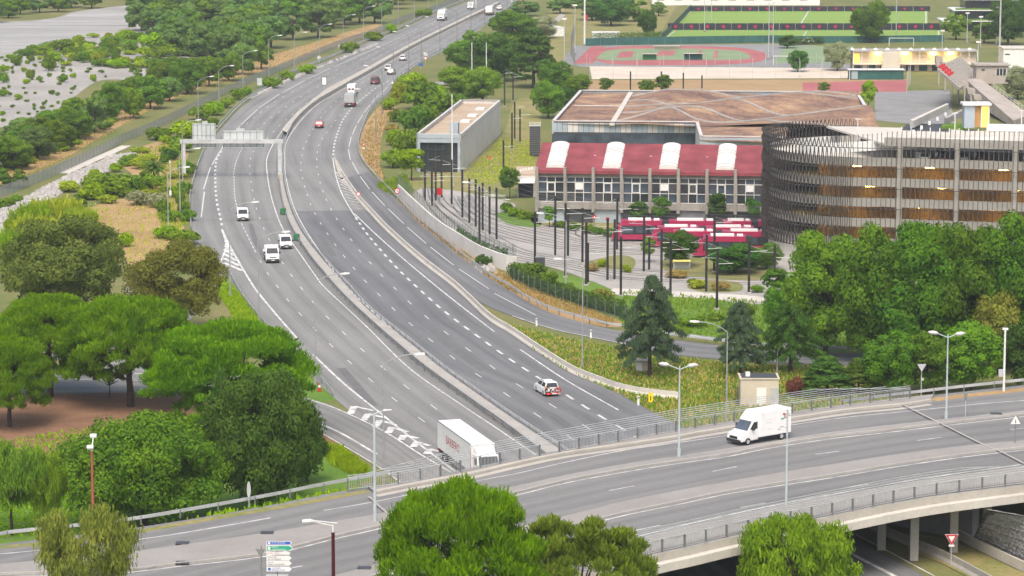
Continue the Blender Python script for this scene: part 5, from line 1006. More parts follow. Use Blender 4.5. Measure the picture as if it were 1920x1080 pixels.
def car(x, y, rz, label, paint, L_=4.2, W=1.78, H_=1.5, hood=1.0, boot=.35, name='car', tail=None, z=0.0, cat='car', belt=.88, loc=None):
    root = thing(name, label, cat, loc or P(x, y, z), rz, 'vehicles on the motorway'); f, b = L_/2, -L_/2; zb = belt
    bevel(ob('body', MB().side([(b,.28),(b+.05,zb*.75),(b+.12,zb+.02),(f-hood-.1,zb+.04),(f-.25,zb-.1),(f,zb-.25),(f+.02,.3),(f-.3,.2),(b+.3,.2)], -W/2, W/2), paint, root), .09, 3)
    c0, c1 = b+.1, f-hood; t0, t1 = b+boot+.15, f-hood-.75; wb, wt = W/2-.05, W/2-.24
    B = [(-wb,c0,zb),(wb,c0,zb),(wb,c1,zb),(-wb,c1,zb)]; Tt = [(-wt,t0,H_),(wt,t0,H_),(wt,t1,H_),(-wt,t1,H_)]
    cab = ob('cabin', MB().add(B+Tt, [(4,5,6,7),(0,1,5,4),(1,2,6,5),(2,3,7,6),(3,0,4,7)]), paint, root); bevel(cab, .05, 2)
    def win(name, q, k=.86, kz=.78, off=.02):
        q = [Vector(v) for v in q]; c = sum(q, Vector())/4; n = (q[1]-q[0]).cross(q[3]-q[0]).normalized(); ctr = Vector((0,(c0+c1)/2,zb+.2))
        if n.dot(c-ctr) < 0: n = -n
        pts = []
        for v in q: 
            d = v-c; pts.append(c + Vector((d.x*k, d.y*k, d.z*kz)) + n*off)
        return ob(name, MB().add(pts, [(0,1,2,3)]), M['glass'], cab)
    win('rear_window', [B[0],B[1],Tt[1],Tt[0]]); win('windscreen', [B[3],B[2],Tt[2],Tt[3]])
    for s in ((1,2),(0,3)):
        i, j = s; m0, m1 = (Vector(B[i])+Vector(B[j]))/2, (Vector(Tt[i])+Vector(Tt[j]))/2
        win('side_window', [B[i], m0, m1, Tt[i]], .86, .74); win('side_window', [m0, B[j], Tt[j], m1], .86, .74)
    for s in (-1, 1):
        ob('tail_light', MB().box((s*(W/2-.2), b-.0, zb-.15),(.3,.08,.16)), tail or TAIL, root); ob('headlight', MB().box((s*(W/2-.25), f-.02, zb-.28),(.36,.1,.14)), HEAD, root)
        ob('mirror', MB().box((s*(W/2+.08), f-hood-.35, zb+.12),(.18,.12,.12)), paint, root)
    ob('bumper', MB().box((0,b-.01,.42),(W-.15,.1,.26)), PLAS, root); ob('bumper', MB().box((0,f-.0,.40),(W-.15,.1,.24)), PLAS, root)
    ob('plate', MB().box((0,b-.07,.5),(.5,.02,.11)), M['white'], root); ob('plate', MB().box((0,f+.06,.42),(.5,.02,.11)), M['white'], root)
    wheels(root, W, (b+.75, f-.8), .32); return root
def van(x, y, rz, label, paint, L_=4.4, W=1.83, H_=1.85, name='van', z=0.0, nose=.9):
    root = thing(name, label, 'van', P(x, y, z), rz, 'vehicles on the motorway'); f, b = L_/2, -L_/2
    bd = ob('body', MB().side([(b,.3),(b+.02,H_-.15),(b+.15,H_),(f-nose-.75,H_),(f-nose+.1,1.12),(f-.15,.95),(f,.7),(f,.3),(f-.3,.22),(b+.2,.22)], -W/2, W/2), paint, root); bevel(bd, .1, 3)
    y0, y1 = f-nose-.72, f-nose+.1
    ob('windscreen', MB().add([(-W/2+.2,y0+.03,H_-.06),(W/2-.2,y0+.03,H_-.06),(W/2-.12,y1-.0,1.2),(-W/2+.12,y1-.0,1.2)], [(0,1,2,3)]).add([(-W/2+.2,y0+.06,H_-.04),(W/2-.2,y0+.06,H_-.04),(W/2-.12,y1+.02,1.2),(-W/2+.12,y1+.02,1.2)], [(3,2,1,0)]), M['glass'], root)
    for s in (-1, 1):
        ob('side_window', MB().box((s*(W/2+.004),y0-.45,1.42),(.02,.85,.48)), M['glass'], root); ob('mirror', MB().box((s*(W/2+.14),y0+.25,1.2),(.22,.14,.24)), PLAS, root)
        ob('headlight', MB().box((s*(W/2-.25),f-.05,.85),(.34,.14,.2)), HEAD, root); ob('tail_light', MB().box((s*(W/2-.1),b-.01,1.0),(.14,.06,.5)), TAIL, root)
    ob('rear_door', MB().box((-.42,b-.0,1.05),(.78,.03,1.2)), paint, root); ob('rear_window', MB().box((-.42,b-.02,1.4),(.6,.03,.4)), M['glass'], root); ob('rear_door', MB().box((.42,b-.0,1.05),(.78,.03,1.2)), paint, root); ob('rear_window', MB().box((.42,b-.02,1.4),(.6,.03,.4)), M['glass'], root)
    ob('bumper', MB().box((0,f+.01,.42),(W-.1,.12,.34)), PLAS, root); ob('grille', MB().box((0,f+.01,.72),(.8,.06,.14)), PLAS, root); ob('plate', MB().box((0,f+.08,.42),(.5,.02,.11)), M['white'], root); ob('bumper', MB().box((0,b-.03,.42),(W-.1,.1,.24)), PLAS, root)
    wheels(root, W, (b+.8, f-.85), .32); return root
def box_truck(x, y, rz, label, L_=8.0, W=2.5, H_=3.8, boxm=None, name='box_truck', z=0.0, capped=True, cabh=2.7, cl=1.8):
    root = thing(name, label, 'truck', P(x, y, z), rz, 'vehicles on the motorway'); f, b = L_/2, -L_/2; zb = 1.05; bm = boxm or CARW
    cargo = ob('cargo_box', MB().box((0,(b+f-cl)/2-.05,(zb+H_)/2),(W,f-cl-b-.1,H_-zb)), bm, root); bevel(cargo, .04, 1)
    ob('rear_door', MB().box((-W/4,b-.02,(zb+H_)/2),(W/2-.12,.05,H_-zb-.25)), bm, cargo); ob('rear_door', MB().box((W/4,b-.02,(zb+H_)/2),(W/2-.12,.05,H_-zb-.25)), bm, cargo)
    cb = ob('cab', MB().side([(f-cl+.05,.5),(f-cl+.05,cabh),(f-.5,cabh+.02),(f-.12,cabh-.9),(f,1.3),(f,.45)], -W/2+.1, W/2-.1), CARW, root); bevel(cb, .1, 2)
    ob('windscreen', MB().add([(-W/2+.25,f-.44,cabh-.1),(W/2-.25,f-.44,cabh-.1),(W/2-.22,f-.06,cabh-.92),(-W/2+.22,f-.06,cabh-.92)], [(0,1,2,3)]), M['glass'], cb)
    for s in (-1, 1):
        ob('side_window', MB().box((s*(W/2-.09),f-1.0,cabh-.6),(.02,.8,.6)), M['glass'], cb); ob('mirror', MB().box((s*(W/2+.12),f-.4,cabh-.6),(.16,.1,.5)), PLAS, cb); ob('headlight', MB().box((s*(W/2-.4),f,.8),(.4,.06,.2)), HEAD, cb); ob('tail_light', MB().box((s*(W/2-.25),b-.05,.8),(.4,.06,.2)), TAIL, root)
    ob('grille', MB().box((0,f+.0,1.15),(1.2,.05,.3)), PLAS, cb); ob('bumper', MB().box((0,f+.0,.55),(W-.25,.12,.35)), PLAS, cb); ob('plate', MB().box((0,b-.08,.75),(.5,.02,.12)), M['white'], root)
    ob('chassis', MB().box((0,-.4,.82),(1.0,L_-.9,.3)), PLAS, root); ob('bumper', MB().box((0,b+.02,.6),(W-.3,.12,.15)), PLAS, root)
    wheels(root, W, (b+1.3, f-1.1) if L_ < 9 else (b+1.6, b+2.9, f-4.2, f-1.3), .46 if L_ > 6.5 else .36, .3); return root
# --- traffic towards the tower
van(455,412,hd(eL2,455,412,False),'small white van alone in the lane beside the exit gore',CARW)
van(535,464,hd(eL3,540,464,False),'small white van next to the median behind the flatbed truck',CARW)
rz = hd(eL3,508,487,False); root = thing('flatbed_truck','white flatbed truck with empty drop-side bed driving towards the overpass','truck',P(509,489),rz,'vehicles on the motorway')
bd = ob('cab', MB().side([(.1,.35),(.1,2.1),(.3,2.2),(1.2,2.2),(1.95,1.35),(2.75,1.1),(2.85,.75),(2.85,.35)], -1.0, 1.0), CARW, root); bevel(bd,.1,3)
ob('windscreen', MB().add([(-.8,1.27,2.13),(.8,1.27,2.13),(.9,1.97,1.4),(-.9,1.97,1.4)], [(3,2,1,0)]), M['glass'], bd); ob('grille', MB().box((0,2.85,.95),(1.0,.06,.14)), PLAS, bd); ob('bumper', MB().box((0,2.86,.5),(1.9,.12,.35)), PLAS, bd); ob('plate', MB().box((0,2.94,.5),(.5,.02,.11)), M['white'], bd)
for s in (-1,1): ob('side_window', MB().box((s*1.004,.95,1.7),(.02,.8,.5)), M['glass'], bd); ob('mirror', MB().box((s*1.18,1.35,1.45),(.24,.16,.32)), PLAS, bd); ob('headlight', MB().box((s*.75,2.8,.98),(.34,.14,.22)), HEAD, bd)
bed = ob('bed', MB().box((0,-1.5,.95),(2.1,3.0,.12)), M['galv'], root)
for a in (((-1.04,-1.5,1.2),(.06,3.0,.4)),((1.04,-1.5,1.2),(.06,3.0,.4)),((0,-3.0,1.2),(2.1,.06,.4)),((0,.0,1.75),(2.1,.08,1.5))): ob('side_board', MB().box(*a), CARW, bed)
ob('chassis', MB().box((0,-.3,.65),(.9,5.2,.25)), PLAS, root); wheels(root, 2.0, (-2.0,1.95), .36)
# --- lorry with red lettering
rz = heading(((757,810),(855,885)))
root = box_truck(0,0,rz,'tall white box lorry with red lettering about to pass under the overpass',15.4,2.5,3.95,None,'box_truck',0,True,3.1,2.2); a = P(820,788,3.95); root.location = Vector((a.x, a.y, 0)) - Matrix.Rotation(rz, 3, 'Z') @ Vector((1.25,-7.7,0))
LREL = root
for i, (t_, sz, yy, zz, m_) in enumerate((('BARBERO', 1.25, None, 2.15, 'red'),)):
    o = text_obj('lettering', t_, sz, M[m_], root, (1.262, -4.3, zz), (math.pi/2, 0, math.pi/2), 1.0)
ob('wind_deflector', MB().add([(-1.0,5.55,3.1),(1.0,5.55,3.1),(1.0,6.9,3.12),(-1.0,6.9,3.12),(-1.0,5.55,3.75),(1.0,5.55,3.75)], [(0,1,5,4),(4,5,2,3),(0,4,3),(1,2,5)]), CARW, root)
ob('corner_stripe', MB().box((1.256,5.2,2.3),(.02,.14,2.2)), M['red'], root); ob('side_skirt', MB().box((1.22,0,.75),(.05,6.5,.5)), M['galv_dark'], root); ob('edge_trim', MB().box((1.25,-1.2,3.93),(.06,12.8,.07)), M['galv_dark'], root)
van(883,17,hd(eL3,883,20,False),'distant white van under the dark blue overhead sign',CARW,5.2,2.0,2.4)
box_truck(829,38,hd(eL2,829,40,False),'distant white truck driving towards the tower at the top of the bend',7.5,2.45,3.4,None,'box_truck')
# --- traffic away from the tower
root = car(1025,737,hd(eRb,1030,745,True),'white off-road car carrying bicycles on its rear rack',CARW,4.25,1.8,1.62,1.05,.1,tail=TAIL,belt=1.0)
rk = thing('bicycle_rack_load','dark bicycles strapped to the rear rack of the white car','bicycles',root.location,root.rotation_euler.z)
for k in range(2):
    yy = -2.35-.16*k; bk = ob('bicycle', MB().tube((-.25,yy,.95),(.3,yy,.95),.03,5).tube((-.25,yy,.95),(0,yy,.55),.03,5).tube((.3,yy,.95),(0,yy,.55),.03,5), PLAS, rk)
    for s in (-.62,.62):
        wmb = MB()
        for i in range(14): a0, a1 = 2*math.pi*i/14, 2*math.pi*(i+1)/14; wmb.tube((s+.34*math.cos(a0),yy,.75+.34*math.sin(a0)),(s+.34*math.cos(a1),yy,.75+.34*math.sin(a1)),.04,4)
        ob('wheel', wmb, M['red'] if s > 0 else M['tyre'], bk)
ob('light_board', MB().box((0,-2.6,.42),(1.7,.06,.2)), M['red'], rk); ob('plate', MB().box((.1,-2.64,.42),(.55,.02,.13)), M['white'], rk); ob('lit_lamp', MB().box((-.65,-2.65,.42),(.22,.02,.12)), TAILON, rk)
for i in range(3): ob('warning_stripe', MB().box((.55+.12*i,-2.64,.42),(.05,.02,.18)), M['white'], rk)
ob('roof_bars', MB().box((-.62,-.2,1.65),(.05,1.5,.05)).box((.62,-.2,1.65),(.05,1.5,.05)), PLAS, root); ob('indicator', MB().box((-.85,-2.1,1.15),(.14,.1,.2)), AMBER2, root)
car(599,239,hd(eRa,599,239,True),'bright red hatchback alone on the bend',CARR,4.1,1.8,1.5,1.0,.25)
box_truck(657,199,hd(eRb,657,199,True),'pale grey box truck with lit tail lamps on the bend',6.6,2.3,3.1,CARS)
van(661,176,hd(eRb,665,178,True),'white high-roofed van just ahead of the grey box truck',CARW,5.6,2.0,2.5)
car(704,157,hd(eRc,704,160,True),'dark maroon people carrier with black rear window',CARM,4.8,1.95,1.85,.9,.1,name='car')
car(729,131,hd(eRb,730,132,True),'white saloon partly hidden behind the silver car',CARW,4.5,1.8,1.42,1.1,.6)
car(734,139,hd(eRb,734,139,True),'silver car with dark rear window beside the white saloon',CARS,4.2,1.8,1.5,1.0,.3)
car(756,113,hd(eRb,756,114,True),'white hatchback leading the group on the far straight',CARW,4.2,1.8,1.55,1.0,.15)
root = box_truck(919,28,hd(eRb,915,32,True),'white motorhome at the edge of the far trees',6.5,2.3,3.1,CARW,'motorhome')
car(914,26,hd(eRa,905,30,True),'dark car beside the white motorhome far away',CARD,4.2,1.8,1.45)
car(937,18,hd(eRb,935,22,True),'white car farthest up the motorway',CARW,4.3,1.8,1.5)
car(979,3,hd(eRb,960,8,True),'small red car at the top edge of the motorway',CARR,4.2,1.8,1.5)
# --- delivery van on the overpass
hv = P(1360,838,ZB)-P(1484,817,ZB); rz = math.atan2(hv.y, hv.x)-math.pi/2; q = P(1424,826,ZB)
root = thing('box_van','white box van with small coloured graphic crossing the overpass','van',q,rz)
cg = ob('cargo_box', MB().box((0,-1.15,1.85),(2.15,4.2,2.5)), CARW, root); bevel(cg,.08,2)
cb = ob('cab', MB().side([(.9,.4),(.9,2.45),(1.3,2.62),(1.75,2.3),(2.5,1.35),(3.35,1.1),(3.45,.7),(3.4,.35)], -1.0, 1.0), CARW, root); bevel(cb,.12,3)
ob('roof_fairing', MB().add([(-1.0,.95,3.05),(1.0,.95,3.05),(.95,1.75,2.35),(-.95,1.75,2.35),(-1.0,.95,2.3),(1.0,.95,2.3)], [(0,1,2,3),(0,3,4),(1,5,2)]), CARW, cb)
ob('windscreen', MB().add([(-.85,1.83,2.26),(.85,1.83,2.26),(.93,2.5,1.42),(-.93,2.5,1.42)], [(3,2,1,0)]), M['glass_blue'], cb)
for s in (-1,1):
    ob('side_window', MB().add([(s*1.006,1.2,2.2),(s*1.006,1.7,2.2),(s*1.006,2.2,1.5),(s*1.006,1.2,1.5)], [(0,1,2,3)]), M['glass'], cb); ob('mirror', MB().box((s*1.2,1.9,1.65),(.26,.18,.4)), PLAS, cb); ob('headlight', MB().box((s*.75,3.25,1.0),(.36,.3,.22)), HEAD, cb); ob('tail_light', MB().box((s*.9,-3.27,.9),(.2,.05,.3)), TAIL, root)
ob('grille', MB().box((0,3.42,.78),(1.1,.08,.25)), PLAS, cb); ob('bumper', MB().box((0,3.4,.45),(1.95,.14,.3)), PLAS, cb); ob('side_step', MB().box((1.0,.9,.55),(.08,.5,.12)).box((-1.0,.9,.55),(.08,.5,.12)), PLAS, root)
sd = -1
for k_, (yy, zz, ww, hh, m_) in enumerate(((-2.35,2.35,.12,.5,'red'),(-2.2,2.55,.25,.18,'red'),(-2.05,2.1,.4,.14,'green'),(-2.7,2.5,.5,.1,'galv_dark'),(-2.8,2.3,.6,.07,'galv_dark'),(-2.6,2.15,.4,.07,'galv_dark'),(-2.0,1.3,.5,.06,'galv_dark'),(-1.6,1.1,.3,.08,'galv_dark'),(-2.6,1.15,.5,.05,'galv_dark'),(-.3,2.2,.5,.05,'galv'),(-.3,1.9,.7,.05,'galv'),(-.3,1.3,.5,.05,'galv'))):
    for s_ in (-1, 1): ob('graphic', MB().box((s_*1.079,yy,zz),(.012,ww,hh)), M[m_], cg)
ob('chassis', MB().box((0,-.6,.5),(1.2,5.0,.25)), PLAS, root); wheels(root, 2.05, (-2.0,2.45), .36, .24)
# --- parked cars on the car park's upper level and a parked car in the scrub
for i, (x, lab) in enumerate(((1737,'white van parked on the upper car park level'),(1772,'leftmost of the dark cars on the upper car park level'),(1812,'middle dark car on the upper car park level'),(1845,'car at the right column of the upper car park level'))):
    q = P(x, 296, 16.7); car(0,0,0,lab,[CARW,CARD,CARS,CARD][i],4.2,1.8,1.5,1.0,.3,loc=(q.x, q.y+4.2, 5*FL+.42)); 
car(831,160,R(70),'pale car half hidden among the bushes right of the motorway',CARS,4.2,1.8,1.45)
car(1512,80,R(90),'white car parked behind the dull practice pitch',CARW,4.3,1.8,1.5); car(1589,78,R(90),'dark car parked left of the large tree by the pitch',CARD,4.2,1.8,1.6)

# ================================================================== trams, catenary poles, rails
TR = flat('tram_crimson', (.33,.02,.075), .35, 0, .5, .05); TRD = flat('tram_dark_glass', (.03,.032,.036), .1, 0, .6, .1)
MODS = [(6.6,True),(1.0,False),(7.6,True),(1.0,False),(4.6,True),(1.0,False),(7.6,True),(1.0,False),(6.6,True)]
def tram(x, y, label, nm=9, x1=None):
    root, _ = frame('tram', label, 'tram', P(x, y), P((x1 or x+300), y+1.5), 'crimson trams in the depot yard'); X = 0.0
    for i, (ln, body) in enumerate(MODS[:nm]):
        if body:
            bd = ob('car_body', MB().box((X+ln/2,1.3,.75),(ln-.1,2.5,.8)), TR, root); g = ob('window_band', MB().box((X+ln/2,1.3,1.85),(ln-.12,2.44,1.45)), TRD, bd); ob('roof', MB().box((X+ln/2,1.3,2.95),(ln-.1,2.5,.8)), TR, bd)
            nn = max(2, int(ln/1.7))
            for k in range(nn): ob('window', MB().box((X+ln*(k+.5)/nn,.06,1.9),(ln/nn-.5,.04,1.0)), M['glass_blue'], g)
            ob('roof_box', MB().box((X+ln*.45,1.3,3.45),(ln*.55,1.7,.3)), M['white'], bd); ob('roof_box', MB().box((X+ln*.86,1.3,3.42),(ln*.14,1.5,.24)), M['white'], bd)
            for k in (.25,.75): ob('bogie', MB().box((X+ln*k,1.3,.25),(1.6,2.2,.4)), PLAS, bd)
        else: ob('bellows', MB().box((X+ln/2,1.3,1.8),(ln+.1,2.2,2.9)), PLAS, root)
        X += ln
    nose = ob('nose', MB().add([(0,.08,.35),(0,2.52,.35),(0,2.52,2.6),(0,.08,2.6),(-1.6,.6,.4),(-1.6,2.0,.4),(-1.3,2.0,1.3),(-1.3,.6,1.3),(-.4,.4,2.9),(-.4,2.2,2.9)], [(0,4,7,3),(4,5,6,7),(1,2,6,5),(7,6,9,8),(3,7,8),(6,2,9),(3,8,9,2),(0,1,5,4)]), TR, root)
    ob('windscreen', MB().add([(-1.32,.65,1.35),(-1.32,1.95,1.35),(-.45,2.1,2.75),(-.45,.5,2.75)], [(3,2,1,0)]), TRD, nose); return root
tram(1164,453,'crimson tram nearest the hall, standing alone in the foremost row', 7)
tram(1232,466,'crimson tram second from the hall behind the trees', 3)
tram(1262,474,'crimson tram third from the hall behind the trees', 3); tram(1318,484,'crimson tram nearest the overpass behind the shrubs', 2)
def cat_pole(x, y, h, label, arms=()):
    root = thing('catenary_pole', label, 'pole', P(x, y), 0, 'black catenary poles of the tram yard'); ob('mast', MB().box((0,0,h/2),(.34,.3,h)), M['black'], root); ob('foot', MB().box((0,0,.1),(.7,.6,.2)), M['concrete'], root)
    for (dx, z) in arms: ob('bracket', MB().tube((0,0,z),(dx,0,z+.1),.035,5).tube((0,0,z+.9),(dx*.8,0,z+.15),.02,4), M['galv'], root)
poles = [(797,378,6.3),(810,388,6.5),(817,378,6),(828,372,8),(847,385,8),(867,410,8.3),(880,420,7.6),(892,427,8),(899,455,9),(905,434,8),(918,442,8),(931,451,8.5),(1003,500,8.3),(1041,481,9.4),(1060,520,11),(1065,482,7),(1092,494,8.5),(1099,535,9.2),(1102,532,6),(1139,527,9.2),(1152,526,9),(1157,470,8.5),(1164,555,8.5),(1207,511,8.5),(1217,508,5),(1240,532,8),(1257,555,8.2),(1324,550,8.4),(1339,510,9),(1344,580,8.3),(1404,550,7.6),(1452,515,4.5)]
for i, (x, y, h) in enumerate(poles): cat_pole(x, y, h, nth(i).capitalize() + ' black catenary pole counted from the grey building across the yard', ((2.6*(-1)**i, h-1.6),) if i % 2 == 0 else ((2.2, h-2.0), (-2.2, h-1.2)))
for i, (x, y, h) in enumerate([(917,255,6),(944,322,6),(965,262,8),(960,280,7.5),(975,268,7),(1000,200,6),(962,190,7),(946,200,9)]): cat_pole(x, y, h, nth(i).capitalize() + ' dark track pole on the lawn right of the grey building', ((2.2, h-1.2),))
for i, (x, y, h) in enumerate([(1182,172,5),(1240,172,5),(1281,169,4.3),(1316,167,3.4)]): cat_pole(x, y, h, nth(i).capitalize() + ' thick black pole behind the planted roof')
def rails(px, n=1):
    p = path(px, 0, 1.5)
    for o_ in (-.72, .72): tracks.append(MB().sweep(offset(p, o_), [(-.09,-.03),(-.09,.012),(.09,.012),(.09,-.03)]))
tracks = []
for k in range(5): rails([(850+k*8,372-k*2),(872+k*10,405-k*3),(920+k*14,432-k*5),(1000+k*20,455-k*6),(1100,470-k*7),(1250,478-k*6),(1460,482-k*6)])
for k in range(3): rails([(800+k*9,352),(806+k*11,378),(838+k*15,415-k*4),(890+k*18,455-k*6),(960+k*10,482-k*6),(1060,500-k*8),(1160,520-k*9),(1300,528-k*8),(1460,533-k*7)])
yard = bpy.data.objects['tram_yard']
for t_ in tracks: ob('rail', t_, M['rail'], yard)
for i, (x, y, lab) in enumerate(((810,352,'red round tram signal in front of the glass front'),(824,376,'red box signal in the tram yard bend'),(917,318,'red and white signal on the lawn beside the grey building'),(1115,433,'red round signal left of the foremost tram'),(1139,437,'red round signal at the nose of the foremost tram'))):
    root = thing('tram_signal', lab, 'signal', P(x, y)); ob('post', MB().tube((0,0,0),(0,0,2.2),.06,6), M['galv_dark'], root)
    if i == 1: ob('sign_face', MB().box((0,-.06,1.6),(1.0,.1,1.2)), M['red'], root)
    else: disc(root, 2.3, .32, 'red'); ob('mark', MB().box((0,-.12,2.3),(.12,.02,.25)), M['white'], root)
# overhead contact wires
W_ = thing('overhead_wires','thin overhead tram wires strung between the black poles','wires')
for k in range(5):
    for pz in (6.0,): q = spl([P(x, y, pz) for x, y in [(860+k*9,318-k*2),(930+k*14,368-k*5),(1010+k*18,388-k*5),(1150,402-k*6),(1460,412-k*6)]], 6); ob('wire', MB().pipe(q, .018, 3), M['galv_dark'], W_)
# yellow bench shelter and mast furniture in the yard
root = thing('yellow_shelter','low yellow-roofed shelter among the yard shrubs','shelter',P(1278,505)); ob('roof', MB().box((0,0,1.3),(2.6,1.4,.12)), flat('pale_yellow',(.7,.62,.2),.6), root); ob('wall', MB().box((0,.6,.6),(2.4,.1,1.2)), M['galv'], root)
for s in (-1.2,1.2): ob('post', MB().box((s,-.55,.62),(.08,.08,1.25)), M['galv'], root)
# ================================================================== vegetation
rng = np.random.default_rng(11)
def leaf_mesh(name, C, Rd, n, size, mat, asp=1.0, up=0.0, hang=False, shell=(.72,1.05), flatten=0.0, low=-.6, jit=.42):
    "leaf-sized faces spread through ellipsoid clumps: C centres (k,3), Rd radii (k,3)"
    C = np.asarray(C, float); Rd = np.asarray(Rd, float); k = len(C)
    area = (Rd[:,0]*Rd[:,1]+Rd[:,0]*Rd[:,2]+Rd[:,1]*Rd[:,2]); pick = rng.choice(k, n, p=area/area.sum())
    d = rng.normal(size=(n,3)); d /= np.linalg.norm(d, axis=1)[:,None]
    neg = d[:,2] < low; d[neg,2] *= -.6
    pos = C[pick] + d*Rd[pick]*rng.uniform(shell[0], shell[1], (n,1))
    nrm = d + rng.normal(size=(n,3))*jit; nrm /= np.linalg.norm(nrm, axis=1)[:,None]
    if hang: ax = np.tile([0,0,-1.0], (n,1)) + rng.normal(size=(n,3))*.22
    elif up: ax = np.tile([0,0,1.0], (n,1))*up + d*.6 + rng.normal(size=(n,3))*.3
    else: ax = rng.normal(size=(n,3))
    ax -= nrm*(ax*nrm).sum(1)[:,None]*(0 if (hang or up) else 1); ax /= np.linalg.norm(ax, axis=1)[:,None]
    sd = np.cross(ax, nrm); l_ = np.linalg.norm(sd, axis=1)[:,None]; sd = np.where(l_ > 1e-3, sd/np.maximum(l_, 1e-3), [1,0,0])
    s = size*rng.uniform(.6,1.35,(n,1)); a = ax*s*.5*asp; b = sd*s*.5
    bend = nrm*s*.12
    V = np.stack([pos-a*.9-b*.75, pos-a*.9+b*.75, pos+a+b*.5+bend, pos+a-b*.5+bend], 1).reshape(-1,3)
    return quads(name, V, n, mat)
def quads(name, V, n, mat):
    me = bpy.data.meshes.new(name); me.vertices.add(len(V)); me.vertices.foreach_set('co', V.astype(np.float32).ravel())
    me.loops.add(4*n); me.loops.foreach_set('vertex_index', np.arange(4*n, dtype=np.int32)); me.polygons.add(n)
    me.polygons.foreach_set('loop_start', np.arange(0, 4*n, 4, dtype=np.int32)); me.polygons.foreach_set('loop_total', np.full(n, 4, np.int32))
    me.materials.append(mat); me.update(calc_edges=True); me.validate(); return me
def trunk_mesh(h, r, limbs, name='trunk', lean=0.0, split=.55):
    mb = MB(); p = Vector((0,0,-.3)); n = 4
    for i in range(n):
        q = Vector((lean*h*(i+1)/n*.3 + rng.uniform(-.1,.1)*r*2, rng.uniform(-.1,.1)*r*2, h*split*(i+1)/n)); mb.tube(p, q, r*(1-.14*i), 8, r*(1-.14*(i+1))); p = q
    for (x, y, z) in limbs:
        e = Vector((x, y, z)); m = p.lerp(e, .5) + Vector((0,0,-.08*h+rng.uniform(0,.05)*h)); b = p*rng.uniform(.75,1.0); mb.tube(b, m, r*.42, 6, r*.28); mb.tube(m, e, r*.28, 5, r*.08)
    return mb.mesh(name, M['bark'])
LF = dict(
 broad=leafmat('leaves_mid', (0.081,0.162,0.033),(0.195,0.314,0.058),(0.300,0.399,0.082)), dark=leafmat('leaves_dark', (0.051,0.114,0.033),(0.115,0.219,0.049),(0.184,0.285,0.067)),
 plane=leafmat('leaves_plane', (0.068,0.162,0.033),(0.173,0.304,0.049),(0.276,0.399,0.067)), pine=leafmat('needles_bright', (0.091,0.190,0.019),(0.231,0.390,0.033),(0.390,0.500,0.067), .12),
 pine_dull=leafmat('needles_dull', (0.091,0.143,0.033),(0.195,0.267,0.049),(0.300,0.361,0.082), .12), olive=leafmat('leaves_olive', (.085,.125,.034),(.18,.225,.06),(.25,.27,.08), .12), gold=leafmat('leaves_gold', (.12,.145,.034),(.24,.255,.065),(.31,.29,.085), .12),
 cedar=leafmat('needles_blue', (0.065,0.114,0.067),(0.127,0.190,0.099),(0.195,0.267,0.132), .15), willow=leafmat('leaves_willow', (0.149,0.190,0.049),(0.300,0.322,0.082),(0.437,0.419,0.132), .15), pepper=leafmat('leaves_pepper', (0.138,0.228,0.033),(0.276,0.380,0.058),(0.460,0.457,0.116), .1),
 bush=leafmat('leaves_bush', (0.104,0.190,0.033),(0.231,0.342,0.058),(0.344,0.439,0.091)), lime=leafmat('leaves_lime', (0.184,0.304,0.033),(0.344,0.495,0.067),(0.500,0.500,0.116), .15), silver=leafmat('leaves_silver', (0.231,0.267,0.149),(0.390,0.419,0.247),(0.500,0.500,0.314), .12), far=leafmat('leaves_far_hazed', (0.104,0.190,0.067),(0.195,0.304,0.091),(0.276,0.380,0.116), .22), wine=leafmat('leaves_wine', (0.138,0.057,0.049),(0.254,0.114,0.082),None,.1),  # far leaves: distance haze is put into the colour, paler and bluer
 reed=leafmat('reed', (0.231,0.322,0.049),(0.414,0.476,0.082),(0.500,0.500,0.149)), straw=leafmat('straw', (0.460,0.322,0.116),(0.500,0.457,0.182),(0.500,0.500,0.264)), hedge=leafmat('leaves_hedge', (0.068,0.134,0.033),(0.138,0.228,0.049),(0.231,0.304,0.067)))
PR = {}
def blob(n, W, H, z0, rr, squash=1.0, power=.5):
    "clump centres filling an ellipsoid crown of width W from height z0 to H"
    C, Rd = [], []; cz, rz = (z0+H)/2, (H-z0)/2
    while len(C) < n:
        d = rng.normal(size=3); d /= np.linalg.norm(d); f = rng.uniform(.35,1)**power
        r = rng.uniform(*rr); c = np.array([d[0]*(W/2-r*.85), d[1]*(W/2-r*.85), d[2]*(rz-r*.7)])*f; c[2] += cz
        C.append(c); Rd.append([r, r, r*squash])
    return C, Rd
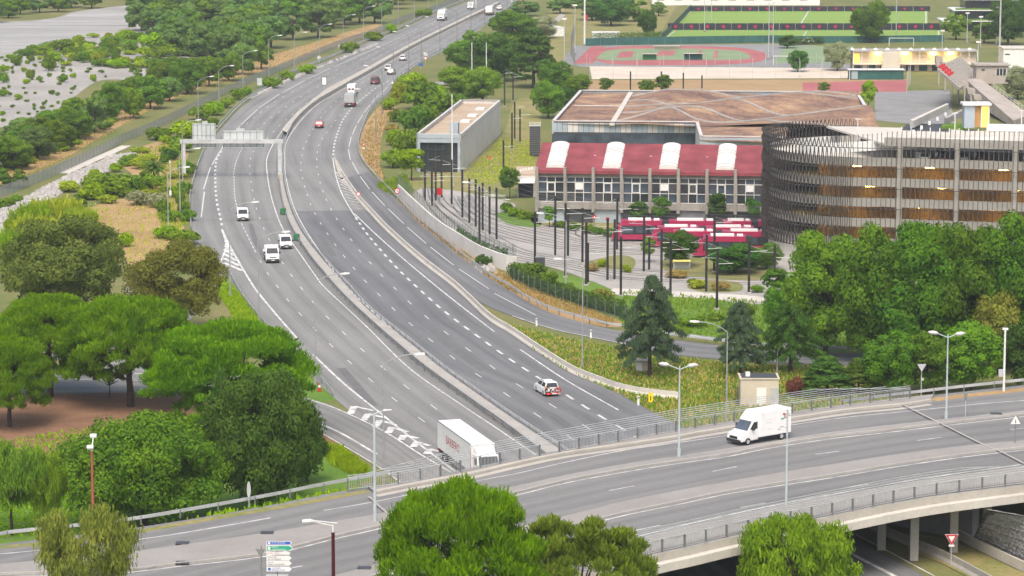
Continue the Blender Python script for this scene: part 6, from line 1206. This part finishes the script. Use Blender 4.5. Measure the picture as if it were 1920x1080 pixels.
def proto(kind, variant):
    k = (kind, variant)
    if k in PR: return PR[k]
    if kind in ('broad', 'plane', 'far'):
        W, H = 10.0, 11.0; C, Rd = blob(60 if kind != 'far' else 26, W, H, .2, (.9,1.7), .85)
        n = {'broad': 16000, 'plane': 34000, 'far': 5000}[kind]; cr = leaf_mesh('crown', C, Rd, n, {'broad':.29,'plane':.22,'far':.46}[kind], LF[kind], jit=.4)
        tk = trunk_mesh(H, .28, [C[i] for i in range(0, 8)])
    elif kind == 'oak':
        W, H = 16.0, 12.0; C, Rd = blob(80, W, H, .8, (1.2,2.2), .8); cr = leaf_mesh('crown', C, Rd, 46000, .24, LF['olive'], jit=.42); tk = trunk_mesh(H, .4, [C[i] for i in range(8)])
    elif kind == 'round':
        W, H = 16.0, 10.0; C, Rd = blob(150, W, H, .2, (1.1,1.9), .85); cr = leaf_mesh('crown', C, Rd, 52000, .21, LF['plane'], jit=.38); tk = trunk_mesh(H, .35, [np.array(C[i])*.6 for i in range(5)])
    elif kind == 'pine':
        W, H = 14.0, 12.0; C, Rd = [], []
        for i in range(170):
            r_ = math.sqrt(rng.uniform(0,1)); a = rng.uniform(0, 6.283); rr = r_*6.1; z = 5.6 + 5.2*math.sqrt(max(0,1-r_**2)) + rng.uniform(-.7,.4) - (1.6*rng.random() if r_ > .72 else 0); q = rng.uniform(.8,1.35); C.append([rr*math.cos(a), rr*math.sin(a), z]); Rd.append([q, q, q*.8])
        for i in range(70):
            a = rng.uniform(0,6.283); rr = rng.uniform(2.6,6.2); C.append([rr*math.cos(a), rr*math.sin(a), rng.uniform(2.7,6.0)]); q = rng.uniform(.6,.95); Rd.append([q,q,q*.8])
        cr = leaf_mesh('crown', C, Rd, 70000, .135, LF['pine'], asp=2.6, up=1.0, low=-.35, jit=.35, shell=(.6,1.1)); tk = trunk_mesh(H, .38, [C[i]*np.array([.8,.8,.95]) for i in range(0, 150, 13)], split=.52)
    elif kind == 'pine_open':
        W, H = 11.0, 11.0; C, Rd = [], []
        for i in range(75):
            a = rng.uniform(0,6.283); rr = 5.0*math.sqrt(rng.uniform(0,1)); z = 4.5+5.5*math.sqrt(max(0,1-(rr/5.2)**2))*rng.uniform(.45,1); q = rng.uniform(.55,.95); C.append([rr*math.cos(a), rr*math.sin(a), z]); Rd.append([q,q,q*.8])
        cr = leaf_mesh('crown', C, Rd, 22000, .14, LF['pine_dull'], asp=2.8, up=.9, low=-.4, shell=(.4,1.1)); tk = trunk_mesh(H, .24, [C[i] for i in range(0, 75, 4)], split=.4)
    elif kind == 'cedar':
        W, H = 7.6, 12.0; C, Rd, limbs = [], [], []
        for k_ in range(10):
            z = 3.0 + k_*.95; L_ = 4.1*(1-(k_/11.5)**1.7)*rng.uniform(.75,1.05) + .3
            for j in range(6 if k_ < 8 else 4):
                a = j*6.283/6 + k_*.8 + rng.uniform(-.35,.35); Lb = L_*rng.uniform(.6,1.15)
                for t in (.3,.5,.7,.88,1.0): C.append([Lb*t*math.cos(a), Lb*t*math.sin(a), z + .7*t - 1.6*t*t + rng.uniform(-.1,.1)]); q = .26+.34*t; Rd.append([q*1.1, q*1.1, q*.5])
        cr = leaf_mesh('crown', C, Rd, 24000, .115, LF['cedar'], asp=2.8, hang=True, low=-2, shell=(.2,1.15)); tk = MB().tube((0,0,-.3),(0,0,11.6),.27,8,.05).mesh('trunk', M['bark'])
    elif kind in ('willow', 'pepper'):
        W, H = 9.0, 10.0; C, Rd = blob(60, W, H, 2.2 if kind == 'willow' else .8, (.5,1.1), 1.3, .45); n = 14000 if kind == 'willow' else 34000
        cr = leaf_mesh('crown', C, Rd, n, .11 if kind == 'willow' else .11, LF[kind], asp=3.6, hang=True, low=-2, shell=(.2,1.15)); tk = trunk_mesh(H, .17, [C[i] for i in range(0, 60, 5)], split=.38)
    elif kind == 'conifer':
        W, H = 10.0, 13.0; C, Rd = [], []
        for i in range(120):
            t = rng.uniform(0,1)**.8; r_ = (1-t)**.75*4.6*rng.uniform(.55,1); a = rng.uniform(0,6.283); C.append([r_*math.cos(a), r_*math.sin(a), 1.5+t*11]); q = rng.uniform(.7,1.25); Rd.append([q*1.2,q*1.2,q*.55])
        cr = leaf_mesh('crown', C, Rd, 16000, .28, LF['dark'], asp=1.5); tk = trunk_mesh(H, .3, [C[i] for i in range(4)])
    elif kind == 'cypress':
        W, H = 2.4, 9.0; C = [[rng.uniform(-.25,.25), rng.uniform(-.25,.25), .8+i*.32] for i in range(25)]; Rd = [[1.1*math.sin(math.pi*(i+4)/30)+.15]*2+[.7] for i in range(25)]; cr = leaf_mesh('crown', C, Rd, 4500, .13, LF['hedge'], asp=3, up=1.4, shell=(.6,1.1)); tk = trunk_mesh(H, .12, [])
    elif kind == 'bush':
        W, H = 4.0, 2.4; C, Rd = blob(18, W, H*.95, -.2, (.45,.85), .9); cr = leaf_mesh('crown', C, Rd, 1700, .26, LF['bush'], jit=.42); tk = MB().tube((0,0,-.2),(.1,0,.9),.08,5,.04).tube((0,0,-.1),(-.4,.2,1.2),.05,5,.02).tube((0,0,-.1),(.4,-.2,1.2),.05,5,.02).mesh('stem', M['bark'])
    elif kind == 'reed':
        W, H = 4.0, 2.6; C = [[rng.uniform(-1.6,1.6), rng.uniform(-1.6,1.6), .7] for i in range(16)]; Rd = [[.5,.5,1.0]]*16; cr = leaf_mesh('crown', C, Rd, 1500, .14, LF['reed'], asp=7, up=1.6, low=-.4, shell=(.1,1.2)); tk = MB().tube((0,0,-.2),(.1,0,.9),.05,5,.03).mesh('stem', M['bark'])
    elif kind == 'young':
        W, H = 3.6, 5.5; C, Rd = blob(22, W, H, 1.2, (.45,.8), .9); cr = leaf_mesh('crown', C, Rd, 2400, .24, LF['broad'], jit=.42); tk = trunk_mesh(H, .1, [C[i] for i in range(4)])
    PR[k] = (tk, cr, W, H); return PR[k]
CNT = [0]
def plant(kind, bx, by, wpx, hpx, label, mat=None, cat='tree', group=None, z=0.0, variant=0, name=None, base=None):
    tk, cr, W, H = proto(kind, variant); q = base or P(bx, by, z); s = scale_at(by, z); w_, h_ = wpx/s, hpx/s*1.012
    nm = name or {'pine':'stone_pine','pine_open':'pine_tree','cedar':'cedar_tree','bush':'bush','reed':'reed_clump','cypress':'cypress_tree','conifer':'conifer_tree','willow':'eucalyptus_tree','pepper':'pepper_tree','oak':'oak_tree','young':'young_tree'}.get(kind, 'broadleaf_tree')
    root = thing(nm, label, cat, q, rng.uniform(0, 6.283), group); root.scale = (w_/W, w_/W, h_/H)
    if q.z == 0: root.location.z = -.03
    ob('stem' if kind in ('bush','reed') else 'trunk', tk, None, root); o = ob('crown', cr, None, root)
    if mat: o.material_slots[0].link = 'OBJECT'; o.material_slots[0].material = LF[mat]
    CNT[0] += 1; return root
def inpoly(x, y, poly):
    c = False; j = len(poly)-1
    for i in range(len(poly)):
        (xi, yi), (xj, yj) = poly[i], poly[j]
        if (yi > y) != (yj > y) and x < (xj-xi)*(y-yi)/(yj-yi)+xi: c = not c
        j = i
    return c
def scatter(poly, n, gap=0.0, seed=1):
    r = random.Random(seed); xs, ys = [p[0] for p in poly], [p[1] for p in poly]; out = []; tries = 0
    while len(out) < n and tries < n*60:
        tries += 1; x, y = r.uniform(min(xs), max(xs)), r.uniform(min(ys), max(ys)); g = gap*(y+345)/445
        if inpoly(x, y, poly) and all(abs(x-a)/1.0 + abs(y-b)*2.2 > g for a, b in out): out.append((x, y))
    return sorted(out, key=lambda p: p[1])
# ---- near trees, one by one
plant('oak',118,602,285,205,'broad dark olive oak at the left edge, the largest of the left group','olive')
plant('oak',330,626,205,186,'olive-gold oak touching the exit lane beside the dark oak','gold',variant=1)
plant('pine',95,744,235,196,'stone pine with straight trunk left of the taller trunked one')
plant('pine',245,762,282,212,'stone pine in the middle with a forked trunk',variant=1)
plant('pine',430,820,345,222,'wide stone pine beside the slip road, rightmost of the pines',variant=2)
plant('pine',18,800,180,175,'stone pine cut by the left edge below the olive oak',variant=1)
plant('pine',-10,720,150,130,'stone pine behind the left edge pine, only its crown showing',variant=2)
plant('pine_open',206,744,62,66,'tiny stunted pine between the two pine trunks','pine_dull')
plant('round',272,994,362,226,'large round bushy tree above the left guardrail')
plant('round',488,960,262,276,'dark leafy tree right of the round one, over the slip road','hedge',variant=3)
plant('broad',575,905,90,130,'smaller dark tree at the slip road edge below the wide pine','dark',variant=4)
plant('cypress',418,905,52,215,'narrow dark cypress in front of the wide stone pine')
plant('willow',22,1003,175,190,'airy eucalyptus at the left edge above the lawn','broad',variant=2)
plant('willow',82,1003,105,175,'slim eucalyptus sapling with thin bare stems on the lawn','bush',variant=3)
def front(kind, cx, top, base_y, wpx, label, mat=None, variant=0, z=0.0):
    return plant(kind, cx, base_y, wpx, base_y-top, label, mat, z=z, variant=variant)
front('pine',862,893,1235,335,'big bright stone pine in front of the overpass at the bottom',variant=2,z=5.0)
front('pine_open',1082,936,1235,310,'sparser pine with pale bare branches beside the big bright pine',z=4.0)
front('willow',165,938,1150,240,'airy eucalyptus in front of the left bridge approach',variant=1,z=ZB)
front('pepper',1492,958,1160,265,'drooping yellow-green pepper tree at the bottom right')
plant('cedar',1218,706,122,192,'large blue-green cedar standing free in the meadow')
plant('cedar',1388,704,92,140,'slim drooping cedar right of the lamp post',variant=1)
plant('cedar',1482,698,120,132,'drooping cedar with wide skirts beside the plane trees','dark',variant=2)
for i, (x, y, w_, h_, m_, v) in enumerate([(1548,668,180,250,'plane',0),(1630,680,185,268,'plane',1),(1716,690,200,282,'plane',2),(1806,690,195,290,'plane',0),(1892,690,200,300,'plane',1),(1975,680,170,290,'plane',2),(1475,640,105,118,'plane',1)]):
    plant('plane',x,y,w_,h_,nth(i).capitalize()+' tall plane tree from the left in the row before the car park',m_,variant=v,group='plane trees before the car park')
for i, (x, y, w_, h_, m_, k, lab) in enumerate([(1668,742,120,130,'plane','broad','leafy tree rising just behind the end of the bridge railing'),(1738,738,120,128,'broad','broad','rounded tree left of the twin-headed lamp at right'),(1822,735,130,140,'plane','broad','leafy tree right of the twin-headed lamp'),(1872,700,115,180,'willow','broad','yellowish tree at the right edge below the planes'),(1925,735,120,160,'dark','broad','dark tree behind the camera mast'),(1550,742,125,75,'dark','conifer','low dark spreading conifer beside the technical hut'),(1610,740,90,70,'hedge','conifer','small dark conifer behind the bridge railing end'),(1490,745,40,45,'wine','bush','small wine-red shrub by the technical hut')]):
    plant(k,x,y,w_,h_,lab,m_,variant=i%4, cat='tree' if k != 'bush' else 'shrub')
# ---- riverside and far woods
G1 = 'trees of the riverside strip'
for i, (x, y, w_, h_) in enumerate([(-20,325,90,85),(25,318,85,70),(70,300,80,66),(20,352,70,40),(110,282,80,62),(140,262,78,66),(178,250,68,74),(210,226,60,80),(250,222,50,62),(282,204,74,68),(318,190,56,48),(352,176,78,72),(392,162,60,60),(428,152,62,58),(455,140,60,60),(490,130,58,60),(300,172,60,60),(240,190,50,50)]):
    plant('broad' if i % 3 else 'far',x,y,w_,h_,nth(i).capitalize()+' leafy tree along the riverside dirt track, counted from the left edge','bush' if i % 4 == 0 else ('broad' if i % 2 else 'far'),group=G1,variant=i%4)
wood = [(262,62),(310,85),(330,110),(400,128),(480,112),(560,86),(640,62),(720,42),(790,12),(850,-12),(880,-45),(240,-60),(236,-10)]
for i, (x, y) in enumerate(scatter(wood, 150, 20, 4)):
    k = (y+345)/445; plant('far',x,y,80*k,66*k,'tree of the dense wood between river and motorway','far' if i % 3 else 'broad',group='dense riverside wood',variant=i%4)
fb = [(-60,48),(60,34),(150,18),(250,8),(300,-6),(300,-60),(-60,-60)]
for i, (x, y) in enumerate(scatter(fb, 60, 16, 6)):
    k = (y+345)/445; plant('far',x,y,62*k,44*k,'tree on the far river bank at the upper left corner','far' if i % 2 else 'bush',group='trees on the far bank',variant=i%4)
for i, (x, y, w_, h_) in enumerate([(8,137,20,16),(35,113,14,10),(30,123,22,16),(45,135,12,9),(58,115,16,12),(92,133,28,28),(108,115,18,12),(58,150,18,20),(74,153,13,11),(50,157,16,9),(118,154,20,14),(118,130,10,6),(137,146,13,9),(148,115,12,12),(168,131,11,5),(175,152,13,13),(7,155,22,17),(5,180,26,12),(35,185,16,9),(97,177,13,9),(82,198,8,8),(5,216,12,8),(80,103,40,16),(115,97,50,24),(100,110,30,15),(130,106,32,18),(60,100,25,12),(20,110,20,9),(150,100,22,14),(240,98,18,9),(222,127,42,17),(250,134,18,13),(262,119,20,14),(275,106,40,17),(300,110,40,22),(318,124,36,18),(175,70,24,8),(190,100,40,12),(210,85,40,18),(235,78,40,22),(160,90,40,14),(330,105,50,25),(285,90,50,28),(355,140,40,24)]):
    plant('bush',x,y,w_*1.15,h_*1.15,nth(i).capitalize()+' larger bush on the pale river gravel, counted along its scattered rows','bush' if i % 3 else 'lime',cat='bush',group='bushes on the river gravel',variant=i%4)
for i, (x, y) in enumerate(scatter([(-10,100),(100,88),(200,90),(310,120),(170,155),(90,210),(-10,232)], 90, 9, 9)):
    plant('bush',x,y,7+i%7,4+i%5,'tiny tuft on the pale river gravel','bush',cat='bush',group='tiny tufts on the river gravel',variant=i%4)
for i, (x, y) in enumerate(scatter([(30,104),(130,84),(235,66),(340,108),(330,128),(230,128),(110,122)], 60, 9, 31)):
    plant('bush',x,y,16+i%5*6,9+i%4*4,'scrub bush in the thicket spreading over the river gravel',['bush','reed','broad'][i%3],cat='bush',group='thicket on the river gravel',variant=i%4)
for i, (x, y) in enumerate(scatter([(-20,312),(100,262),(180,214),(250,188),(330,158),(430,134),(420,118),(330,136),(240,160),(170,190),(90,236),(-20,268)], 36, 15, 37)):
    k = (y+345)/545; plant('far' if i % 2 else 'broad',x+10,y+9,58*k,(26+i%4*7)*k,nth(i).capitalize()+' bushy tree from the far end of the belt between gravel and dirt track',['bush','broad','far'][i%3],group='tree belt along the gravel',variant=i%4)
# ---- scrub left of the motorway
scr = [(375,224,46,28,'bush'),(400,216,46,28,'lime'),(425,202,34,22,'bush'),(446,187,34,24,'bush'),(462,178,24,18,'bush'),(345,258,60,34,'lime'),(300,262,62,26,'bush'),(398,240,30,22,'bush'),(340,285,50,30,'bush'),(318,300,40,22,'dark'),(205,366,115,46,'bush'),(238,362,70,40,'broad'),(285,356,62,34,'bush'),(175,374,56,36,'lime'),(262,384,58,30,'silver'),(296,388,46,30,'silver'),(305,402,34,32,'broad'),(330,370,34,22,'bush'),(318,415,40,24,'bush'),(310,446,56,26,'lime'),(346,458,62,32,'bush'),(235,462,34,28,'lime'),(350,330,30,22,'bush'),(345,400,30,26,'bush'),(325,450,40,20,'bush'),(505,165,50,22,'bush'),(540,150,36,20,'bush'),(575,138,40,20,'lime'),(655,98,40,22,'bush'),(700,76,44,18,'bush'),(735,62,26,20,'lime'),(795,32,40,18,'bush'),(10,390,40,22,'bush'),(30,380,30,16,'bush')]
for i, (x, y, w_, h_, m_) in enumerate(scr):
    plant('bush',x,y,w_,h_,nth(i) .capitalize() + ' scrub bush beside the left edge of the motorway' if i < 34 else '',m_,cat='bush',group='scrub beside the motorway',variant=i%4)
for i, (x, y, w_, h_) in enumerate([(110,412,95,52),(60,420,80,46),(70,448,100,56),(38,480,90,62),(150,420,60,40),(85,480,80,50),(130,445,70,45)]):
    plant('reed',x,y,w_,h_,nth(i).capitalize()+' bright yellow-green reed clump behind the dark oak','lime' if i % 2 else 'reed',cat='reeds',group='reeds behind the dark oak',variant=i%2)
for i, (x, y) in enumerate(scatter([(-10,455),(60,395),(150,345),(260,285),(350,255),(352,420),(300,370),(140,390),(100,470)], 46, 22, 21)):
    plant('bush',x,y,22+i%4*8,12+i%3*6,nth(i).capitalize()+' low scrub bush from the top between stone bank and exit lane',['bush','lime','broad','reed'][i%4],cat='bush',group='scrub on the rough ground',variant=i%4)
for i, (x, y) in enumerate(scatter([(-20,340),(120,285),(300,185),(420,148),(420,140),(290,180),(120,270),(-20,318)], 30, 12, 23)):
    plant('bush',x,y,20+i%4*6,10+i%3*4,nth(i).capitalize()+' small bush from the far end edging the riverside dirt track',['bush','reed','broad'][i%3],cat='bush',group='bushes edging the dirt track',variant=i%4)
# palm
root = thing('palm_tree','small date palm in the scrub by the stone bank','palm',P(289,334)); s = scale_at(334); ob('trunk', MB().tube((0,0,-.1),(0,0,2.2),.26,8,.2), M['bark'], root)
for i in range(34):
    a = i*2.399; el = .95 - 1.5*(i/34); L_ = 2.6; pts = []
    for k in range(6): t = k/5; r_ = L_*t*math.cos(el*(1-.4*t)); z = 2.3 + L_*t*math.sin(el) - 1.0*t*t; pts.append(Vector((r_*math.cos(a), r_*math.sin(a), z)))
    mb = MB(); sdv = Vector((-math.sin(a), math.cos(a), 0))
    for k in range(5):
        w0, w1 = .34*math.sin(math.pi*(k+.4)/6), .34*math.sin(math.pi*(k+1.4)/6); mb.quad(pts[k]-sdv*w0-Vector((0,0,.12)), pts[k], pts[k+1], pts[k+1]-sdv*w1-Vector((0,0,.12))); mb.quad(pts[k], pts[k]+sdv*w0-Vector((0,0,.12)), pts[k+1]+sdv*w1-Vector((0,0,.12)), pts[k+1])
    ob('frond', mb, LF['hedge'], root)
# ---- right of the motorway
big = [(1000,164,118,112,'conifer','dark','dense dark conifer behind the tram depot lawn'),(962,80,96,66,'broad','plane','bright tree beside the far motorway near the motorhome'),(1015,72,70,44,'broad','silver','pale flecked tree left of the footpath'),(870,132,86,62,'broad','broad','tree overhanging the right edge of the motorway'),(925,152,120,98,'broad','dark','large dark tree between motorway and conifer'),(862,182,96,62,'broad','bush','bushy tree behind the grey box building'),(905,192,90,70,'broad','broad','tree behind the masts of the grey box building'),(1042,172,76,62,'broad','broad','tree right of the dark conifer'),(1082,182,60,46,'broad','bush','small tree at the corner of the planted roof'),(1028,222,70,78,'broad','broad','round tree beside the planted roof hall'),(1062,206,50,46,'broad','dark','small tree against the planted roof hall'),(955,120,90,60,'broad','broad','tree in the middle of the thicket'),(985,30,70,30,'far','far','tree beyond the motorway at the top'),(890,95,60,40,'far','broad','tree on the edge of the motorway far up')]
for i, (x, y, w_, h_, k, m_, lab) in enumerate(big): plant(k,x,y,w_,h_,lab,m_,variant=i%4)
for i, (x, y, w_, h_, m_) in enumerate([(772,168,62,36,'lime'),(792,204,84,56,'bush'),(752,192,50,42,'reed'),(778,248,76,54,'broad'),(745,228,40,26,'bush'),(832,216,84,46,'bush'),(812,192,62,36,'lime'),(762,296,62,62,'bush'),(737,314,50,40,'bush'),(742,272,46,32,'lime'),(800,232,60,40,'bush'),(850,205,60,36,'broad'),(735,250,30,20,'straw'),(800,262,40,30,'bush'),(730,205,40,24,'lime')]):
    plant('bush',x,y,w_,h_,nth(i).capitalize()+' leafy bush between the motorway and the grey box building',m_,cat='bush',group='bushes right of the motorway',variant=i%4)
plant('young',772,338,62,62,'bright green tree at the upper end of the mesh fence','lime')
for i, (x, y, w_, h_, k, m_, lab) in enumerate([(1146,48,84,60,'broad','dark','big round tree in the dry park behind the track'),(1110,38,70,50,'broad','far','tree left of the big round tree in the dry park'),(1190,40,66,44,'far','broad','tree right of the big round tree in the dry park'),(1214,64,46,50,'broad','dark','dense rounded tree beside the pitch corner'),(1235,30,40,28,'far','far','small tree at the upper pitch corner'),(1632,80,84,84,'broad','broad','large tree standing between the pitches and the pavilion'),(1496,134,46,42,'broad','dark','dark round tree in front of the dull pitch'),(1570,132,60,58,'broad','silver','grey-green tree left of the beige pavilion'),(1476,90,44,26,'far','dark','dark bushy tree at the corner of the dull pitch'),(1890,84,84,92,'broad','dark','tall dark tree at the upper right corner'),(1925,70,60,80,'broad','dark','dark tree cut by the upper right edge'),(1792,74,60,52,'far','broad','tree before the terraced building'),(1845,80,60,40,'far','broad','low tree below the terraced building'),(1908,186,66,66,'broad','silver','tree beside the ramp of the grandstand'),(1628,210,36,62,'young','lime','bright young tree at the corner of the planted roof'),(1545,178,26,26,'young','broad','sapling behind the planted roof right of centre'),(1136,180,34,36,'young','broad','sapling behind the planted roof at the left'),(1212,180,36,32,'young','bush','bushy sapling behind the planted roof'),(1244,180,40,42,'young','broad','taller sapling behind the planted roof'),(1050,25,60,36,'far','far','tree at the top of the dry park'),(1080,15,70,40,'far','far','second tree at the top of the dry park')]): plant(k,x,y,w_,h_,lab,m_,variant=i%4)
for i, (x, y, w_, h_, k, m_, lab) in enumerate([(1030,426,32,42,'young','broad','young tree at the left corner of the red-roofed hall'),(956,372,42,62,'young','plane','tree beside the white canopy annex'),(1196,426,46,52,'young','dark','first dark young tree along the red-roofed hall'),(1240,424,40,60,'young','broad','brighter young tree along the red-roofed hall'),(1344,424,44,66,'young','dark','third young tree along the red-roofed hall'),(1412,422,42,56,'young','dark','young tree along the hall nearest the car park'),(1276,500,78,72,'broad','dark','dark spreading tree in front of the trams'),(1216,492,32,52,'young','broad','slim tree left of the dark spreading tree'),(1376,512,120,62,'broad','dark','broad dark tree group in the yard bed'),(1438,505,66,54,'broad','hedge','dark tree beside the car park drum'),(1452,560,60,60,'young','plane','light tree at the foot of the plane trees')]): plant(k,x,y,w_,h_,lab,m_,variant=i%4)
for i, (x, y, w_, h_, m_) in enumerate([(965,405,34,18,'bush'),(950,398,30,20,'broad'),(985,410,34,16,'bush'),(1010,412,24,14,'bush'),(1050,426,30,14,'broad'),(1075,432,30,15,'hedge'),(1105,437,30,18,'bush'),(1120,440,28,16,'hedge'),(1142,443,30,18,'hedge'),(1000,518,60,28,'bush'),(975,520,44,30,'broad'),(1030,530,40,24,'bush'),(1110,508,30,16,'straw'),(1130,500,26,16,'reed'),(1175,510,26,16,'reed'),(1310,540,40,18,'reed'),(1350,544,40,18,'straw'),(1300,535,26,14,'bush'),(1420,548,30,16,'bush'),(1270,520,50,14,'straw'),(905,500,30,26,'hedge'),(928,498,24,24,'hedge'),(1130,560,50,22,'willow'),(1060,545,40,18,'bush'),(1395,590,50,24,'bush'),(1340,600,40,14,'bush'),(1300,612,60,22,'bush'),(1240,600,50,20,'bush')]):
    plant('bush',x,y,w_,h_,nth(i).capitalize()+' low shrub around the tram yard, counted across it',m_,cat='shrub',group='shrubs of the tram yard',variant=i%4)
# hedge on the overgrown fence and behind the track
def hedge(px, w_, h_, label, mat, n, z=0.0):
    p = lift(path(px, 0, 1.0), z); C = [list(v + Vector((0,0,h_*.5))) for v in p]; root = thing('hedge', label, 'hedge'); ob('foliage', leaf_mesh('foliage', C, [[w_*.7,w_*.7,h_*.55]]*len(C), n, .26, LF[mat], low=-2), None, root); return root
hedge([(960,518),(1000,538),(1060,560),(1110,576),(1165,591)], 1.2, 2.0, 'overgrown hedge on the mesh fence above the dry bank', 'hedge', 6500)
hedge([(858,461),(893,483),(923,496),(950,505)], .3, .9, 'thin creeper growing along the fence of the tram yard', 'dark', 700, 2.2)
hedge([(1118,84),(1160,83),(1200,82),(1238,80)], 2.2, 3.4, 'dark clipped hedge behind the running track', 'hedge', 5000)
hedge([(1470,86),(1500,84),(1540,82)], 1.6, 2.0, 'dark hedge beside the dull practice pitch', 'dark', 2500)
# ---- grasses: nobody could count them
def grass(name, poly, n, h, mat, label, seed, z=0.0, w_=.12):
    r = np.random.default_rng(seed); pts = []
    while len(pts) < n:
        xs, ys = [p[0] for p in poly], [p[1] for p in poly]; x, y = r.uniform(min(xs), max(xs)), r.uniform(min(ys), max(ys))
        if inpoly(x, y, poly): pts.append(tuple(P(x, y, z)))
    c = np.array(pts); a = r.uniform(0, 6.283, n); d = np.stack([np.cos(a), np.sin(a), np.zeros(n)], 1)*w_*r.uniform(.6,1.6,(n,1)); t = np.stack([r.normal(0,.2,n)*h, r.normal(0,.2,n)*h, h*r.uniform(.4,1.25,n)], 1)
    V = np.stack([c-d, c+d, c+t+d*.25, c+t-d*.25], 1).reshape(-1,3); o = bpy.data.objects.new(name, quads(name, V, n, LF[mat])); col.objects.link(o); tag(o, label, 'grass', None, 'stuff'); return o
mead = [(955,607),(1010,622),(1060,634),(1140,648),(1270,672),(1440,686),(1640,694),(1690,722),(1640,765),(1480,770),(1290,808),(1160,738),(1060,694),(1000,655)]
grass('grass', mead, 13000, .3, 'bush', 'tall green grass in the meadow beside the barrier', 1); grass('grass', mead, 6000, .36, 'straw', 'dry straw-coloured grass in the meadow beside the barrier', 2)
def bank_grass(n, label, seed):
    r = np.random.default_rng(seed); top = fe[:i0+2]; V = []
    for _ in range(n):
        a = top[int(len(top)*(.62+.37*r.random()))]; t = r.random()**.8; c = np.array([a.x+1.5*t+r.uniform(-1,1), a.y+12*t, 6.47*(1-t)-.03]); an = r.uniform(0,6.28); d = np.array([math.cos(an), math.sin(an), 0])*.13; u = np.array([r.normal(0,.1), r.normal(0,.1), r.uniform(.2,.55)])
        V += [c-d, c+d, c+u+d*.25, c+u-d*.25]
    o = bpy.data.objects.new('grass', quads('grass', np.array(V), n, LF['lime'])); col.objects.link(o); tag(o, label, 'grass', None, 'stuff')
bank_grass(9000, 'bright green grass on the bank left of the overpass', 3); grass('grass', [(600,835),(640,845),(690,885),(670,895),(620,870)], 2500, .7, 'lime', 'lush grass strip along the slip road wall', 4)
grass('grass', [(400,510),(440,540),(500,615),(560,695),(520,690),(440,600),(405,545)], 3500, .35, 'lime', 'green grass along the left guardrail', 5)
grass('grass', [(130,380),(330,380),(350,470),(300,505),(160,470)], 1300, .3, 'reed', 'dry grass around the bare dirt', 6); grass('grass', [(250,285),(350,260),(350,420),(310,440),(270,350)], 2500, .45, 'reed', 'rough grass below the sign gantry', 7)
grass('grass', [(-20,830),(110,810),(180,800),(150,1000),(-20,1010)], 3500, .25, 'lime', 'green lawn grass at the lower left', 8); grass('grass', [(1165,545),(1440,566),(1640,610),(1640,655),(1270,626),(1165,608)], 3500, .4, 'bush', 'green grass behind the slip road guardrail', 9)
grass('grass', [(870,330),(940,260),(1005,260),(1000,330),(900,350)], 2500, .3, 'reed', 'lawn grass beside the grey box building', 10); grass('grass', [(675,270),(690,230),(735,185),(745,195),(715,250),(712,300),(725,345),(750,372),(840,447),(960,522),(1160,602),(1140,612),(950,543),(830,456),(745,376),(690,318)], 3500, .3, 'straw', 'dry weeds along the right guardrail', 11)
grass('grass', [(705,350),(760,330),(775,360),(745,372)], 900, .8, 'bush', 'weeds below the upper end of the fence', 12); grass('grass', [(-40,372),(120,300),(300,200),(480,138),(700,58),(690,48),(480,112),(300,172),(130,264),(-40,330)], 4500, .3, 'straw', 'dry grass along the riverside track', 13)
# riprap bank: loose rubble
def rubble(poly, n, seed, label, z=0.0):
    r = random.Random(seed); mb = MB(); k = 0
    while k < n:
        xs, ys = [p[0] for p in poly], [p[1] for p in poly]; x, y = r.uniform(min(xs), max(xs)), r.uniform(min(ys), max(ys))
        if not inpoly(x, y, poly): continue
        q = P(x, y, z); s = r.uniform(.18,.5); vs = [(q.x+r.uniform(.6,1.2)*s*a, q.y+r.uniform(.6,1.2)*s*b*.8, q.z+r.uniform(.5,1.1)*s*(c_+.6)) for a, b, c_ in ((-1,-1,-.8),(1,-1,-.8),(1,1,-.8),(-1,1,-.8),(-.6,-.7,.7),(.7,-.6,.7),(.6,.7,.7),(-.7,.6,.7))]
        mb.add(vs, [(4,5,6,7),(0,1,5,4),(1,2,6,5),(2,3,7,6),(3,0,4,7)]); k += 1
    return ob('rubble', mb, M['stone'], None, None, None, label, 'stones', kind='stuff')
rubble([(-30,455),(-30,415),(40,375),(130,330),(215,292),(255,288),(245,305),(170,335),(110,365),(45,400),(0,440)], 2600, 3, 'grey rubble stones of the bank below the mesh fence')
rubble([(470,185),(545,150),(620,118),(700,86),(712,82),(630,114),(552,146),(478,180)], 500, 4, 'pale rubble along the far left guardrail'); rubble([(880,492),(915,488),(930,512),(905,512)], 120, 5, 'rubble in the gap of the retaining wall'); rubble([(230,540),(262,520),(275,545),(250,560)], 80, 6, 'pale rubble showing between the two oaks')
# ================================================================== air
hz = MB().box((0, 4350, 42), (8200, 9500, 86)); hm = bpy.data.materials.new('haze_air'); hm.use_nodes = True; t = hm.node_tree; t.nodes.clear()
out = t.nodes.new('ShaderNodeOutputMaterial'); pv = t.nodes.new('ShaderNodeVolumePrincipled'); pv.inputs['Color'].default_value = (.93,.97,1,1); pv.inputs['Density'].default_value = .00013; pv.inputs['Anisotropy'].default_value = .3
t.links.new(pv.outputs[0], out.inputs['Volume']); ob('haze', hz, hm, kind='stuff', label='thin pale morning haze filling the whole valley', cat='haze')
